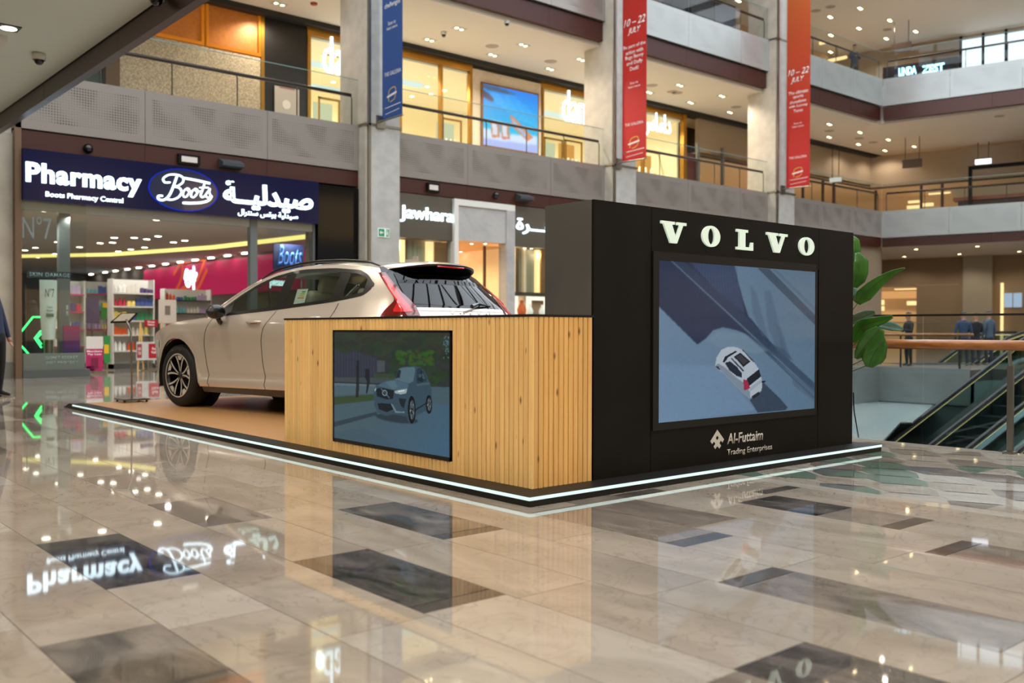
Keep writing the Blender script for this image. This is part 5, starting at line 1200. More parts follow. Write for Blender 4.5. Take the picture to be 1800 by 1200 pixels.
def unit(label, x0, x1, y, zs, W=(0, -1), hdr=None, tick=(200, 60, 110), fill=.97, goods='packs', short=''):
    """open shelving unit facing -Y"""
    global n_prod
    t = thing('shelf_unit', label, 'shelves', ((x0+x1)/2, y+.2, 0))
    MB().box(x0, x1, y+.36, y+.40, 0, zs[-1]+.35).build('back_panel', mat('shelf_white', (224, 224, 218), .5), t)
    for x in (x0, x1-.03): MB().box(x, x+.03, y, y+.36, 0, zs[-1]+.35).build('side_panel', MATS['shelf_white'], t)
    MB().box(x0, x1, y, y+.36, 0, .12).build('plinth', MATS['plinth_grey'], t)
    for z in zs:
        s = MB().box(x0+.03, x1-.03, y, y+.36, z-.02, z).build('shelf', MATS['shelf_white'], t)
        MB().box(x0+.03, x1-.03, y-.012, y, z-.035, z+.005).build('price_rail', mat('rail%d' % tick[0], tick, .5), s)
        x = x0+.10
        while x < x1-.08:
            if rp.random() < fill:
                k = rp.choice((0, 0, 1, 1, 2)); c = rp.choice(prod_cols)
                for q in range(rp.choice((2, 3, 3, 4))):
                    if x > x1-.08: break
                    o = product(k, c); COL.objects.link(o); o.location = (x, y+.09, z); o.scale = (1.1, 1.1, rp.choice((1.2, 1.4, 1.6)))
                    tag(o, '%s %s on the %s shelf of the %s' % (cname[c], ['carton', 'bottle', 'jar'][k], 'topmost' if z == zs[-1] else ORD[zs.index(z)], short), ['box', 'bottle', 'jar'][k], goods_grp[goods]); n_prod += 1; x += .105
            else: x += .1
            x += .015
    return t
goods_lab = {'packs': ['small carton on the pharmacy shelves left of the stand', 'small bottle on the pharmacy shelves left of the stand', 'small jar on the pharmacy shelves left of the stand'],
             'gondola': ['small carton on the white glass-shelved gondola', 'small bottle on the white glass-shelved gondola', 'small jar on the white glass-shelved gondola'],
             'back': ['small carton on the shelf under the magenta banner', 'small bottle on the shelf under the magenta banner', 'small jar on the shelf under the magenta banner']}
goods_grp = {'packs': 'goods on the left pharmacy shelves', 'gondola': 'goods on the white gondola', 'back': 'goods under the magenta banner'}
def at_x(xp, Y): return ony(xp, 600, Y).x
unit('white shelf unit with pink price rails at the left of the pharmacy', at_x(150, 24.0), at_x(196, 24.0), 24.0, [.50, 1.0, 1.5, 2.0], goods='packs', short='unit with pink rails')
unit('white lit gondola with five shelves behind the brochure stand', at_x(198, 20.6), at_x(272, 20.6), 20.6, [.46, .86, 1.22, 1.58, 1.92], tick=(222, 222, 214), goods='gondola', short='white gondola')
unit('shelf unit far back beneath the magenta banner', at_x(290, 25), at_x(372, 25), 25.0, [.6, 1.05, 1.5, 1.9], tick=(60, 60, 70), goods='back', short='unit under the magenta banner')
unit('shelf unit seen through the left show window behind the cream tube', at_x(92, 22), at_x(150, 22), 22.0, [.55, 1.0, 1.45, 1.9], goods='packs', short='unit behind the show window')
# posters and price boards in the shop
def board(name, label, cat, xa, ya, xb, yb, Y, col, txt=None, em=.15, legs=True, group=None):
    p0 = ony(xa, yb, Y); p1 = ony(xb, ya, Y); z0 = max(p0.z, .02)
    t = thing(name, label, cat, ((p0.x+p1.x)/2, Y, 0), group)
    MB().box(p0.x, p1.x, Y, Y+.02, z0, p1.z).build('board', mat('bd_%d_%d_%d' % col, col, .5, emit=col, es=em), t)
    if z0 > .06 and legs: MB().box((p0.x+p1.x)/2-.015, (p0.x+p1.x)/2+.015, Y+.02, Y+.05, 0, z0+.1).box((p0.x+p1.x)/2-.15, (p0.x+p1.x)/2+.15, Y-.08, Y+.15, 0, .02).build('stand', m_steel, t)
    for s, u0, v0, u1, v1, c in (txt or []):
        w = p1.x-p0.x; h = p1.z-z0
        if s is None: MB().box(p0.x+u0*w, p0.x+u1*w, Y-.004, Y, z0+v0*h, z0+v1*h).build('panel', mat('bd_%d_%d_%d' % c, c, .5, emit=c, es=em), t)
        else: text('lettering', s, (0, Y-.006, 0), U, V, p0.x+u0*w, p0.x+u1*w, z0+v0*h, z0+v1*h, mat('tx_%d_%d_%d' % c, c, .5, emit=c, es=.3), t, .003, .01)
    return t
board('members_poster', 'white and magenta floor poster reading Members Pay Less', 'poster', 151, 591, 181, 652, 18.3, (222, 212, 204), [(None, 0, 0, 1, .64, (182, 30, 92)), (None, 0, 0, .5, .14, (110, 30, 100)), ('Members\nPay Less', .06, .44, .94, .60, (240, 236, 236)), (None, .28, .06, .72, .38, (214, 190, 200))])
board('green_poster', 'green poster with a yellow disc beside the members poster', 'poster', 183, 590, 194, 638, 20.0, (52, 140, 72), [(None, .0, .35, .75, .68, (236, 190, 40))])
board('green_sign', 'small green and yellow sign above the pink price rails', 'sign', 178, 532, 190, 560, 23.8, (60, 130, 60), [(None, .2, .7, 1, 1, (230, 180, 40))], legs=True)
board('value_sign', 'small dark red sign reading Great Value on the gondola', 'sign', 254, 562, 277, 574.5, 20.2, (176, 24, 48), [('Great\nValue', .22, .2, .78, .85, (240, 230, 230))])
board('offer_board', 'white board with red panels leaning beside the front wheel', 'sign', 240, 600.5, 282, 633, 19.2, (206, 204, 198), [(None, .02, .12, .22, .88, (160, 70, 70)), (None, .50, .10, .96, .90, (182, 24, 40)), ('Real\nValue', .60, .35, .92, .70, (240, 236, 230)), ('50\n50', .06, .3, .18, .7, (230, 200, 200))])
board('beige_poster', 'tall beige poster with a drawing above the gondola', 'poster', 279, 527, 310, 568, 22, (206, 196, 184), [(None, .35, .35, .65, .75, (120, 110, 104))])
board('purple_poster', 'faded purple poster above the left shelf unit', 'poster', 151, 523, 174, 568, 23.6, (104, 90, 112), legs=True)
for i, x in enumerate((213, 233, 252)): board('shelf_card', ['white header card at the left end of the gondola top', 'middle white header card on the gondola top', 'white header card at the right end of the gondola top'][i], 'card', x-8, 534, x+8, 549, 21.2, (216, 216, 212), legs=True)
# wooden easel
ea = thing('easel', 'pale wooden A-frame easel beside the offer board', 'easel', (at_x(262, 19.4), 19.4, 0))
for xa, xb in ((247, 242), (247, 252), (283, 288)):
    MB().tube([tuple(ony(xa, 566, 19.4)), (at_x(xb, 19.3), 19.3, 0)], .02, 6).build('leg', m_pine, ea)
MB().tube([tuple(ony(243, 652, 19.3)), tuple(ony(286, 652, 19.3))], .02, 6).build('crossbar', m_pine, ea)

# ------------------------------------------------------------------ JEWELLERY SHOP (ground floor, bay 2)
m_taupe = mat('taupe_panel', (84, 76, 64), .5); m_taupe2 = mat('warm_wall', (198, 150, 96), .5); m_gold = mat('brushed_gold', (190, 140, 70), .35, .7)
JY = Y0+.04
js = thing('jewellery_sign', 'taupe sign panel with glowing white Latin lettering', 'shop sign', (10.4, JY, 3.5))
MB().box(10.36, 12.30, JY, JY+.25, 3.45, 4.63).build('sign_board', m_taupe, js)
xa, xb = ony(703, 380, JY).x, ony(796, 385, JY).x
text('lettering', 'Jawhara', (0, JY, 0), U, V, xa, xb, 3.86, 4.30, m_neonw, js, .05, .012)
js2 = thing('jewellery_sign', 'taupe sign panel with glowing white Arabic lettering, right of the portal', 'shop sign', (15, JY, 3.5))
MB().box(14.52, 18.28, JY, JY+.25, 3.45, 4.63).build('sign_board', m_taupe, js2)
xa = ony(907, 398, JY).x
text('arabic_lettering', '\ufe93\ufeae\u0640\u0640\u0640\ufeeb\ufeee\ufe9f', (0, JY, 0), U, V, xa, xa+2.25, 3.82, 4.28, m_neonw, js2, .05, .012)
m_marb = marble('portal_stone', (186, 184, 182), (170, 170, 170), (140, 142, 146), 1.2, .3, .02)
pt = thing('stone_portal', 'grey stone door portal of the jewellery shop', 'portal', (12.32, Y0, 0), kind='structure')
MB().box(12.30, 12.44, Y0-.06, Y0+.30, 0, 4.45).build('jamb', m_white, pt); MB().box(14.18, 14.50, Y0-.06, Y0+.30, 0, 4.45).build('jamb', m_marb, pt)
MB().box(12.44, 14.18, Y0-.02, Y0+.30, 3.50, 4.45).build('lintel', m_marb, pt); MB().box(12.30, 14.5, Y0-.06, Y0+.30, 4.45, 4.62).build('head', m_white, pt)
for x in (12.0, 15.2): struct(MB().box(x-.05, x+.05, Y0+.3, 20.6, 0, 3.5).build('wall_jewellery_side', mat('glowing_wall', (0, 0, 0)) if 'glowing_wall' in MATS else mat('glowing_wall_side', (232, 206, 170), .6, emit=(232, 196, 150), es=.35)))  # side walls glow by emission to brighten the shop inside
# door leaf ajar, and interior
dr = thing('door_1', 'open glass door with bronze frame in the jewellery portal', 'door', (13.4, Y0+.2, 0), kind='structure')
x = ony(851, 480, Y0+.2).x; MB().box(x-.03, x+.03, Y0+.15, Y0+.22, 0, 3.4).build('frame', mat('bronze_dark', (90, 62, 40), .4, .5), dr); MB().box(x, x+.8, Y0+.18, Y0+.19, 0, 3.4).build('glass_pane', m_shopg, dr); MB().box(x+.78, x+.86, Y0+.15, Y0+.22, 0, 3.4).build('frame', MATS['bronze_dark'], dr)
MB().tube([(x+.1, Y0+.12, .9), (x+.1, Y0+.12, 1.6)], .02, 6).build('handle', m_dsteel, dr)
m_glow = mat('glowing_wall', (236, 202, 150), .6, emit=(240, 200, 140), es=.8)  # emission stands in for light falling on the wall
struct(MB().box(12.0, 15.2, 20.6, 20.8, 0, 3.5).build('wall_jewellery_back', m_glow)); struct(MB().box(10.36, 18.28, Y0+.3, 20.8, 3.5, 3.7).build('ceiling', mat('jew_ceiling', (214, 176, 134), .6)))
for i, x in enumerate((12.9, 13.6, 14.4)): MB().box(x-.01, x+.01, 20.56, 20.6, 0, 3.4).build('trim_%d' % (10+i), m_gold)['kind'] = 'structure'
# display windows: lit boxes with pale fabric panels, niches
def jew_window(label, x0, x1, low):
    t = thing('display_window', label, 'shop window', ((x0+x1)/2, Y0+.1, 0), kind='structure')
    MB().box(x0, x1, Y0+.65, Y0+.70, 0, 3.45).build('back_wall', m_taupe2, t)
    return t
jw = jew_window('warm display window under the Latin sign', 10.36, 12.30, False)
for a, c, mt_, yy in ((703, 712, 'glow_strip', .3), (712, 716, 'brown', .35), (716, 751, 'fabric', .4), (751, 764, 'glow_strip', .3), (764, 795, 'brown2', .25)):
    xa, xb = max(10.37, ony(a, 470, Y0+yy).x), min(12.29, ony(c, 470, Y0+yy).x)
    mm = {'glow_strip': mat('glow_strip', (240, 206, 150), .5, emit=(250, 212, 150), es=1.3), 'brown': mat('brown_strip', (120, 86, 52), .5), 'fabric': mat('pleated_fabric', (186, 178, 152), .7, noise=((160, 150, 126), 3, 2, (6, 6, .1))), 'brown2': mat('bronze_panel', (160, 112, 66), .4, .2)}[mt_]
    MB().box(xa, xb, Y0+yy, Y0+.6, 0, 3.42).build('panel', mm, jw)
MB().box(10.37, 12.29, Y0+.12, Y0+.135, 0, 3.45).build('glass_pane', m_shopg, jw)
jw2 = jew_window('warm display window under the Arabic sign', 14.52, 18.28, True)
for a, c, mt_, yy in ((903, 906, 'glow_strip', .3), (906, 912, 'brown', .3), (912, 943, 'fabric', .4), (943, 951, 'glow_strip', .3), (951, 1010, 'brown2', .25)):
    xa, xb = max(14.53, ony(a, 470, Y0+yy).x), ony(c, 470, Y0+yy).x
    mm = {'glow_strip': MATS['glow_strip'], 'brown': MATS['brown_strip'], 'fabric': MATS['pleated_fabric'], 'brown2': MATS['bronze_panel']}[mt_]
    MB().box(xa, xb, Y0+yy, Y0+.6, 2.12, 3.42).build('panel', mm, jw2)
MB().box(14.53, 17.5, Y0+.1, Y0+.6, 2.02, 2.12).build('shelf', m_taupe, jw2); MB().box(14.53, 17.5, Y0+.1, Y0+.6, 1.36, 1.46).build('shelf', m_taupe, jw2)
MB().box(14.53, 17.5, Y0+.55, Y0+.60, 1.46, 2.02).build('lit_back', emis('vitrine_light', (255, 240, 220), 1.6), jw2)
MB().box(14.53, 18.28, Y0+.04, Y0+.055, 0, 3.45).build('glass_pane', m_shopg, jw2)
# jewellery busts and a ring stand in the vitrine
m_or = mat('orange_bust', (214, 92, 36), .5, emit=(214, 80, 30), es=.4); m_wb = mat('white_bust', (240, 236, 226), .5, emit=(240, 236, 226), es=.6)
def bust(x, m, label, s=1):
    o = MB().lathe([(0, 0), (.10*s, 0), (.12*s, .06*s), (.13*s, .14*s), (.09*s, .24*s), (.05*s, .30*s), (.05*s, .38*s), (0, .39*s)], (0, 0, 0), (0, 0, 1), 16).build('jewellery_bust', m, smooth='all')
    o.location = (x, Y0+.32, 1.46); tag(o, label, 'jewellery stand'); return o
def vx(p): return ony(p, 540, Y0+.32).x
bust(vx(917), m_or, 'orange necklace bust in the lit vitrine', 1.1); bust(vx(931), m_wb, 'white necklace bust beside the orange one', .85); bust(vx(953), m_wb, 'white necklace bust at the right of the vitrine', .8)
bk = MB().box(vx(940), vx(960), Y0+.44, Y0+.47, 1.46, 1.90).build('display_card', mat('tan_card', (190, 150, 120), .5)); tag(bk, 'tan picture card standing at the back of the vitrine', 'card')
for x, y in ((922, 434), (934, 435.5)): p = ony(x, y, Y0+.3); downlight(p.x, p.y, 3.45, 'disc', 'tiny white spotlight over the vitrine', 'spotlights over the vitrine', .05)
for x, y in ((829, 428), (853, 428), (810, 442)): p = onz(x, y, 3.5); downlight(p.x, min(p.y, 20.3), 3.5, 'disc', 'small spotlight inside the jewellery door', 'spotlights inside the jewellery shop', .05)
for x, y, e in ((11.3, Y0+.45, 0), (13.3, 19, 60), (15.2, 18.5, 0)):
    if e: spot((x, y, 3.46), e*5, (1, .80, .52), 165, .05, 'shop_lamp')
for x in (10.62, 12.0, 14.7, 15.7): point((x, Y0+.3, 3.25), 16, (1, .85, .62), .05, 'window_lamp')
struct(MB().box(19.42, 36, Y0+.2, Y0+.5, 0, 4.66).build('wall_far_shops', m_beige))

# ------------------------------------------------------------------ FIRST GALLERY: set-back shops
FZ = 6.02
m_orange = mat('amber_panel', (184, 112, 44), .35, .2, noise=((172, 102, 38), 14, 2), emit=(200, 110, 30), es=.12); m_oframe = mat('amber_frame', (196, 120, 30), .3, .6, emit=(220, 130, 30), es=.25)
m_terr = mat('terrazzo', (206, 186, 156), .5, noise=((150, 132, 108), 26, 2)); m_goldf = mat('gold_frame', (176, 128, 52), .3, .8)
ter = MB().box(4.75, 8.70, Y2, Y2+.4, FZ, 8.73).build('terrazzo_wall', m_terr); tag(ter, 'speckled beige stone wall under the amber panels upstairs', 'wall panel', kind='structure')
am = thing('amber_panels', 'amber glowing framed panels upstairs above the speckled wall', 'wall panel', (6, Y2, 8.75))
for a, c in ((1.5, 5.4), (5.46, 7.0), (7.06, 8.66)):
    a = max(a, 2.2); MB().box(a+.08, c-.08, Y2+.03, Y2+.3, 8.85, 9.92).build('panel', m_orange, am)
    b = MB(); b.box(a, a+.07, Y2-.03, Y2+.1, 8.75, 10.0); b.box(c-.07, c, Y2-.03, Y2+.1, 8.75, 10.0); b.box(a+.07, c-.07, Y2-.03, Y2+.1, 8.75, 8.84); b.box(a+.07, c-.07, Y2-.03, Y2+.1, 9.93, 10.0); b.build('frame', m_oframe, am)
MB().box(8.66, 8.76, Y2-.05, Y2+.3, FZ, 10.02).build('corner_post', m_goldf, am)
pg = thing('planted_window', 'dark glazed corner with plants upstairs, left of the speckled wall', 'shop window', (4, Y2, FZ))
MB().box(-4, 4.4, Y2+.2, Y2+.4, FZ, 8.70).build('back', mat('green_black', (30, 40, 34), .3, noise=((70, 92, 74), 2.5, 8)), pg); MB().box(4.4, 4.75, Y2-.05, Y2+.3, FZ, 8.72).build('post', mat('brown_post', (96, 70, 44), .5), pg)
MB().box(-4, 4.4, Y2, Y2+.012, FZ, 8.70).build('glass_pane', m_shopg, pg)
bk = MB().box(8.78, 10.12, Y2-.02, Y2+.3, FZ, 10.05).build('black_panel', mat('matt_black', (16, 14, 13), .35)); tag(bk, 'black wall panel upstairs beside the amber panels', 'wall panel')
pp0, pp1 = ony(483, 212, Y2-.1), ony(526, 158, Y2-.1)
ps = thing('notice_poster', 'pale notice poster in front of the black panel upstairs', 'poster', (9.4, Y2-.1, FZ))
MB().box(pp0.x, pp1.x, Y2-.10, Y2-.07, FZ, pp1.z).build('board', mat('notice', (176, 166, 156), .5), ps)
MB().lathe([(0, 0), (.13, 0)], ((pp0.x+pp1.x)/2-.02, Y2-.104, 7.5), (0, -1, 0), 20).build('disc', mat('notice_disc', (214, 208, 196), .5), ps); MB().box(pp0.x+.15, pp1.x-.15, Y2-.104, Y2-.10, 7.95, 7.98).build('text_line', mat('notice_red', (150, 70, 70), .5), ps)
# shadow line where facade meets ceiling
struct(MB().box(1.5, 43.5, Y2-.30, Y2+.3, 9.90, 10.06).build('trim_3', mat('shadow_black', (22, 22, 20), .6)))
m_cream = mat('cream_wall_glow', (232, 212, 170), .6, emit=(244, 222, 172), es=.45); m_cove = emis('cove_white', (226, 240, 232), 1.3)  # cream walls glow by emission, standing in for the shop's light
# interior behind the glazed fronts
struct(MB().box(10.1, 27.4, 26.0, 26.2, FZ, 9.9).build('wall_gallery_back', m_cream)); struct(MB().box(10.1, 27.4, Y2+.1, 26, 9.62, 9.7).build('ceiling', mat('gallery_ceiling_glow', (236, 222, 196), .7, emit=(236, 222, 190), es=.3)))  # ceiling glows by emission too, brightening the interior
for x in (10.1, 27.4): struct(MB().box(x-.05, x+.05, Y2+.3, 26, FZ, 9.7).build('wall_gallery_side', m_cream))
def shopwin(label, x0, x1, posts, head=9.78):
    t = thing('glazed_front', label, 'shop front', ((x0+x1)/2, Y2, FZ), kind='structure')
    MB().box(x0, x1, Y2-.05, Y2+.10, head-.10, 9.90).build('head_rail', m_goldf, t); 
    for p in posts: MB().box(p-.05, p+.05, Y2-.06, Y2+.08, FZ, head-.1).build('post', m_goldf, t)
    ps_ = sorted(posts)
    for a, c in zip(ps_, ps_[1:]): MB().box(a+.05, c-.05, Y2, Y2+.012, FZ, head-.1).build('glass_pane', m_shopg, t)
    return t
shopwin('gold-framed glazed front left of the first column upstairs', 10.12, 16.3, [10.18, 13.4, 15.0, 16.22])
shopwin('gold-framed glazed front right of the beach screen', 19.4, 27.45, [19.50, 22.2, 24.9, 27.40])
MB().box(27.3, 27.5, Y2-.1, Y2+.1, FZ, 9.9).build('post', m_goldf, None); o = bpy.data.objects['post'] if 'post' in bpy.data.objects else None
for ob in list(COL.objects):
    if ob.parent is None and ob.name.startswith('post') and ob.type == 'MESH': struct(ob); ob.name = 'trim_4'
cv = []
for i, (x0, x1, y, z) in enumerate(((10.5, 15.8, 23.4, 9.50), (10.6, 13.0, 22.6, 8.55), (19.8, 27.0, 23.6, 9.5))):
    o = MB().box(x0, x1, y, y+.25, z, z+.10).build('cove_light', m_cove); tag(o, ['pale cove light across the ceiling of the shop left of the beach screen', 'lower pale cove light in the shop behind the first column', 'pale cove light across the ceiling of the shop right of the beach screen'][i], 'ceiling light')
# glowing shop names
def gname(label, s, xa, xb, ya, yb, arabic=False, Y=Y2-.06):
    p0 = ony(xa, yb, Y); p1 = ony(xb, ya, Y)
    t = thing('shop_name', label, 'shop sign', ((p0.x+p1.x)/2, Y, p0.z))
    text('arabic_lettering' if arabic else 'lettering', s, (0, Y, 0), U, V, p0.x, p1.x, p0.z, p1.z, m_neonw, t, .05, .0)
    MB().box(p0.x, p1.x, Y+.005, Y+.03, (p0.z+p1.z)/2-.015, (p0.z+p1.z)/2+.015).build('mounting_rail', m_goldf, t)
gname('glowing white shop name half hidden by the first column upstairs', 'damas', 567, 666, 84, 127)
gname('glowing white shop name right of the beach screen upstairs', 'damas', 988, 1060, 173, 212)
gname('glowing white shop name in Arabic behind the red banner upstairs', '\ufeb1\ufe8e\ufee3\ufe8d\ufea9', 1128, 1178, 204, 236, True)
# jewellery showcases
def showcase(label, xa, xb, ya, Y, warm):
    p0 = ony(xa, 250, Y); p1 = ony(xb, ya, Y); x0, x1, z1 = p0.x, p1.x, p1.z
    t = thing('showcase', label, 'showcase', ((x0+x1)/2, Y, FZ))
    MB().box(x0, x1, Y, Y+.5, FZ, z1-.95).build('base', m_cream, t); b = MB()
    for x in (x0, x1-.05): b.box(x, x+.05, Y, Y+.05, z1-.95, z1)
    b.box(x0, x1, Y, Y+.05, z1-.06, z1); b.box(x0, x1, Y, Y+.05, z1-.97, z1-.92); b.build('frame', m_goldf, t)
    MB().box(x0+.05, x1-.05, Y+.4, Y+.45, z1-.92, z1-.08).build('lit_back', emis('case_'+('w' if warm else 'c'), (255, 176, 90) if warm else (236, 230, 190), 1.1), t)
    for k in range(4):
        x = x0+.12+(x1-x0-.24)*k/3; MB().lathe([(0, 0), (.05, 0), (.07, .15), (.03, .28), (0, .29)], (x, Y+.2, z1-.93), (0, 0, 1), 10).build('bust', mat('pale_bust', (240, 232, 210), .5, emit=(240, 232, 210), es=.25), t)
showcase('gold-framed jewellery showcase left of the first column upstairs', 560, 598, 176, 22.0, False)
showcase('gold-framed jewellery showcase between first column and beach screen', 778, 812, 212, 22.4, False)
showcase('bright jewellery showcase just right of the beach screen', 957, 990, 246, 22.0, False)
showcase('orange-lit jewellery showcase beside the second column upstairs', 994, 1024, 250, 22.2, True)
showcase('golden showcase behind the red banner upstairs', 1128, 1165, 270, 22.6, True)
# marble pier with the beach screen
struct(MB().box(16.3, 19.42, Y2-.04, Y2+.3, FZ, 9.80).build('wall_marble_pier', marble('cream_marble', (222, 206, 182), (212, 194, 170), (160, 140, 118), .7, .3, .02)))
bs = thing('beach_screen', 'bright screen upstairs showing turquoise sea and sandals on white sand', 'screen', (17.9, Y2-.1, 7.27))
MB().box(16.64, 19.24, Y2-.12, Y2-.05, 7.22, 9.40).build('frame', mat('brown_frame', (120, 84, 50), .4), bs)
def img_beach(u, v):
    p = Paint(u, v, (30, 130, 200)); p.grad(np.clip((1-v)*1.3, 0, 1), (30, 110, 200), (40, 176, 214))
    for k in range(10): p.poly([(.1*k-.3, 1-.05*k), (.1*k+.5, .95-.06*k), (.1*k+.5, .93-.06*k), (.1*k-.3, .97-.05*k)], (90, 190, 230), .4, 3)
    p.poly([(0, 1), (.35, .98), (.6, .93), (.3, .90), (0, .92)], (60, 70, 90), .9, 3)
    p.poly([(0, .90), (.10, .86), (.20, .76), (.14, .73), (0, .78)], (70, 60, 80), .95, 2)
    p.poly([(0, .28), (.4, .24), (1, .30), (1, 0), (0, 0)], (196, 206, 232), 1, 4); p.poly([(0, .10), (1, .14), (1, 0), (0, 0)], (150, 160, 214), .8, 4)
    for x0 in (.12, .30): p.poly([(x0, .42), (x0+.16, .40), (x0+.18, .16), (x0+.03, .14)], (190, 120, 84), .9, 1); p.poly([(x0+.03, .38), (x0+.12, .37), (x0+.13, .20), (x0+.05, .19)], (200, 206, 220), .9, 1)
    p.poly([(.46, .58), (.56, .54), (.92, .26), (.80, .18), (.55, .36)], (200, 124, 84), .95, 1); p.poly([(.52, .52), (.80, .28), (.76, .24), (.54, .42)], (140, 170, 210), .9, 1)
    return p.a
picture('display', img_beach, (16.70, Y2-.125, 7.28), U, V, 2.48, 2.06, 70, 60, vcol_mat('screen_strong', 1.5), bs)

# bulkheads and far warm shops (right of the third column)
OFS = 7.6; c0 = CRN+NN*OFS; k = (Y2-c0.y)/DD.y; CR2 = c0+DD*k    # corner of the set-back fronts
m_bulk = mat('bulkhead', (160, 142, 120), .8); m_dline = mat('dark_line', (60, 44, 34), .5)
struct(MB().box(28.4, CR2.x, Y2, Y2+.2, 8.35, 9.95).build('wall_bulkhead', m_bulk)); struct(MB().box(28.4, CR2.x, Y2-.05, Y2, 8.27, 8.36).build('trim_5', m_dline))
AX = (DD, NN, Vector((0, 0, 1)))
def angled(name, s0, s1, off, z0, z1, m, d=.2, parent=None):
    return MB().cbox(CRN+DD*((s0+s1)/2)+NN*(off+d/2)+Vector((0, 0, (z0+z1)/2)), (abs(s1-s0), d, z1-z0), AX).build(name, m, parent)
s_c = (CR2-CRN).dot(DD)
struct(angled('wall_bulkhead_right', s_c, 30, OFS, 8.35, 9.95, m_bulk)); struct(angled('trim_6', s_c, 30, OFS-.05, 8.27, 8.36, m_dline, .05))
def onA(x, y, off):
    o = CRN+NN*off; d = ray(x, y); return CAM+d*((o-CAM).dot(NN)/d.dot(NN))
def sA(x, y, off): return (onA(x, y, off)-CRN).dot(DD)
# warm interior boxes
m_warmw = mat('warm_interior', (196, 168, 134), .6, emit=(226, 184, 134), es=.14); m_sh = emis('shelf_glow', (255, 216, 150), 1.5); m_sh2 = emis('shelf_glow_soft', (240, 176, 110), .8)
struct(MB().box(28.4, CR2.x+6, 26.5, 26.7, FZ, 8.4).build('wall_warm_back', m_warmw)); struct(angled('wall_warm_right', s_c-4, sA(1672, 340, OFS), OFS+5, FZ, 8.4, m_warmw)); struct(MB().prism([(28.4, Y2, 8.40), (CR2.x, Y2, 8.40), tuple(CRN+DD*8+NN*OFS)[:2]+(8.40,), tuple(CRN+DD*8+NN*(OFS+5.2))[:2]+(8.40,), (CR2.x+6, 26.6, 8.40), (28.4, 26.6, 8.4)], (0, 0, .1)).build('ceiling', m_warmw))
ws = thing('lit_shelving', 'rows of warm glowing shelves in the shops at the far corner upstairs', 'shelves', (38, 24, FZ))
for (xa, xb, ya, yb, Yp) in ((1412, 1447, 333, 340, 25.5), (1449, 1467, 331, 345, 25.5), (1512, 1538, 337, 344, 25.5), (1512, 1538, 348, 357, 25.5), (1541, 1548, 350, 358, 25.5), (1550, 1556, 337, 363, 25), (1570, 1576, 336, 365, 24.5)):
    p0, p1 = ony(xa, yb, Yp), ony(xb, ya, Yp); MB().box(p0.x, p1.x, Yp, Yp+.2, p0.z, p1.z).build('glowing_shelf', m_sh, ws)
for (xa, xb, ya, yb) in ((1560, 1596, 321, 330), (1604, 1674, 315, 321), (1608, 1634, 330, 335), (1632, 1670, 336, 342), (1596, 1616, 352, 357), (1594, 1618, 360, 367), (1616, 1640, 356, 363)):
    a = onA(xa, yb, OFS+4); c = onA(xb, ya, OFS+4); s0, s1 = (a-CRN).dot(DD), (c-CRN).dot(DD); angled('glowing_shelf', s0, s1, OFS+4, a.z, max(c.z, a.z+.12), m_sh, .15, ws)
gf = thing('glazed_front', 'bronze-posted glazed shop fronts meeting at the far corner', 'shop front', tuple(CR2), kind='structure')
for x in (1413, 1448, 1467, 1541): p = ony(x, 340, Y2); MB().box(p.x-.05, p.x+.05, Y2, Y2+.1, FZ, 8.3).build('post', m_dline, gf)
for x in (1619, 1656): s = sA(x, 330, OFS); angled('post', s-.06, s+.06, OFS, FZ, 8.3, m_dline, .1, gf)
# dark wine-coloured kiosk with a pale awning right of the shops
kq = thing('dark_kiosk', 'dark brown kiosk front with pale band upstairs at the far right', 'kiosk', tuple(onA(1740, 340, OFS)))
s0 = sA(1684, 350, OFS-.6); s1 = sA(1690, 350, OFS-.6)
angled('front', s0, s0+9, OFS-.6, FZ, 7.25, mat('kiosk_brown', (70, 46, 40), .5), .4, kq); angled('pale_band', s0-.2, s0+9, OFS-.7, 7.45, 7.85, mat('kiosk_pale', (176, 158, 128), .6), .5, kq); angled('copper_edge', s0-.2, s0+9, OFS-.72, 7.28, 7.45, mat('kiosk_copper', (140, 84, 60), .4, .3), .5, kq)
b = MB(); s2 = sA(1702, 320, OFS-1.5); angled('frame_post', s2, s2+.15, OFS-1.5, FZ, 8.75, m_black, .15, kq); angled('frame_beam', s2, s2+8, OFS-1.5, 8.62, 8.78, m_black, .15, kq)
# lightboxes and hanging signs upstairs
def lightbox(label, xa, xb, ya, yb, off, m, name='light_box'):
    a, c = onA(xa, yb, off), onA(xb, ya, off); s0, s1 = (a-CRN).dot(DD), (c-CRN).dot(DD)
    t = thing(name, label, 'sign', tuple(CRN+DD*((s0+s1)/2)+NN*off+Vector((0, 0, a.z)))); angled('box', s0, s1, off, a.z, c.z, m, .12, t)
    zt = 9.95 if a.z < 10 else ZC3
    angled('hanger', s0+.1, s0+.13, off+.05, c.z, zt, m_dsteel, .03, t); angled('hanger', s1-.13, s1-.1, off+.05, c.z, zt, m_dsteel, .03, t); return t
m_lb = emis('light_box_white', (236, 240, 255), 2.2); m_lb2 = emis('light_box_dim', (226, 224, 214), .9)
lightbox('bright white light box over the dark kiosk', 1714, 1742, 278, 289, OFS-1, m_lb); lightbox('dim white light box right of the orange banner', 1458, 1478, 311, 320, 3.5, m_lb2)
m_hs = mat('hanging_sign', (74, 56, 38), .5); lightbox('dark brown hanging direction sign under the first gallery ceiling', 1586, 1620, 278, 296, 3.4, m_hs, 'hanging_sign'); lightbox('dark brown hanging direction sign under the top ceiling', 1567, 1601, 72, 94, 4.2, m_hs, 'hanging_sign')
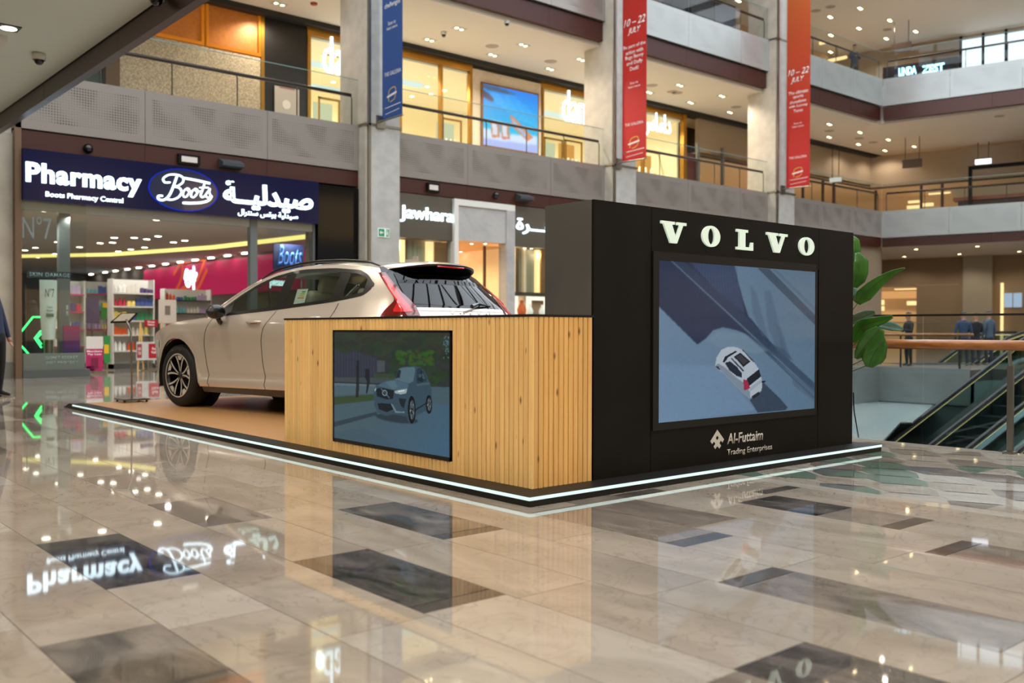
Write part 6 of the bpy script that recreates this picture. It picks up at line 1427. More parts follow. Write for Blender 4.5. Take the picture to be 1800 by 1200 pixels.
# restaurant zone behind the third bay
rz = MB().box(28.6, 34.5, 23.2, 29, 8.65, 10.04).build('dark_bulkhead', mat('dark_brown', (46, 30, 20), .7)); tag(rz, 'dark brown ceiling bulkhead above the restaurant upstairs', 'bulkhead', kind='structure')
struct(MB().box(27.5, 28.4, Y2+.1, 30, FZ, 8.4).build('wall_restaurant', mat('wine_wall', (84, 40, 34), .6)))
for i, (x, y) in enumerate(((1250, 238), (1284.5, 250), (1235, 256), (1268, 266.5), (1298.5, 277.5), (1276, 292), (1150, 251), (1186.5, 262))):
    p = ony(x, y, 23.0); o = MB().lathe([(0, -.09), (.05, -.075), (.085, -.03), (.09, 0), (.08, .04), (.02, .09), (.01, .11)], (0, 0, 0), (0, 0, 1), 14).build('pendant_lamp', emis('globe_glow', (255, 214, 150), 4), smooth='all'); o.location = p
    w = MB().cyl((0, 0, .11), (0, 0, 10.05-p.z), .006, n=5).build('cord', m_black); w.parent = o; tag(o, 'small warm globe pendant in the restaurant zone upstairs', 'pendant lamp', 'globe pendants upstairs')
for i, (xa, xb, y) in enumerate(((1208, 1232, 305.5), (1200, 1210, 312), (1212, 1224, 311), (1272, 1290, 304), (1290, 1298, 298), (1297, 1307, 303))):
    a, c = ony(xa, y+2, 25+i*.4), ony(xb, y-2, 25+i*.4); o = MB().box(a.x, c.x, 25+i*.4, 25.2+i*.4, a.z, c.z).build('linear_lamp', m_sh); w = MB().box((a.x+c.x)/2-.01, (a.x+c.x)/2+.01, 25.09+i*.4, 25.11+i*.4, c.z, 10.05).build('cord', m_black, o); tag(o, 'warm linear lamp seen through the third gallery bay glass', 'lamp', 'linear lamps in the restaurant zone')
# dividing posts of the restaurant glazing
for i, x in enumerate((1229, 1272)): p = ony(x, 280, 21.0); struct(MB().box(p.x-.06, p.x+.06, 21, 21.12, FZ, 8.8).build('trim_%d' % (20+i), m_alu))

# ------------------------------------------------------------------ TOP GALLERY
struct(MB().box(-9, 50, 23.5, 23.7, 11.7, ZC3).build('wall_top_back', mat('top_wall', (190, 164, 136), .8)))
bx = thing('dark_box_kiosk', 'dark glossy box kiosk on the top gallery in the third bay', 'kiosk', (23, 20.5, 11.72))
p0, p1 = ony(1215, 40, 20.3), ony(1292, 12, 20.3)
MB().box(p0.x, p1.x, 20.3, 22.4, 11.725, p1.z).build('body', mat('kiosk_dark', (44, 48, 54), .45), bx); MB().box(p1.x-1.4, p1.x+.02, 20.28, 20.30, 11.72, p1.z-.1).build('blue_panel', mat('kiosk_blue', (30, 34, 66), .3), bx); MB().box(p0.x, p1.x, 20.26, 20.30, p1.z-.08, p1.z).build('top_trim', m_black, bx)
OF3 = 8.0; s_n = sA(1554, 130, OF3)
struct(angled('wall_top_right', s_n-8, 32, OF3+.3, 11.72, ZC3, m_bulk))
nv = thing('navy_shop_sign', 'dark navy shop fascia with glowing white lettering on the top gallery', 'shop sign', tuple(onA(1600, 125, OF3)))
sa, sb = sA(1552, 130, OF3), sA(1684, 110, OF3); angled('board', sa, sb, OF3, 12.0, 14.55, mat('navy_dark', (14, 18, 34), .3), .3, nv)
def letA(s, xa, xb, y0, y1):
    a, c = onA(xa, y1, OF3), onA(xb, y0, OF3); text('lettering', s, CRN+NN*(OF3), DD, V, (a-CRN).dot(DD), (c-CRN).dot(DD), a.z, max(c.z, a.z+.4), emis('neon_blue_white', (150, 220, 255), 5), nv, .05, .03)
letA('LINDA', 1580, 1611, 123, 134); letA('ZEST', 1621, 1660, 113, 130)
wn = thing('window_1', 'tall bright windows at the right end of the top gallery', 'window', tuple(onA(1740, 80, OF3)), kind='structure')
sa = sA(1685, 80, OF3)
for k_ in range(6):
    a = sa+.1+k_*1.0; angled('pane', a+.06, a+.94, OF3+.05, 12.5, 15.3, emis('daylight_pane', (222, 238, 250), 1.6), .05, wn); angled('mullion', a-.06, a+.06, OF3-.05, 12.0, 15.5, m_black, .12, wn)
# low sun-lit sill and yellow strip lamps by the person
for i, (xa, ya, xb, yb) in enumerate(((1442, 76, 1482, 67), (1457, 107, 1487, 100.5))):
    a, c = ony(xa, ya, 22.5), ony(xb, yb, 22.5); o = MB().tube([tuple(a), tuple(c)], .09, 6).build('linear_lamp', m_sh); w = MB().box((a.x+c.x)/2-.01, (a.x+c.x)/2+.01, 22.49, 22.51, (a.z+c.z)/2, ZC3).build('cord', m_dsteel, o); tag(o, ['upper warm linear lamp behind the person on the top gallery', 'lower warm linear lamp behind the person on the top gallery'][i], 'lamp')

# ------------------------------------------------------------------ GROUND FLOOR, FAR RIGHT
OF1 = 9.2
m_bw = mat('brown_beige', (150, 128, 102), .8)
sR, sL = sA(1611, 520, OF1), sA(1480, 520, OF1)
struct(angled('wall_ground_right', sR, 32, OF1, 0, 4.75, m_bw)); struct(angled('wall_ground_over_shop', sL-6, sR, OF1, 3.33, 4.75, m_bw)); struct(angled('wall_ground_pier', sA(1694, 520, OF1), sA(1745, 520, OF1), OF1-.25, 0, 4.75, mat('pier_pale', (168, 158, 140), .8)))
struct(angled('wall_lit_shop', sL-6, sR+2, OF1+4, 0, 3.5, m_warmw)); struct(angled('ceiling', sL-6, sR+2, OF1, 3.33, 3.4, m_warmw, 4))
lw = thing('lit_shop_shelving', 'glowing golden shelves in the ground-floor shop behind the plant', 'shelves', tuple(onA(1560, 540, OF1+3)))
for (xa, xb, ya, yb) in ((1538, 1566, 503, 508), (1572, 1610, 502, 509), (1528, 1610, 511, 525), (1516, 1552, 527, 536), (1594, 1610, 529, 536), (1520, 1552, 538, 546)):
    a, c = onA(xa, yb, OF1+2.8), onA(xb, ya, OF1+2.8); angled('glowing_shelf', (a-CRN).dot(DD), (c-CRN).dot(DD), OF1+2.8, a.z, c.z, m_sh if yb != 525 else m_sh2, .3, lw)
s0 = sA(1760, 540, OF1-.4); wl = thing('light_column', 'tall thin glowing strip at the far right of the ground floor', 'light', tuple(onA(1762, 560, OF1-.4)))
angled('strip', sA(1758.5, 540, OF1-.4), sA(1763.5, 540, OF1-.4), OF1-.4, 0, onA(1760, 497, OF1-.4).z, m_sh, .1, wl)
w2 = thing('window_2', 'pale blue window at the far right of the ground floor', 'window', tuple(onA(1780, 520, OF1-.1)), kind='structure')
angled('pane', sA(1765, 540, OF1-.1), sA(1779, 540, OF1-.1), OF1-.1, onA(1770, 540, OF1-.1).z, onA(1770, 515, OF1-.1).z, emis('blue_pane', (176, 200, 220), .8), .05, w2); angled('pane', sA(1781, 540, OF1-.1), sA(1796, 540, OF1-.1), OF1-.1, onA(1770, 540, OF1-.1).z, onA(1770, 515, OF1-.1).z, emis('blue_pane', (176, 200, 220), .8), .05, w2)
# close the far end behind everything
struct(MB().box(70, 70.3, -16, 60, -1, 16).build('wall_far_end', m_bw)); struct(MB().box(-9, 70, 44.2, 44.5, 0, 16).build('wall_back', m_bw))

# ------------------------------------------------------------------ DOWNLIGHTS
g2 = 'twin downlights on the first gallery ceiling'; l2 = 'twin warm downlight in the first gallery ceiling'
L2 = [(491, 8), (755, 71), (807, 51), (866, 97.5), (920, 80), (920, 80), (1021, 105.5), (967, 122), (1195, 150.5), (1141, 163), (1214, 181), (1269, 169.5), (1283, 198),
      (1458, 219), (1511.5, 233), (1457.5, 241.5), (1509, 254), (1561.5, 246), (1555.5, 265), (1607, 258), (1650, 268.5), (1599.5, 276), (1690.5, 279), (1640, 285.5), (1451.5, 294.5), (1510, 289), (1529, 296), (1471, 301.5)]
sp_on = 0
for i, (x, y) in enumerate(sorted(set(L2))):
    p = onz(x, y, 10.03)
    if x < 1300: p = onz(x, y, 10.03)
    downlight(p.x, p.y, 10.045, 'twin', l2, g2, .055 if x < 1300 else .065, (420 if x < 1300 else 130) if i % 2 == 0 else 0, (1, .87, .72))
g3 = 'twin downlights on the top ceiling'; l3 = 'twin warm downlight in the top ceiling'
for i, (x, y) in enumerate(((1512, 15), (1459.5, 30), (1564, 36), (1510, 50), (1558, 68), (1609.5, 55.5), (1460.5, 62), (1460, 91.5), (1603, 84.5), (1547, 121.5), (1551.5, 96), (1592, 111.5), (1640, 101), (1298, 1.5))):
    p = onz(x, y, ZC3-.005); 
    if p.x > 60 or p.y > 58: continue
    downlight(p.x, p.y, ZC3, 'twin', l3, g3, .075, 170 if i % 2 == 0 else 0, (1, .90, .78))
g1 = 'small round downlights on the far ground-floor ceiling'
for x, y in ((1511, 443), (1589.5, 451), (1610, 438), (1686.5, 446.5), (1718, 433), (1792, 442)):
    p = onz(x, y, 4.745); downlight(p.x, p.y, 4.75, 'warm', 'small warm round downlight in the ground-floor ceiling beyond the void', g1, .08, 90, (1, .9, .76))
# spots added for more light from behind, as further downlights of the near ceiling
for x in (-6.5, -3.6, -.7):
    for y in (-7, -3.5, 0, 3.5, 7, 14): spot((x, y, 4.88), 190, (1, .90, .76), 150, .1, 'added_ceiling_lamp')
# near ceiling: recessed square downlight, dome cameras, light fitting
p = onz(15, 48, 4.93); t = thing('downlight', 'square recessed downlight in the near ceiling at top left', 'downlight', tuple(p))
MB().box(p.x-.13, p.x+.13, p.y-.13, p.y+.13, 4.915, 4.93).build('frame', m_dsteel, t); MB().lathe([(.0001, 0), (.10, 0)], (p.x, p.y, 4.910), (0, 0, 1), 24).build('lens', emis('near_lens', (255, 250, 235), 6), t)
def dome(x, y, z, label, s=1):
    p = onz(x, y, z); t = thing('dome_camera', label, 'security camera', tuple(p))
    MB().lathe([(.0, .10*s), (.095*s, .10*s), (.10*s, .03*s), (.092*s, .0)], tuple(p), (0, 0, 1), 24).build('housing', m_white, t, smooth='all')
    MB().lathe([(.070*s, .0), (.062*s, -.035*s), (.035*s, -.065*s), (.0001, -.07*s)], tuple(p), (0, 0, 1), 20).build('dome', m_trim, t, smooth='all'); return t
dome(68.5, 106, 4.83, 'white dome security camera under the near ceiling', .93); dome(275, 0, 4.85, 'dome security camera at the edge of the near ceiling, cut by the picture top')
o = MB().box(-.55, .30, 0, .5, 0, .10).build('sensor_box', m_white); q = onz(6, 71, 4.86); o.location = (q.x-.25, q.y, 4.83); tag(o, 'flat white box fixed to the near ceiling at the left edge', 'ceiling fitting')
for x, y, z, lb in ((891, 42, 10.0, 'dome security camera on the first gallery ceiling near the upper fascia'), (780, 61.5, 10.0, 'small dome security camera on the first gallery ceiling between downlights')):
    dome(x, y, 9.96, lb, .9)
o = MB().lathe([(0, -.06), (.09, -.05), (.10, 0)], (0, 0, 0), (0, 0, 1), 14).build('smoke_detector', mat('red_detector', (150, 40, 30), .5)); o.location = onz(552, 6, 10.04); o.location.z = 10.05; tag(o, 'small red alarm fitting on the first gallery ceiling', 'alarm')
for x, y, zc in ((1460, 12, ZC3), (1434, 19, ZC3), (1560, 52, ZC3), (1458, 230, 10.05), (1535, 250, 10.05), (1510, 243, 10.05), (865, 81, 10.05), (968, 108, 10.05), (1146, 150, 10.05), (1182, 161, 10.05), (1190, 163, 10.05), (1224, 208, 10.05), (1257, 221, 10.05), (1294, 188, 10.05), (1757, 204, 10.05)):
    p = onz(x, y, zc); o = MB().lathe([(0, -.012), (.20, -.012), (.22, 0)], (0, 0, 0), (0, 0, 1), 18).build('ceiling_speaker', mat('grille_grey', (160, 146, 130), .7)); o.location = (p.x, p.y, zc); tag(o, 'flat round speaker grille flush with the %s ceiling' % ('top' if zc > 12 else 'first gallery'), 'ceiling speaker', 'speaker grilles on the ceilings')
# fascia fixtures
def cam_(x, y, lb):
    p = ony(x, y, Y0-.02); t = thing('dome_camera', lb, 'security camera', tuple(p)); MB().lathe([(.0, .05), (.10, .05), (.10, .0)], tuple(p+Vector((0, .0, 0))), (0, 1, 0), 20).build('housing', m_steel, t); MB().lathe([(.085, 0), (.07, -.06), (.03, -.085), (.0001, -.09)], tuple(p), (0, 1, 0), 20).build('dome', m_trim, t, smooth='all')
cam_(155, 261, 'round security camera on the brown fascia over the pharmacy'); cam_(872, 343, 'round security camera on the brown fascia over the stone portal')
def flood(x, y, w, h, lb):
    p = ony(x, y, Y0+.02); t = thing('flood_lamp', lb, 'lamp', tuple(p)); MB().box(p.x-w/2, p.x+w/2, Y0-.05, Y0+.03, p.z-h/2, p.z+h/2).build('housing', m_black, t); MB().box(p.x-w*.36, p.x+w*.36, Y0-.055, Y0-.05, p.z-h*.28, p.z+h*.28).build('lens', mat('lens_grey', (190, 184, 176), .3, emit=(200, 190, 180), es=.3), t)
flood(331, 281, .50, .22, 'black-framed rectangular flood lamp on the fascia over the pharmacy'); flood(760, 330, .40, .24, 'black-framed rectangular flood lamp on the fascia over the jewellery sign'); flood(1726, 415, .8, .2, 'black-framed rectangular lamp on the far right fascia') if False else None
def wedge(x, y, lb):
    p = ony(x, y, Y0-.03); o = MB().prism([(p.x-.26, Y0+.03, p.z-.10), (p.x-.26, Y0-.22, p.z-.06), (p.x-.26, Y0-.22, p.z+.02), (p.x-.26, Y0+.03, p.z+.12)], (.52, 0, 0)).build('wall_lamp', mat('slate_grey', (58, 62, 66), .5), loc=(p.x, p.y, p.z)); tag(o, lb, 'lamp')
wedge(405, 289, 'dark grey wedge-shaped lamp on the fascia over the pharmacy sign'); wedge(920, 348, 'dark grey wedge-shaped lamp on the fascia left of the display wall')

# lamps behind the upstairs glass
for x, y in ((11.5, 23), (14.5, 23), (21, 23), (25, 23)): spot((x, y, 9.6), 800, (1, .88, .68), 165, .06, 'shop_lamp')
for x, y in ((457, 268), (457+0, 268),): pass
for x, y in ((577, 74), (748, 104), (780, 117), (724, 170), (751, 153), (782, 159.5), (757, 166), (586, 145), (580, 152), (1002+56, 150), (990, 162), (1021, 169), (959, 155), (1159, 199)):
    p = onz(x, y, 9.60)
    if Y2+.2 < p.y < 25.8 and 10.3 < p.x < 27.2: downlight(p.x, p.y, 9.62, 'warm', 'small round downlight inside the gold-framed shops upstairs', 'downlights inside the gold-framed shops', .08)
for x, y, z, e in ((33, 24.3, 8.3, 200), (39, 24, 8.3, 240), (44, 20, 8.3, 160)): spot((x, y, z), e, (1, .74, .45), 165, .1, 'shop_lamp')
p = onA(1560, 520, OF1+2); spot((p.x, p.y, 3.25), 200, (1, .72, .42), 165, .1, 'shop_lamp')

# ------------------------------------------------------------------ VOID, ESCALATORS, RAILINGS
m_conc = mat('void_deck', (150, 164, 164), .12, noise=((162, 174, 172), 1.5, 3)); m_perf3 = perf('void_panel', (132, 138, 136), (112, 118, 118), .05)
AZ = YAW+R(70); HD = Vector((math.sin(AZ), math.cos(AZ), 0)); UPD = (HD*math.cos(R(30))+Vector((0, 0, math.sin(R(30))))).normalized(); SD = Vector((-math.cos(AZ), math.sin(AZ), 0))  # SD: to the left of travel
if SD.dot(_rt) > 0: SD = -SD
A0 = CAM+ray(1568, 773)*22.0                                # point on the outer handrail of the near pair
lower = [(VX0, -14), (VX1, -14), (VX1, VY1), (VX0, VY1)]
struct(MB().box(VX0-2, VX2+2, -14, VY1+2, -6.3, -6.0).build('floor_lower', mat('pit_floor', (84, 92, 94), .3)))
# recessed deck left of the escalators, with its dark cut edge
ZD = -.95; dpts = [onz(x, y, ZD) for x, y in ((1530, 800), (1553, 773), (1583, 741), (1604, 741), (1648, 706))]
deck = [(p.x, p.y) for p in dpts]+[(VX1, dpts[-1].y), (VX1, VY1+.2), (VX0+.2, VY1+.2), (VX0+.2, dpts[0].y)]
struct(MB().prism([(x, y, ZD-.02) for x, y in deck], (0, 0, .02)).build('floor_deck', m_conc))
struct(MB().prism([(x, y, ZD-.05) for x, y in deck], (0, 0, .03)).build('floor_deck_body', mat('pit_dark', (30, 34, 38), .6)))
m_pitw = mat('pit_wall', (92, 100, 102), .6)
struct(MB().box(VX1+.02, VX1+.22, VYM, VY1+.2, -6, -.32).build('wall_pit_far', m_pitw)); struct(MB().box(VX1+.22, VX2+.3, VYM+.02, VYM+.3, -6, -.32).build('wall_pit_step', m_pitw)); struct(MB().box(VX2+.02, VX2+.3, -14, VYM, -6, -.32).build('wall_pit_right', m_pitw))
struct(MB().box(VX0-.3, VX2, VY1+.2, VY1+.4, -6, -.32).build('wall_pit_back', m_pitw)); struct(MB().box(VX0-.4, VX0-.2, -14, VY1+.2, -6, -.32).build('wall_pit_near', m_pitw))
struct(MB().box(VX1, VX2, VYM, VYM+.02, -1.2, -.30).build('trim_9', m_conc)); struct(MB().box(VX2, VX2+.02, -14, VYM, -1.2, -.30).build('trim_12', m_conc))
struct(MB().box(VX0, VX1, VY1, VY1+.2, -1.2, -.30).build('trim_7', m_conc))
# near edge slab face, pale inner border
struct(MB().box(VX0-.16, VX0+.02, -13, VY1, -.30, .002).build('trim_8', m_tile_w))
def guard(name, label, A, B, zt=1.13, posts=(), rail=.88, joints=(), rail_m=None, rr=.042, panel=None):
    A = Vector(A); B = Vector(B); Uu = (B-A).normalized(); L = (B-A).length; Nn = Uu.cross(Vector((0, 0, 1)))
    t = thing(name, label, 'railing', tuple(A))
    js_ = [0]+[j for j in joints]+[L]
    for a, c in zip(js_, js_[1:]): MB().cbox(A+Uu*((a+c)/2)+Vector((0, 0, zt/2)), (c-a-.012, .014, zt), (Uu, Nn, Vector((0, 0, 1)))).build('glass_pane', m_pane, t)
    MB().cbox(A+Uu*(L/2)+Vector((0, 0, zt+.008)), (L, .022, .018), (Uu, Nn, Vector((0, 0, 1)))).build('top_edge', m_dsteel, t)
    off = Nn*(.10 if Nn.dot(CAM-A) > 0 else -.10)
    MB().tube([A+off+Vector((0, 0, rail)), B+off+Vector((0, 0, rail))], rr, 12).build('handrail', rail_m or mat('oak_rail', (176, 108, 44), .3, noise=((150, 86, 34), 6, 5, (1, 1, 8)), coat=.4), t, smooth='all')
    for s in posts:
        q = A+Uu*s+off*.7
        b = MB().cbox(q+Vector((0, 0, .36)), (.045, .035, .72), (Uu, Nn, Vector((0, 0, 1)))); b.tube([q+Vector((0, 0, .70)), q+off*.3+Vector((0, 0, .80)), q+off*.3+Vector((0, 0, rail-rr))], .014, 6)
        b.cbox(q+Vector((0, 0, .01)), (.09, .09, .02), (Uu, Nn, Vector((0, 0, 1)))).build('post', m_steel, t)
    return t
# near railing along the edge, slightly kinked
P = [Vector((4.55, 3.2, 0)), Vector((4.56, .6, 0)), Vector((4.66, -1.05, 0)), Vector((4.60, -4.5, 0))]
sp_ = (onz(1777, 797, 0)-P[1]).dot((P[2]-P[1]).normalized())
guard('void_railing', 'glass railing with round oak handrail beside the potted plant', P[1], P[2], 1.13, [sp_], .885, [.62], rr=.043)
guard('void_railing', 'glass railing with oak handrail continuing out of the picture at right', P[2], P[3], 1.13, [1.2], .885, [1.5], rr=.043)
guard('void_railing', 'glass railing with oak handrail hidden behind the display wall', P[0], P[1], 1.13, [], .885, [1.3], rr=.043)
# opposite edge: perforated slab panels, glass and rail
op = thing('far_railing', 'glass railing with slim oak rail and ribbed panels across the void', 'railing', (VX1, VY1, -.9))
Uo = Vector((0, -1, 0))
for k_ in range(1): plate('ribbed_panel', (VX1-.02, VY1-k_*2.5-.005, -.93), Uo, V, 2.49, .95, .03, m_perf3, op)
for k_ in range(6): plate('ribbed_panel', (VX1-2.6*(k_+1)+.005, VY1-.02, -.93), (1, 0, 0), V, 2.59, .95, .03, m_perf3, op)
for k_ in range(1): MB().box(VX1+.05, VX1+.062, VY1-2.5*(k_+1)+.01, VY1-2.5*k_-.01, 0, 1.22).build('glass_pane', m_pane, op)
for k_ in range(6): MB().box(VX1-2.6*(k_+1)+.01, VX1-2.6*k_-.01, VY1+.05, VY1+.062, 0, 1.22).build('glass_pane', m_pane, op)
MB().tube([(VX1+.15, VY1-2.5, .90), (VX1+.15, VY1+.15, .90), (VX1-15, VY1+.15, .90)], .04, 8).build('handrail', MATS['oak_rail'], op, smooth='all')
MB().box(VX1+.04, VX1+.07, VY1-2.5, VY1, 1.22, 1.24).build('top_edge', m_steel, op); MB().box(VX1-15, VX1, VY1+.04, VY1+.07, 1.22, 1.24).build('top_edge', m_steel, op)
for k_ in range(2): MB().box(VX1+.08, VX1+.11, VY1-.6-k_*1.6, VY1-.56-k_*1.6, 0, .88).build('post', m_dsteel, op)

# escalators: balustrades with glass, handrail, skirts and steps
m_escg = glass('escalator_glass', (196, 210, 205), .9); m_rub = mat('handrail_rubber', (22, 22, 24), .35); m_skirt = mat('skirt_steel', (150, 156, 158), .25, .9); m_clad = mat('cladding_pale', (150, 166, 162), .35, .3); m_step = mat('step_dark', (58, 66, 70), .35, .3); m_edgey = emis('balustrade_light', (232, 222, 140), 1.3); m_nose = mat('step_nose', (120, 126, 126), .3, .7); m_cladb = mat('cladding_blue', (196, 206, 222), .22, .5)
def escalator(label, base, w=1.0, lo=-11.0):
    """base: point on the left handrail centre line; runs up along UPD and ends in a level landing"""
    t = thing('escalator', label, 'escalator', tuple(base))
    top = (.92-base.z)/UPD.z          # distance along the slope where the handrail reaches landing height
    Rt = -SD; Vz = Vector((0, 0, 1)); nrm = Rt.cross(UPD).normalized()
    if nrm.z < 0: nrm = -nrm
    T = base+UPD*top
    for side, o in ((0, 0.0), (1, w+.36)):
        q = base+Rt*o
        tq = q+UPD*top
        hr = [q+UPD*lo, q+UPD*(top-.8), tq-UPD*.3+Vz*.03, tq+HD*.35+Vz*.05, tq+HD*1.6+Vz*.05, tq+HD*1.85-Vz*.06, tq+HD*1.9-Vz*.3]
        MB().tube(hr, .042, 8).build('handrail', m_rub, t, smooth='all')
        dn = lambda p, d: p-Vz*d
        def strip(name, d0, d1, m, th=.02, ex=0):
            b = MB(); path = [q+UPD*lo, q+UPD*(top-.8), tq-UPD*.3+Vz*.03, tq+HD*.35+Vz*.05, tq+HD*1.7+Vz*.05]
            for s_ in (-th/2, th/2): b.grid([[p-Vz*d0+Rt*s_+Rt*ex for p in path], [p-Vz*d1+Rt*s_+Rt*ex for p in path]])
            b.grid([[p-Vz*d0+Rt*(-th/2+ex) for p in path], [p-Vz*d0+Rt*(th/2+ex) for p in path]]); b.grid([[p-Vz*d1+Rt*(-th/2+ex) for p in path], [p-Vz*d1+Rt*(th/2+ex) for p in path]])
            return b.build(name, m, t)
        strip('guide_rail', .045, .085, m_skirt, .05); strip('light_line', .085, .10, m_edgey, .03, .0)
        strip('glass_panel', .10, .80, m_escg, .012); strip('inner_deck', .78, .84, m_skirt, .16, .07 if side == 0 else -.07); strip('skirt', .84, 1.10, m_step, .03, .14 if side == 0 else -.14)
        strip('outer_cladding', .80, 1.75, m_step if side == 0 else m_clad, .04, -.12 if side == 0 else .12)
        strip('outer_deck', .78, .82, m_step if side == 0 else m_cladb, .26, -.14 if side == 0 else .16)
    # steps
    c0_ = base+Rt*(w/2+.18)-Vz*1.02; n = int((top-lo)*math.cos(R(30))/.40); r0 = base+UPD*top
    mesh = None
    for k in range(n):
        p = c0_+UPD*top-(UPD*(.40/math.cos(R(30))))*k
        if mesh is None:
            b = MB(); b.cbox((0, 0, 0), (.40, w, .03), (HD, Rt, Vz)); b.cbox(-HD*.19-Vz*.115, (.02, w, .20), (HD, Rt, Vz)); so = b.build('step', m_step); mesh = so.data; so.parent = t
            nb = MB().cbox(-HD*.185+Vz*.016, (.035, w, .006), (HD, Rt, Vz)).build('step_nose', m_nose); nmesh = nb.data; nb.parent = so
        else:
            so = bpy.data.objects.new('step', mesh); COL.objects.link(so); so.parent = t; nb = bpy.data.objects.new('step_nose', nmesh); COL.objects.link(nb); nb.parent = so
        so.location = p-base
    tc = c0_+UPD*top+HD*1.1; MB().cbox(tc, (1.9, w+.3, .06), (HD, Rt, Vz)).build('landing_plate', m_skirt, t)
    # truss underneath
    b = MB(); path = [base+UPD*lo, base+UPD*top, base+UPD*top+HD*2]
    b.grid([[p-Vz*1.75-Rt*.1 for p in path], [p-Vz*1.75+Rt*(w+.46) for p in path]]); b.build('truss_soffit', m_clad, t)
    return t
escalator('nearest escalator beyond the oak rail, dark steps climbing right', A0, w=.78)
escalator('second escalator parallel to the nearest one, yellow-lit balustrade', A0-SD*2.12, w=.78)
A2 = CAM+ray(1640, 645)*30
escalator('farther escalator whose landing shows above the oak rail', A2, lo=-1.2)
MB().cbox(Vector((A2.x, A2.y, .004))-SD*.68-HD*.6, (2.6, 1.5, .004), (HD, -SD, Vector((0, 0, 1)))).build('trim_13', mat('pit_dark', (30, 34, 38), .6))['kind'] = 'structure'  # dark sheet laid on the floor, standing in for a shaded opening
# dark opening edge beside the first escalator
# ------------------------------------------------------------------ PLANT beside the display wall
m_leaf = mat('leaf_green', (70, 128, 34), .4, noise=((52, 104, 26), 5, 3)); m_leafd = mat('leaf_dull', (96, 128, 110), .45, noise=((76, 108, 92), 5, 3)); m_stem = mat('stem_green', (74, 92, 34), .5)
pl = thing('potted_plant', 'tall leafy artificial plant with big green paddle leaves beside the display wall', 'plant', (4.17, 1.15, 0))
PYY = .55
MB().lathe([(0, 0), (.15, 0), (.17, .02), (.20, .30), (.205, .34), (.185, .34), (.18, .28), (0, .28)], (4.17, 1.15, .0), (0, 0, 1), 24).build('pot', mat('pot_black', (24, 24, 24), .5), pl)
def leaf(mid, W_, tip_droop, m, nx=14):
    """mid: list of pixel centre-line points with half widths in px, on the plane y = PYY (+ depth)"""
    rows = []; pts = [(onx(x, y, 4.12+(Yd-.45)*.9), hw) for x, y, hw, Yd in mid]
    P_ = []; 
    for i in range(len(pts)-1):
        for t in np.linspace(0, 1, 5)[:-1]: P_.append((pts[i][0].lerp(pts[i+1][0], t), pts[i][1]*(1-t)+pts[i+1][1]*t))
    P_.append(pts[-1])
    for i, (c, hw) in enumerate(P_):
        a = P_[max(i-1, 0)][0]; b_ = P_[min(i+1, len(P_)-1)][0]; d = (b_-a).normalized(); side = d.cross(_fw).normalized(); k = hw*(c-CAM).dot(_fw)/F_PX
        rows.append([c+side*(k*s)-_fw*(abs(s)*k*W_) for s in (-1, -.6, -.25, 0, .25, .6, 1)])
    o = MB().grid(rows).build('leaf', m, pl, smooth='all'); md = o.modifiers.new('thick', 'SOLIDIFY'); md.thickness = .003
    MB().tube([p for p, _ in P_], [.006]*(len(P_)-1)+[.002], 5).build('midrib', m_stem, o); return o
Y_ = .75
leaf([(1492, 412, 3, Y_), (1502, 424, 8, Y_), (1504, 440, 9, Y_), (1500, 458, 9, Y_), (1497, 470, 3, Y_)], .3, 0, m_leaf)
leaf([(1506, 444, 4, .6), (1512, 460, 13, .6), (1509, 478, 15, .6), (1504, 492, 15, .6), (1500, 505, 6, .6)], .45, 0, m_leaf)
leaf([(1590, 471, 1.5, .55), (1570, 479, 5, .55), (1548, 492, 9, .55), (1532, 505, 12, .55), (1516, 520, 14, .55), (1506, 533, 6, .55)], .35, 0, m_leaf)
leaf([(1538, 548, 3, .8), (1525, 553, 9, .8), (1508, 560, 10, .8), (1495, 566, 5, .8)], .2, 0, m_leafd)
leaf([(1569, 556, 3, .5), (1552, 562, 7, .5), (1530, 568, 10, .5), (1514, 574, 14, .5), (1503, 590, 12, .5), (1499, 602, 4, .5)], .4, 0, m_leaf)
leaf([(1587, 579, 3, .6), (1570, 574, 8, .6), (1550, 570, 8, .6), (1530, 566, 4, .6)], .25, 0, m_leafd)
leaf([(1547, 577, 8, .45), (1536, 590, 18, .45), (1522, 606, 17, .45), (1510, 622, 10, .45), (1504, 630, 3, .45)], .3, 0, m_leaf)
leaf([(1549, 590, 5, .55), (1545, 606, 14, .55), (1536, 622, 20, .55), (1530, 634, 18, .55), (1527, 645, 6, .55)], .35, 0, m_leaf)
leaf([(1500, 505, 4, .8), (1503, 518, 9, .8), (1498, 528, 4, .8)], .2, 0, m_leafd)
b0 = Vector((4.17, 1.15, .3))
for tp in ((1499, 602, .5), (1508, 600, .45), (1528, 640, .55), (1508, 532, .55), (1500, 470, .6), (1525, 628, .5)):
    e = onx(tp[0], tp[1], 4.12+(tp[2]-.45)*.9); mpt = b0.lerp(e, .6)+Vector((.02, 0, .02)); MB().tube([b0, mpt, e], [.008, .006, .005], 6).build('stem', m_stem, pl, smooth='all')
cb = MB().tube([ony(1500, 690, .4), ony(1501, 720, .45), ony(1506, 750, .5), ony(1509, 768, .55)], .006, 6).build('cable', m_black, smooth='all'); tag(cb, 'thin black cable hanging to the floor right of the display wall', 'cable')

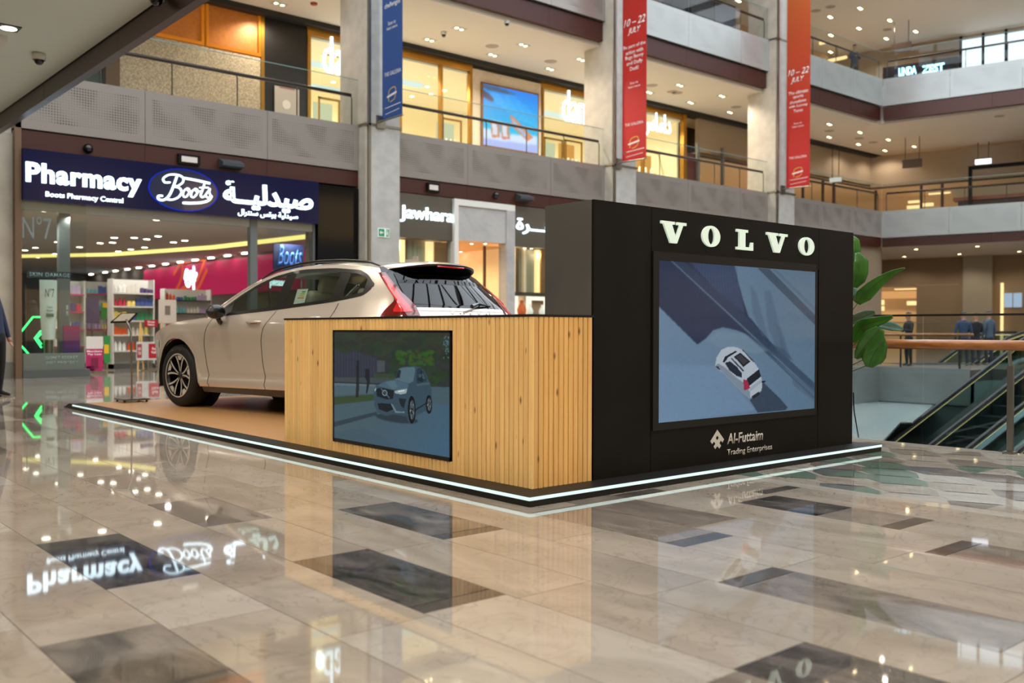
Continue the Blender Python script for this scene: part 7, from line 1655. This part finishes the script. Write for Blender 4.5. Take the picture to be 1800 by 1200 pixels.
# ------------------------------------------------------------------ BROCHURE STAND on the platform
st = thing('info_stand', 'slim steel information stand with tilted panel on the tan platform', 'stand', tuple(onz(232, 705, PH)))
bp_ = onz(232, 705.5, PH)
MB().cbox(bp_+Vector((0, 0, .035)), (.34, .34, .02)).build('base_plate', m_steel, st)
for sx in (-.14, .14):
    for sy in (-.14, .14): MB().cyl(bp_+Vector((sx, sy, 0)), bp_+Vector((sx, sy, .026)), .014, n=10).build('foot', m_trim, st)
dz = (bp_-CAM).dot(_fw)/F_PX
def sp3(x, y): return CAM+ray(x, y)*((bp_-CAM).dot(_fw))
MB().tube([bp_+Vector((.0, 0, .04)), sp3(230.5, 600), sp3(230, 585), sp3(226, 572), sp3(222, 561)], .012, 10).build('pole', m_steel, st, smooth='all')
Pn = [sp3(194, 568), sp3(213, 552.5), sp3(242, 552), sp3(228, 567)]
MB().prism([tuple(p) for p in Pn], tuple(Vector((0, 0, .018)))).build('panel', m_dsteel, st)
MB().prism([tuple(p+Vector((0, 0, .019))) for p in (sp3(199, 567), sp3(214, 554), sp3(238, 553.5), sp3(226, 566))], (0, 0, .002)).build('brochure', mat('paper', (214, 208, 196), .6), st)

# ------------------------------------------------------------------ PEOPLE
m_skin = mat('skin', (176, 128, 100), .5); m_hair = mat('hair_dark', (26, 20, 18), .6)
def person(label, loc, face, top, legs, shoes=(110, 100, 84), h=1.74, pose='stand', arms='down', robe=False, hairc=None, lean=0):
    """one continuous skinned body; clothes are zones of that body; hair and shoes are its children"""
    k = h/1.74; J = {}; E = []
    def v(n, p, r, par=None): J[n] = (Vector(p)*k, r*k); (E.append((par, n)) if par else None)
    sit = pose == 'sit'; hz = .93 if not sit else .47
    v('pel', (0, 0, hz), .135); v('waist', (0, .01, hz+.17), .125, 'pel'); v('chest', (0, .01+lean*.3, hz+.37), .155, 'waist'); v('neckb', (0, lean*.5, hz+.53), .075, 'chest'); v('neck', (0, .015+lean*.6, hz+.59), .055, 'neckb'); v('head', (0, .03+lean*.7, hz+.69), .088, 'neck'); v('crown', (0, .02+lean*.7, hz+.765), .078, 'head')
    for s, n in ((-1, 'L'), (1, 'R')):
        v('sh'+n, (s*.165, .0+lean*.4, hz+.48), .072, 'chest')
        if arms == 'down': v('el'+n, (s*.235, -.02, hz+.20), .048, 'sh'+n); v('wr'+n, (s*.235, .06, hz-.05), .032, 'el'+n); v('ha'+n, (s*.225, .09, hz-.13), .034, 'wr'+n)
        elif arms == 'back': v('el'+n, (s*.27, -.10, hz+.22), .05, 'sh'+n); v('wr'+n, (s*.12, -.17, hz+.08), .034, 'el'+n); v('ha'+n, (s*.04, -.18, hz+.06), .036, 'wr'+n)
        else: v('el'+n, (s*.23, .06, hz+.22), .048, 'sh'+n); v('wr'+n, (s*.10, .26, hz+.27), .032, 'el'+n); v('ha'+n, (s*.07, .33, hz+.30), .034, 'wr'+n)
        v('hip'+n, (s*.09, 0, hz-.06), .105, 'pel')
        if sit: v('kn'+n, (s*.12, .42, hz-.02), .068, 'hip'+n); v('an'+n, (s*.12, .44, .09), .045, 'kn'+n)
        else: v('kn'+n, (s*.105, .02, .50), .068, 'hip'+n); v('an'+n, (s*.11, -.01, .09), .044, 'kn'+n)
        a = J['an'+n][0]/k; v('toe'+n, (a.x+s*.01, a.y+.16, .035), .034, 'an'+n)
    names = list(J); me = bpy.data.meshes.new('person'); me.from_pydata([tuple(J[n][0]) for n in names], [(names.index(a), names.index(b)) for a, b in E], [])
    o = bpy.data.objects.new('person', me); COL.objects.link(o); md = o.modifiers.new('skin', 'SKIN'); md.use_smooth_shade = True
    for i, n in enumerate(names): q = me.skin_vertices[0].data[i]; q.radius = (J[n][1], J[n][1]*(.72 if n in ('chest', 'waist', 'pel') else 1)); q.use_root = (n == 'pel')
    sd = o.modifiers.new('sub', 'SUBSURF'); sd.levels = 1; sd.render_levels = 1
    bpy.context.view_layer.update(); ev = o.evaluated_get(bpy.context.evaluated_depsgraph_get()); nm = bpy.data.meshes.new_from_object(ev); o.modifiers.clear(); o.data = nm
    nm.materials.clear()
    for c, r in ((top, .8), (legs, .85), (None, .5)): nm.materials.append(m_skin if c is None else mat('cloth_%d_%d_%d' % c, c, r))
    for p in nm.polygons:
        c = p.center/k; hand = any((c*k-J['ha'+n][0]).length < .075*k for n in 'LR')
        p.material_index = 2 if (c.z > hz+.56 or hand) else (1 if c.z < hz-.02 and not (abs(c.x) > .185 and c.z > hz-.2) else 0); p.use_smooth = True
    # fingers: five short chains from each palm
    for n in 'LR':
        w = J['wr'+n][0]; ha = J['ha'+n][0]; d = (ha-w).normalized(); sdv = d.cross(Vector((0, 1, 0))); sdv = (sdv if sdv.length > .1 else Vector((1, 0, 0))).normalized(); b = MB()
        for i, (off, ln) in enumerate(((-.024, .06), (-.008, .07), (.008, .066), (.022, .052))): q = ha+sdv*off*k; b.tube([q, q+d*ln*.6*k+Vector((0, .008, 0)), q+d*ln*k+Vector((0, .02, 0))], [.009*k, .008*k, .006*k], 6)
        b.tube([ha-d*.03*k-sdv*.02*k, ha-sdv*.045*k+d*.01*k, ha-sdv*.05*k+d*.035*k], [.011*k, .009*k, .007*k], 6); f = b.build('hand', m_skin); f.parent = o
    hd = J['head'][0]; b = MB(); R0 = .112*k
    rows = []
    for i in range(7):
        th = (i/6)*R(100); rows.append([hd+Vector((math.sin(th)*math.cos(q)*R0*.88, math.sin(th)*math.sin(q)*R0-.018*k, math.cos(th)*R0*1.02+.045*k)) for q in np.linspace(0, 2*math.pi, 17)])
    if not robe:
        b.grid([[p for p in r] for r in rows[:5]]); hh = b.build('hair', hairc or m_hair, smooth='all'); hh.parent = o
    else:
        b.grid(rows); b.lathe([(.115*k, 0), (.17*k, -.14*k), (.25*k, -.35*k), (.27*k, -.7*k), (.30*k, -1.2*k), (.34*k, -(hd.z/k-.03)*k)], tuple(hd+Vector((0, -.01, .02))), (0, 0, 1), 20); hh = b.build('robe', mat('abaya', (12, 12, 14), .8), smooth='all'); hh.parent = o
    # nose, ears and eyes
    b = MB(); b.tube([hd+Vector((0, .085*k, .025*k)), hd+Vector((0, .108*k, -.008*k)), hd+Vector((0, .09*k, -.014*k))], [.008*k, .014*k, .01*k], 6); [b.cbox(hd+Vector((s*.088*k, .0, .005)), (.014*k, .035*k, .055*k)) for s in (-1, 1)]; f = b.build('face', m_skin); f.parent = o
    b = MB(); [b.cbox(hd+Vector((s*.032*k, .084*k, .022*k)), (.022*k, .01*k, .010*k)) for s in (-1, 1)]; b.cbox(hd+Vector((0, .088*k, -.042*k)), (.045*k, .008*k, .008*k)); f = b.build('features', m_hair); f.parent = o
    for n in 'LR':
        a = J['an'+n][0]; b = MB(); rows = []
        for y, w_, z_ in ((-.075, .030, .06), (-.05, .042, .085), (0, .043, .09), (.06, .045, .065), (.13, .048, .045), (.185, .040, .035), (.205, .020, .022)):
            rows.append([(a.x+w_*k*math.cos(q), a.y+y*k, max(0.0, z_*k*.5+z_*k*.52*math.sin(q))) for q in np.linspace(0, 2*math.pi, 13)])
        b.grid(rows); f = b.build('shoe', mat('shoe_%d_%d_%d' % shoes, shoes, .6), smooth='all'); f.parent = o
        b = MB(); b.box(a.x-.048*k, a.x+.048*k, a.y-.078*k, a.y+.20*k, 0, .018*k); g_ = b.build('sole', mat('sole', (190, 180, 160), .7)); g_.parent = f
    tag(o, label, 'person'); o.location = loc; o.rotation_euler = (0, 0, face); return o
rt_az = math.atan2(_rt.y, _rt.x)      # direction of picture-right on the ground
q = onz(12, 701, 0); person('person in navy top and black trousers cut by the left edge', q-_rt*.16, rt_az-math.pi/2, (34, 44, 72), (20, 18, 20), (104, 94, 76), 1.76, arms='down', lean=-.22)
q = ony(1503, 120, 18.0); person('person in dark blue jacket and grey trousers at the top gallery rail, looking down', (q.x, 18.05, 11.73), R(150), (46, 52, 70), (66, 62, 60), h=1.78, arms='up', lean=.06)
q = ony(58, 600, 19.5); person('woman in a black abaya seen through the pharmacy window', (q.x, 19.5, 0), R(40), (12, 12, 14), (12, 12, 14), h=1.62, robe=True)
dd = 27.0
for i, (x, y, c, lb) in enumerate(((1694, 549, (40, 62, 96), 'person in blue top left of the three beyond the far railing'), (1716, 552, (24, 22, 26), 'person in black in the middle of the three beyond the far railing'), (1739, 547, (70, 86, 104), 'person in grey-blue top right of the three beyond the far railing'))):
    P3 = CAM+ray(x, y)*(dd+i*.3); person(lb, (P3.x, P3.y, 0), R(-60+i*20), c, (40, 42, 52), h=P3.z-.0 if 1.4 < P3.z < 1.9 else 1.62, arms='up' if i == 1 else 'down')
P3 = CAM+ray(1598, 556)*26.5; person('person in dark clothes leaning by the glowing shop', (P3.x, P3.y, 0), R(60), (38, 38, 44), (30, 30, 36), h=1.5, arms='up')
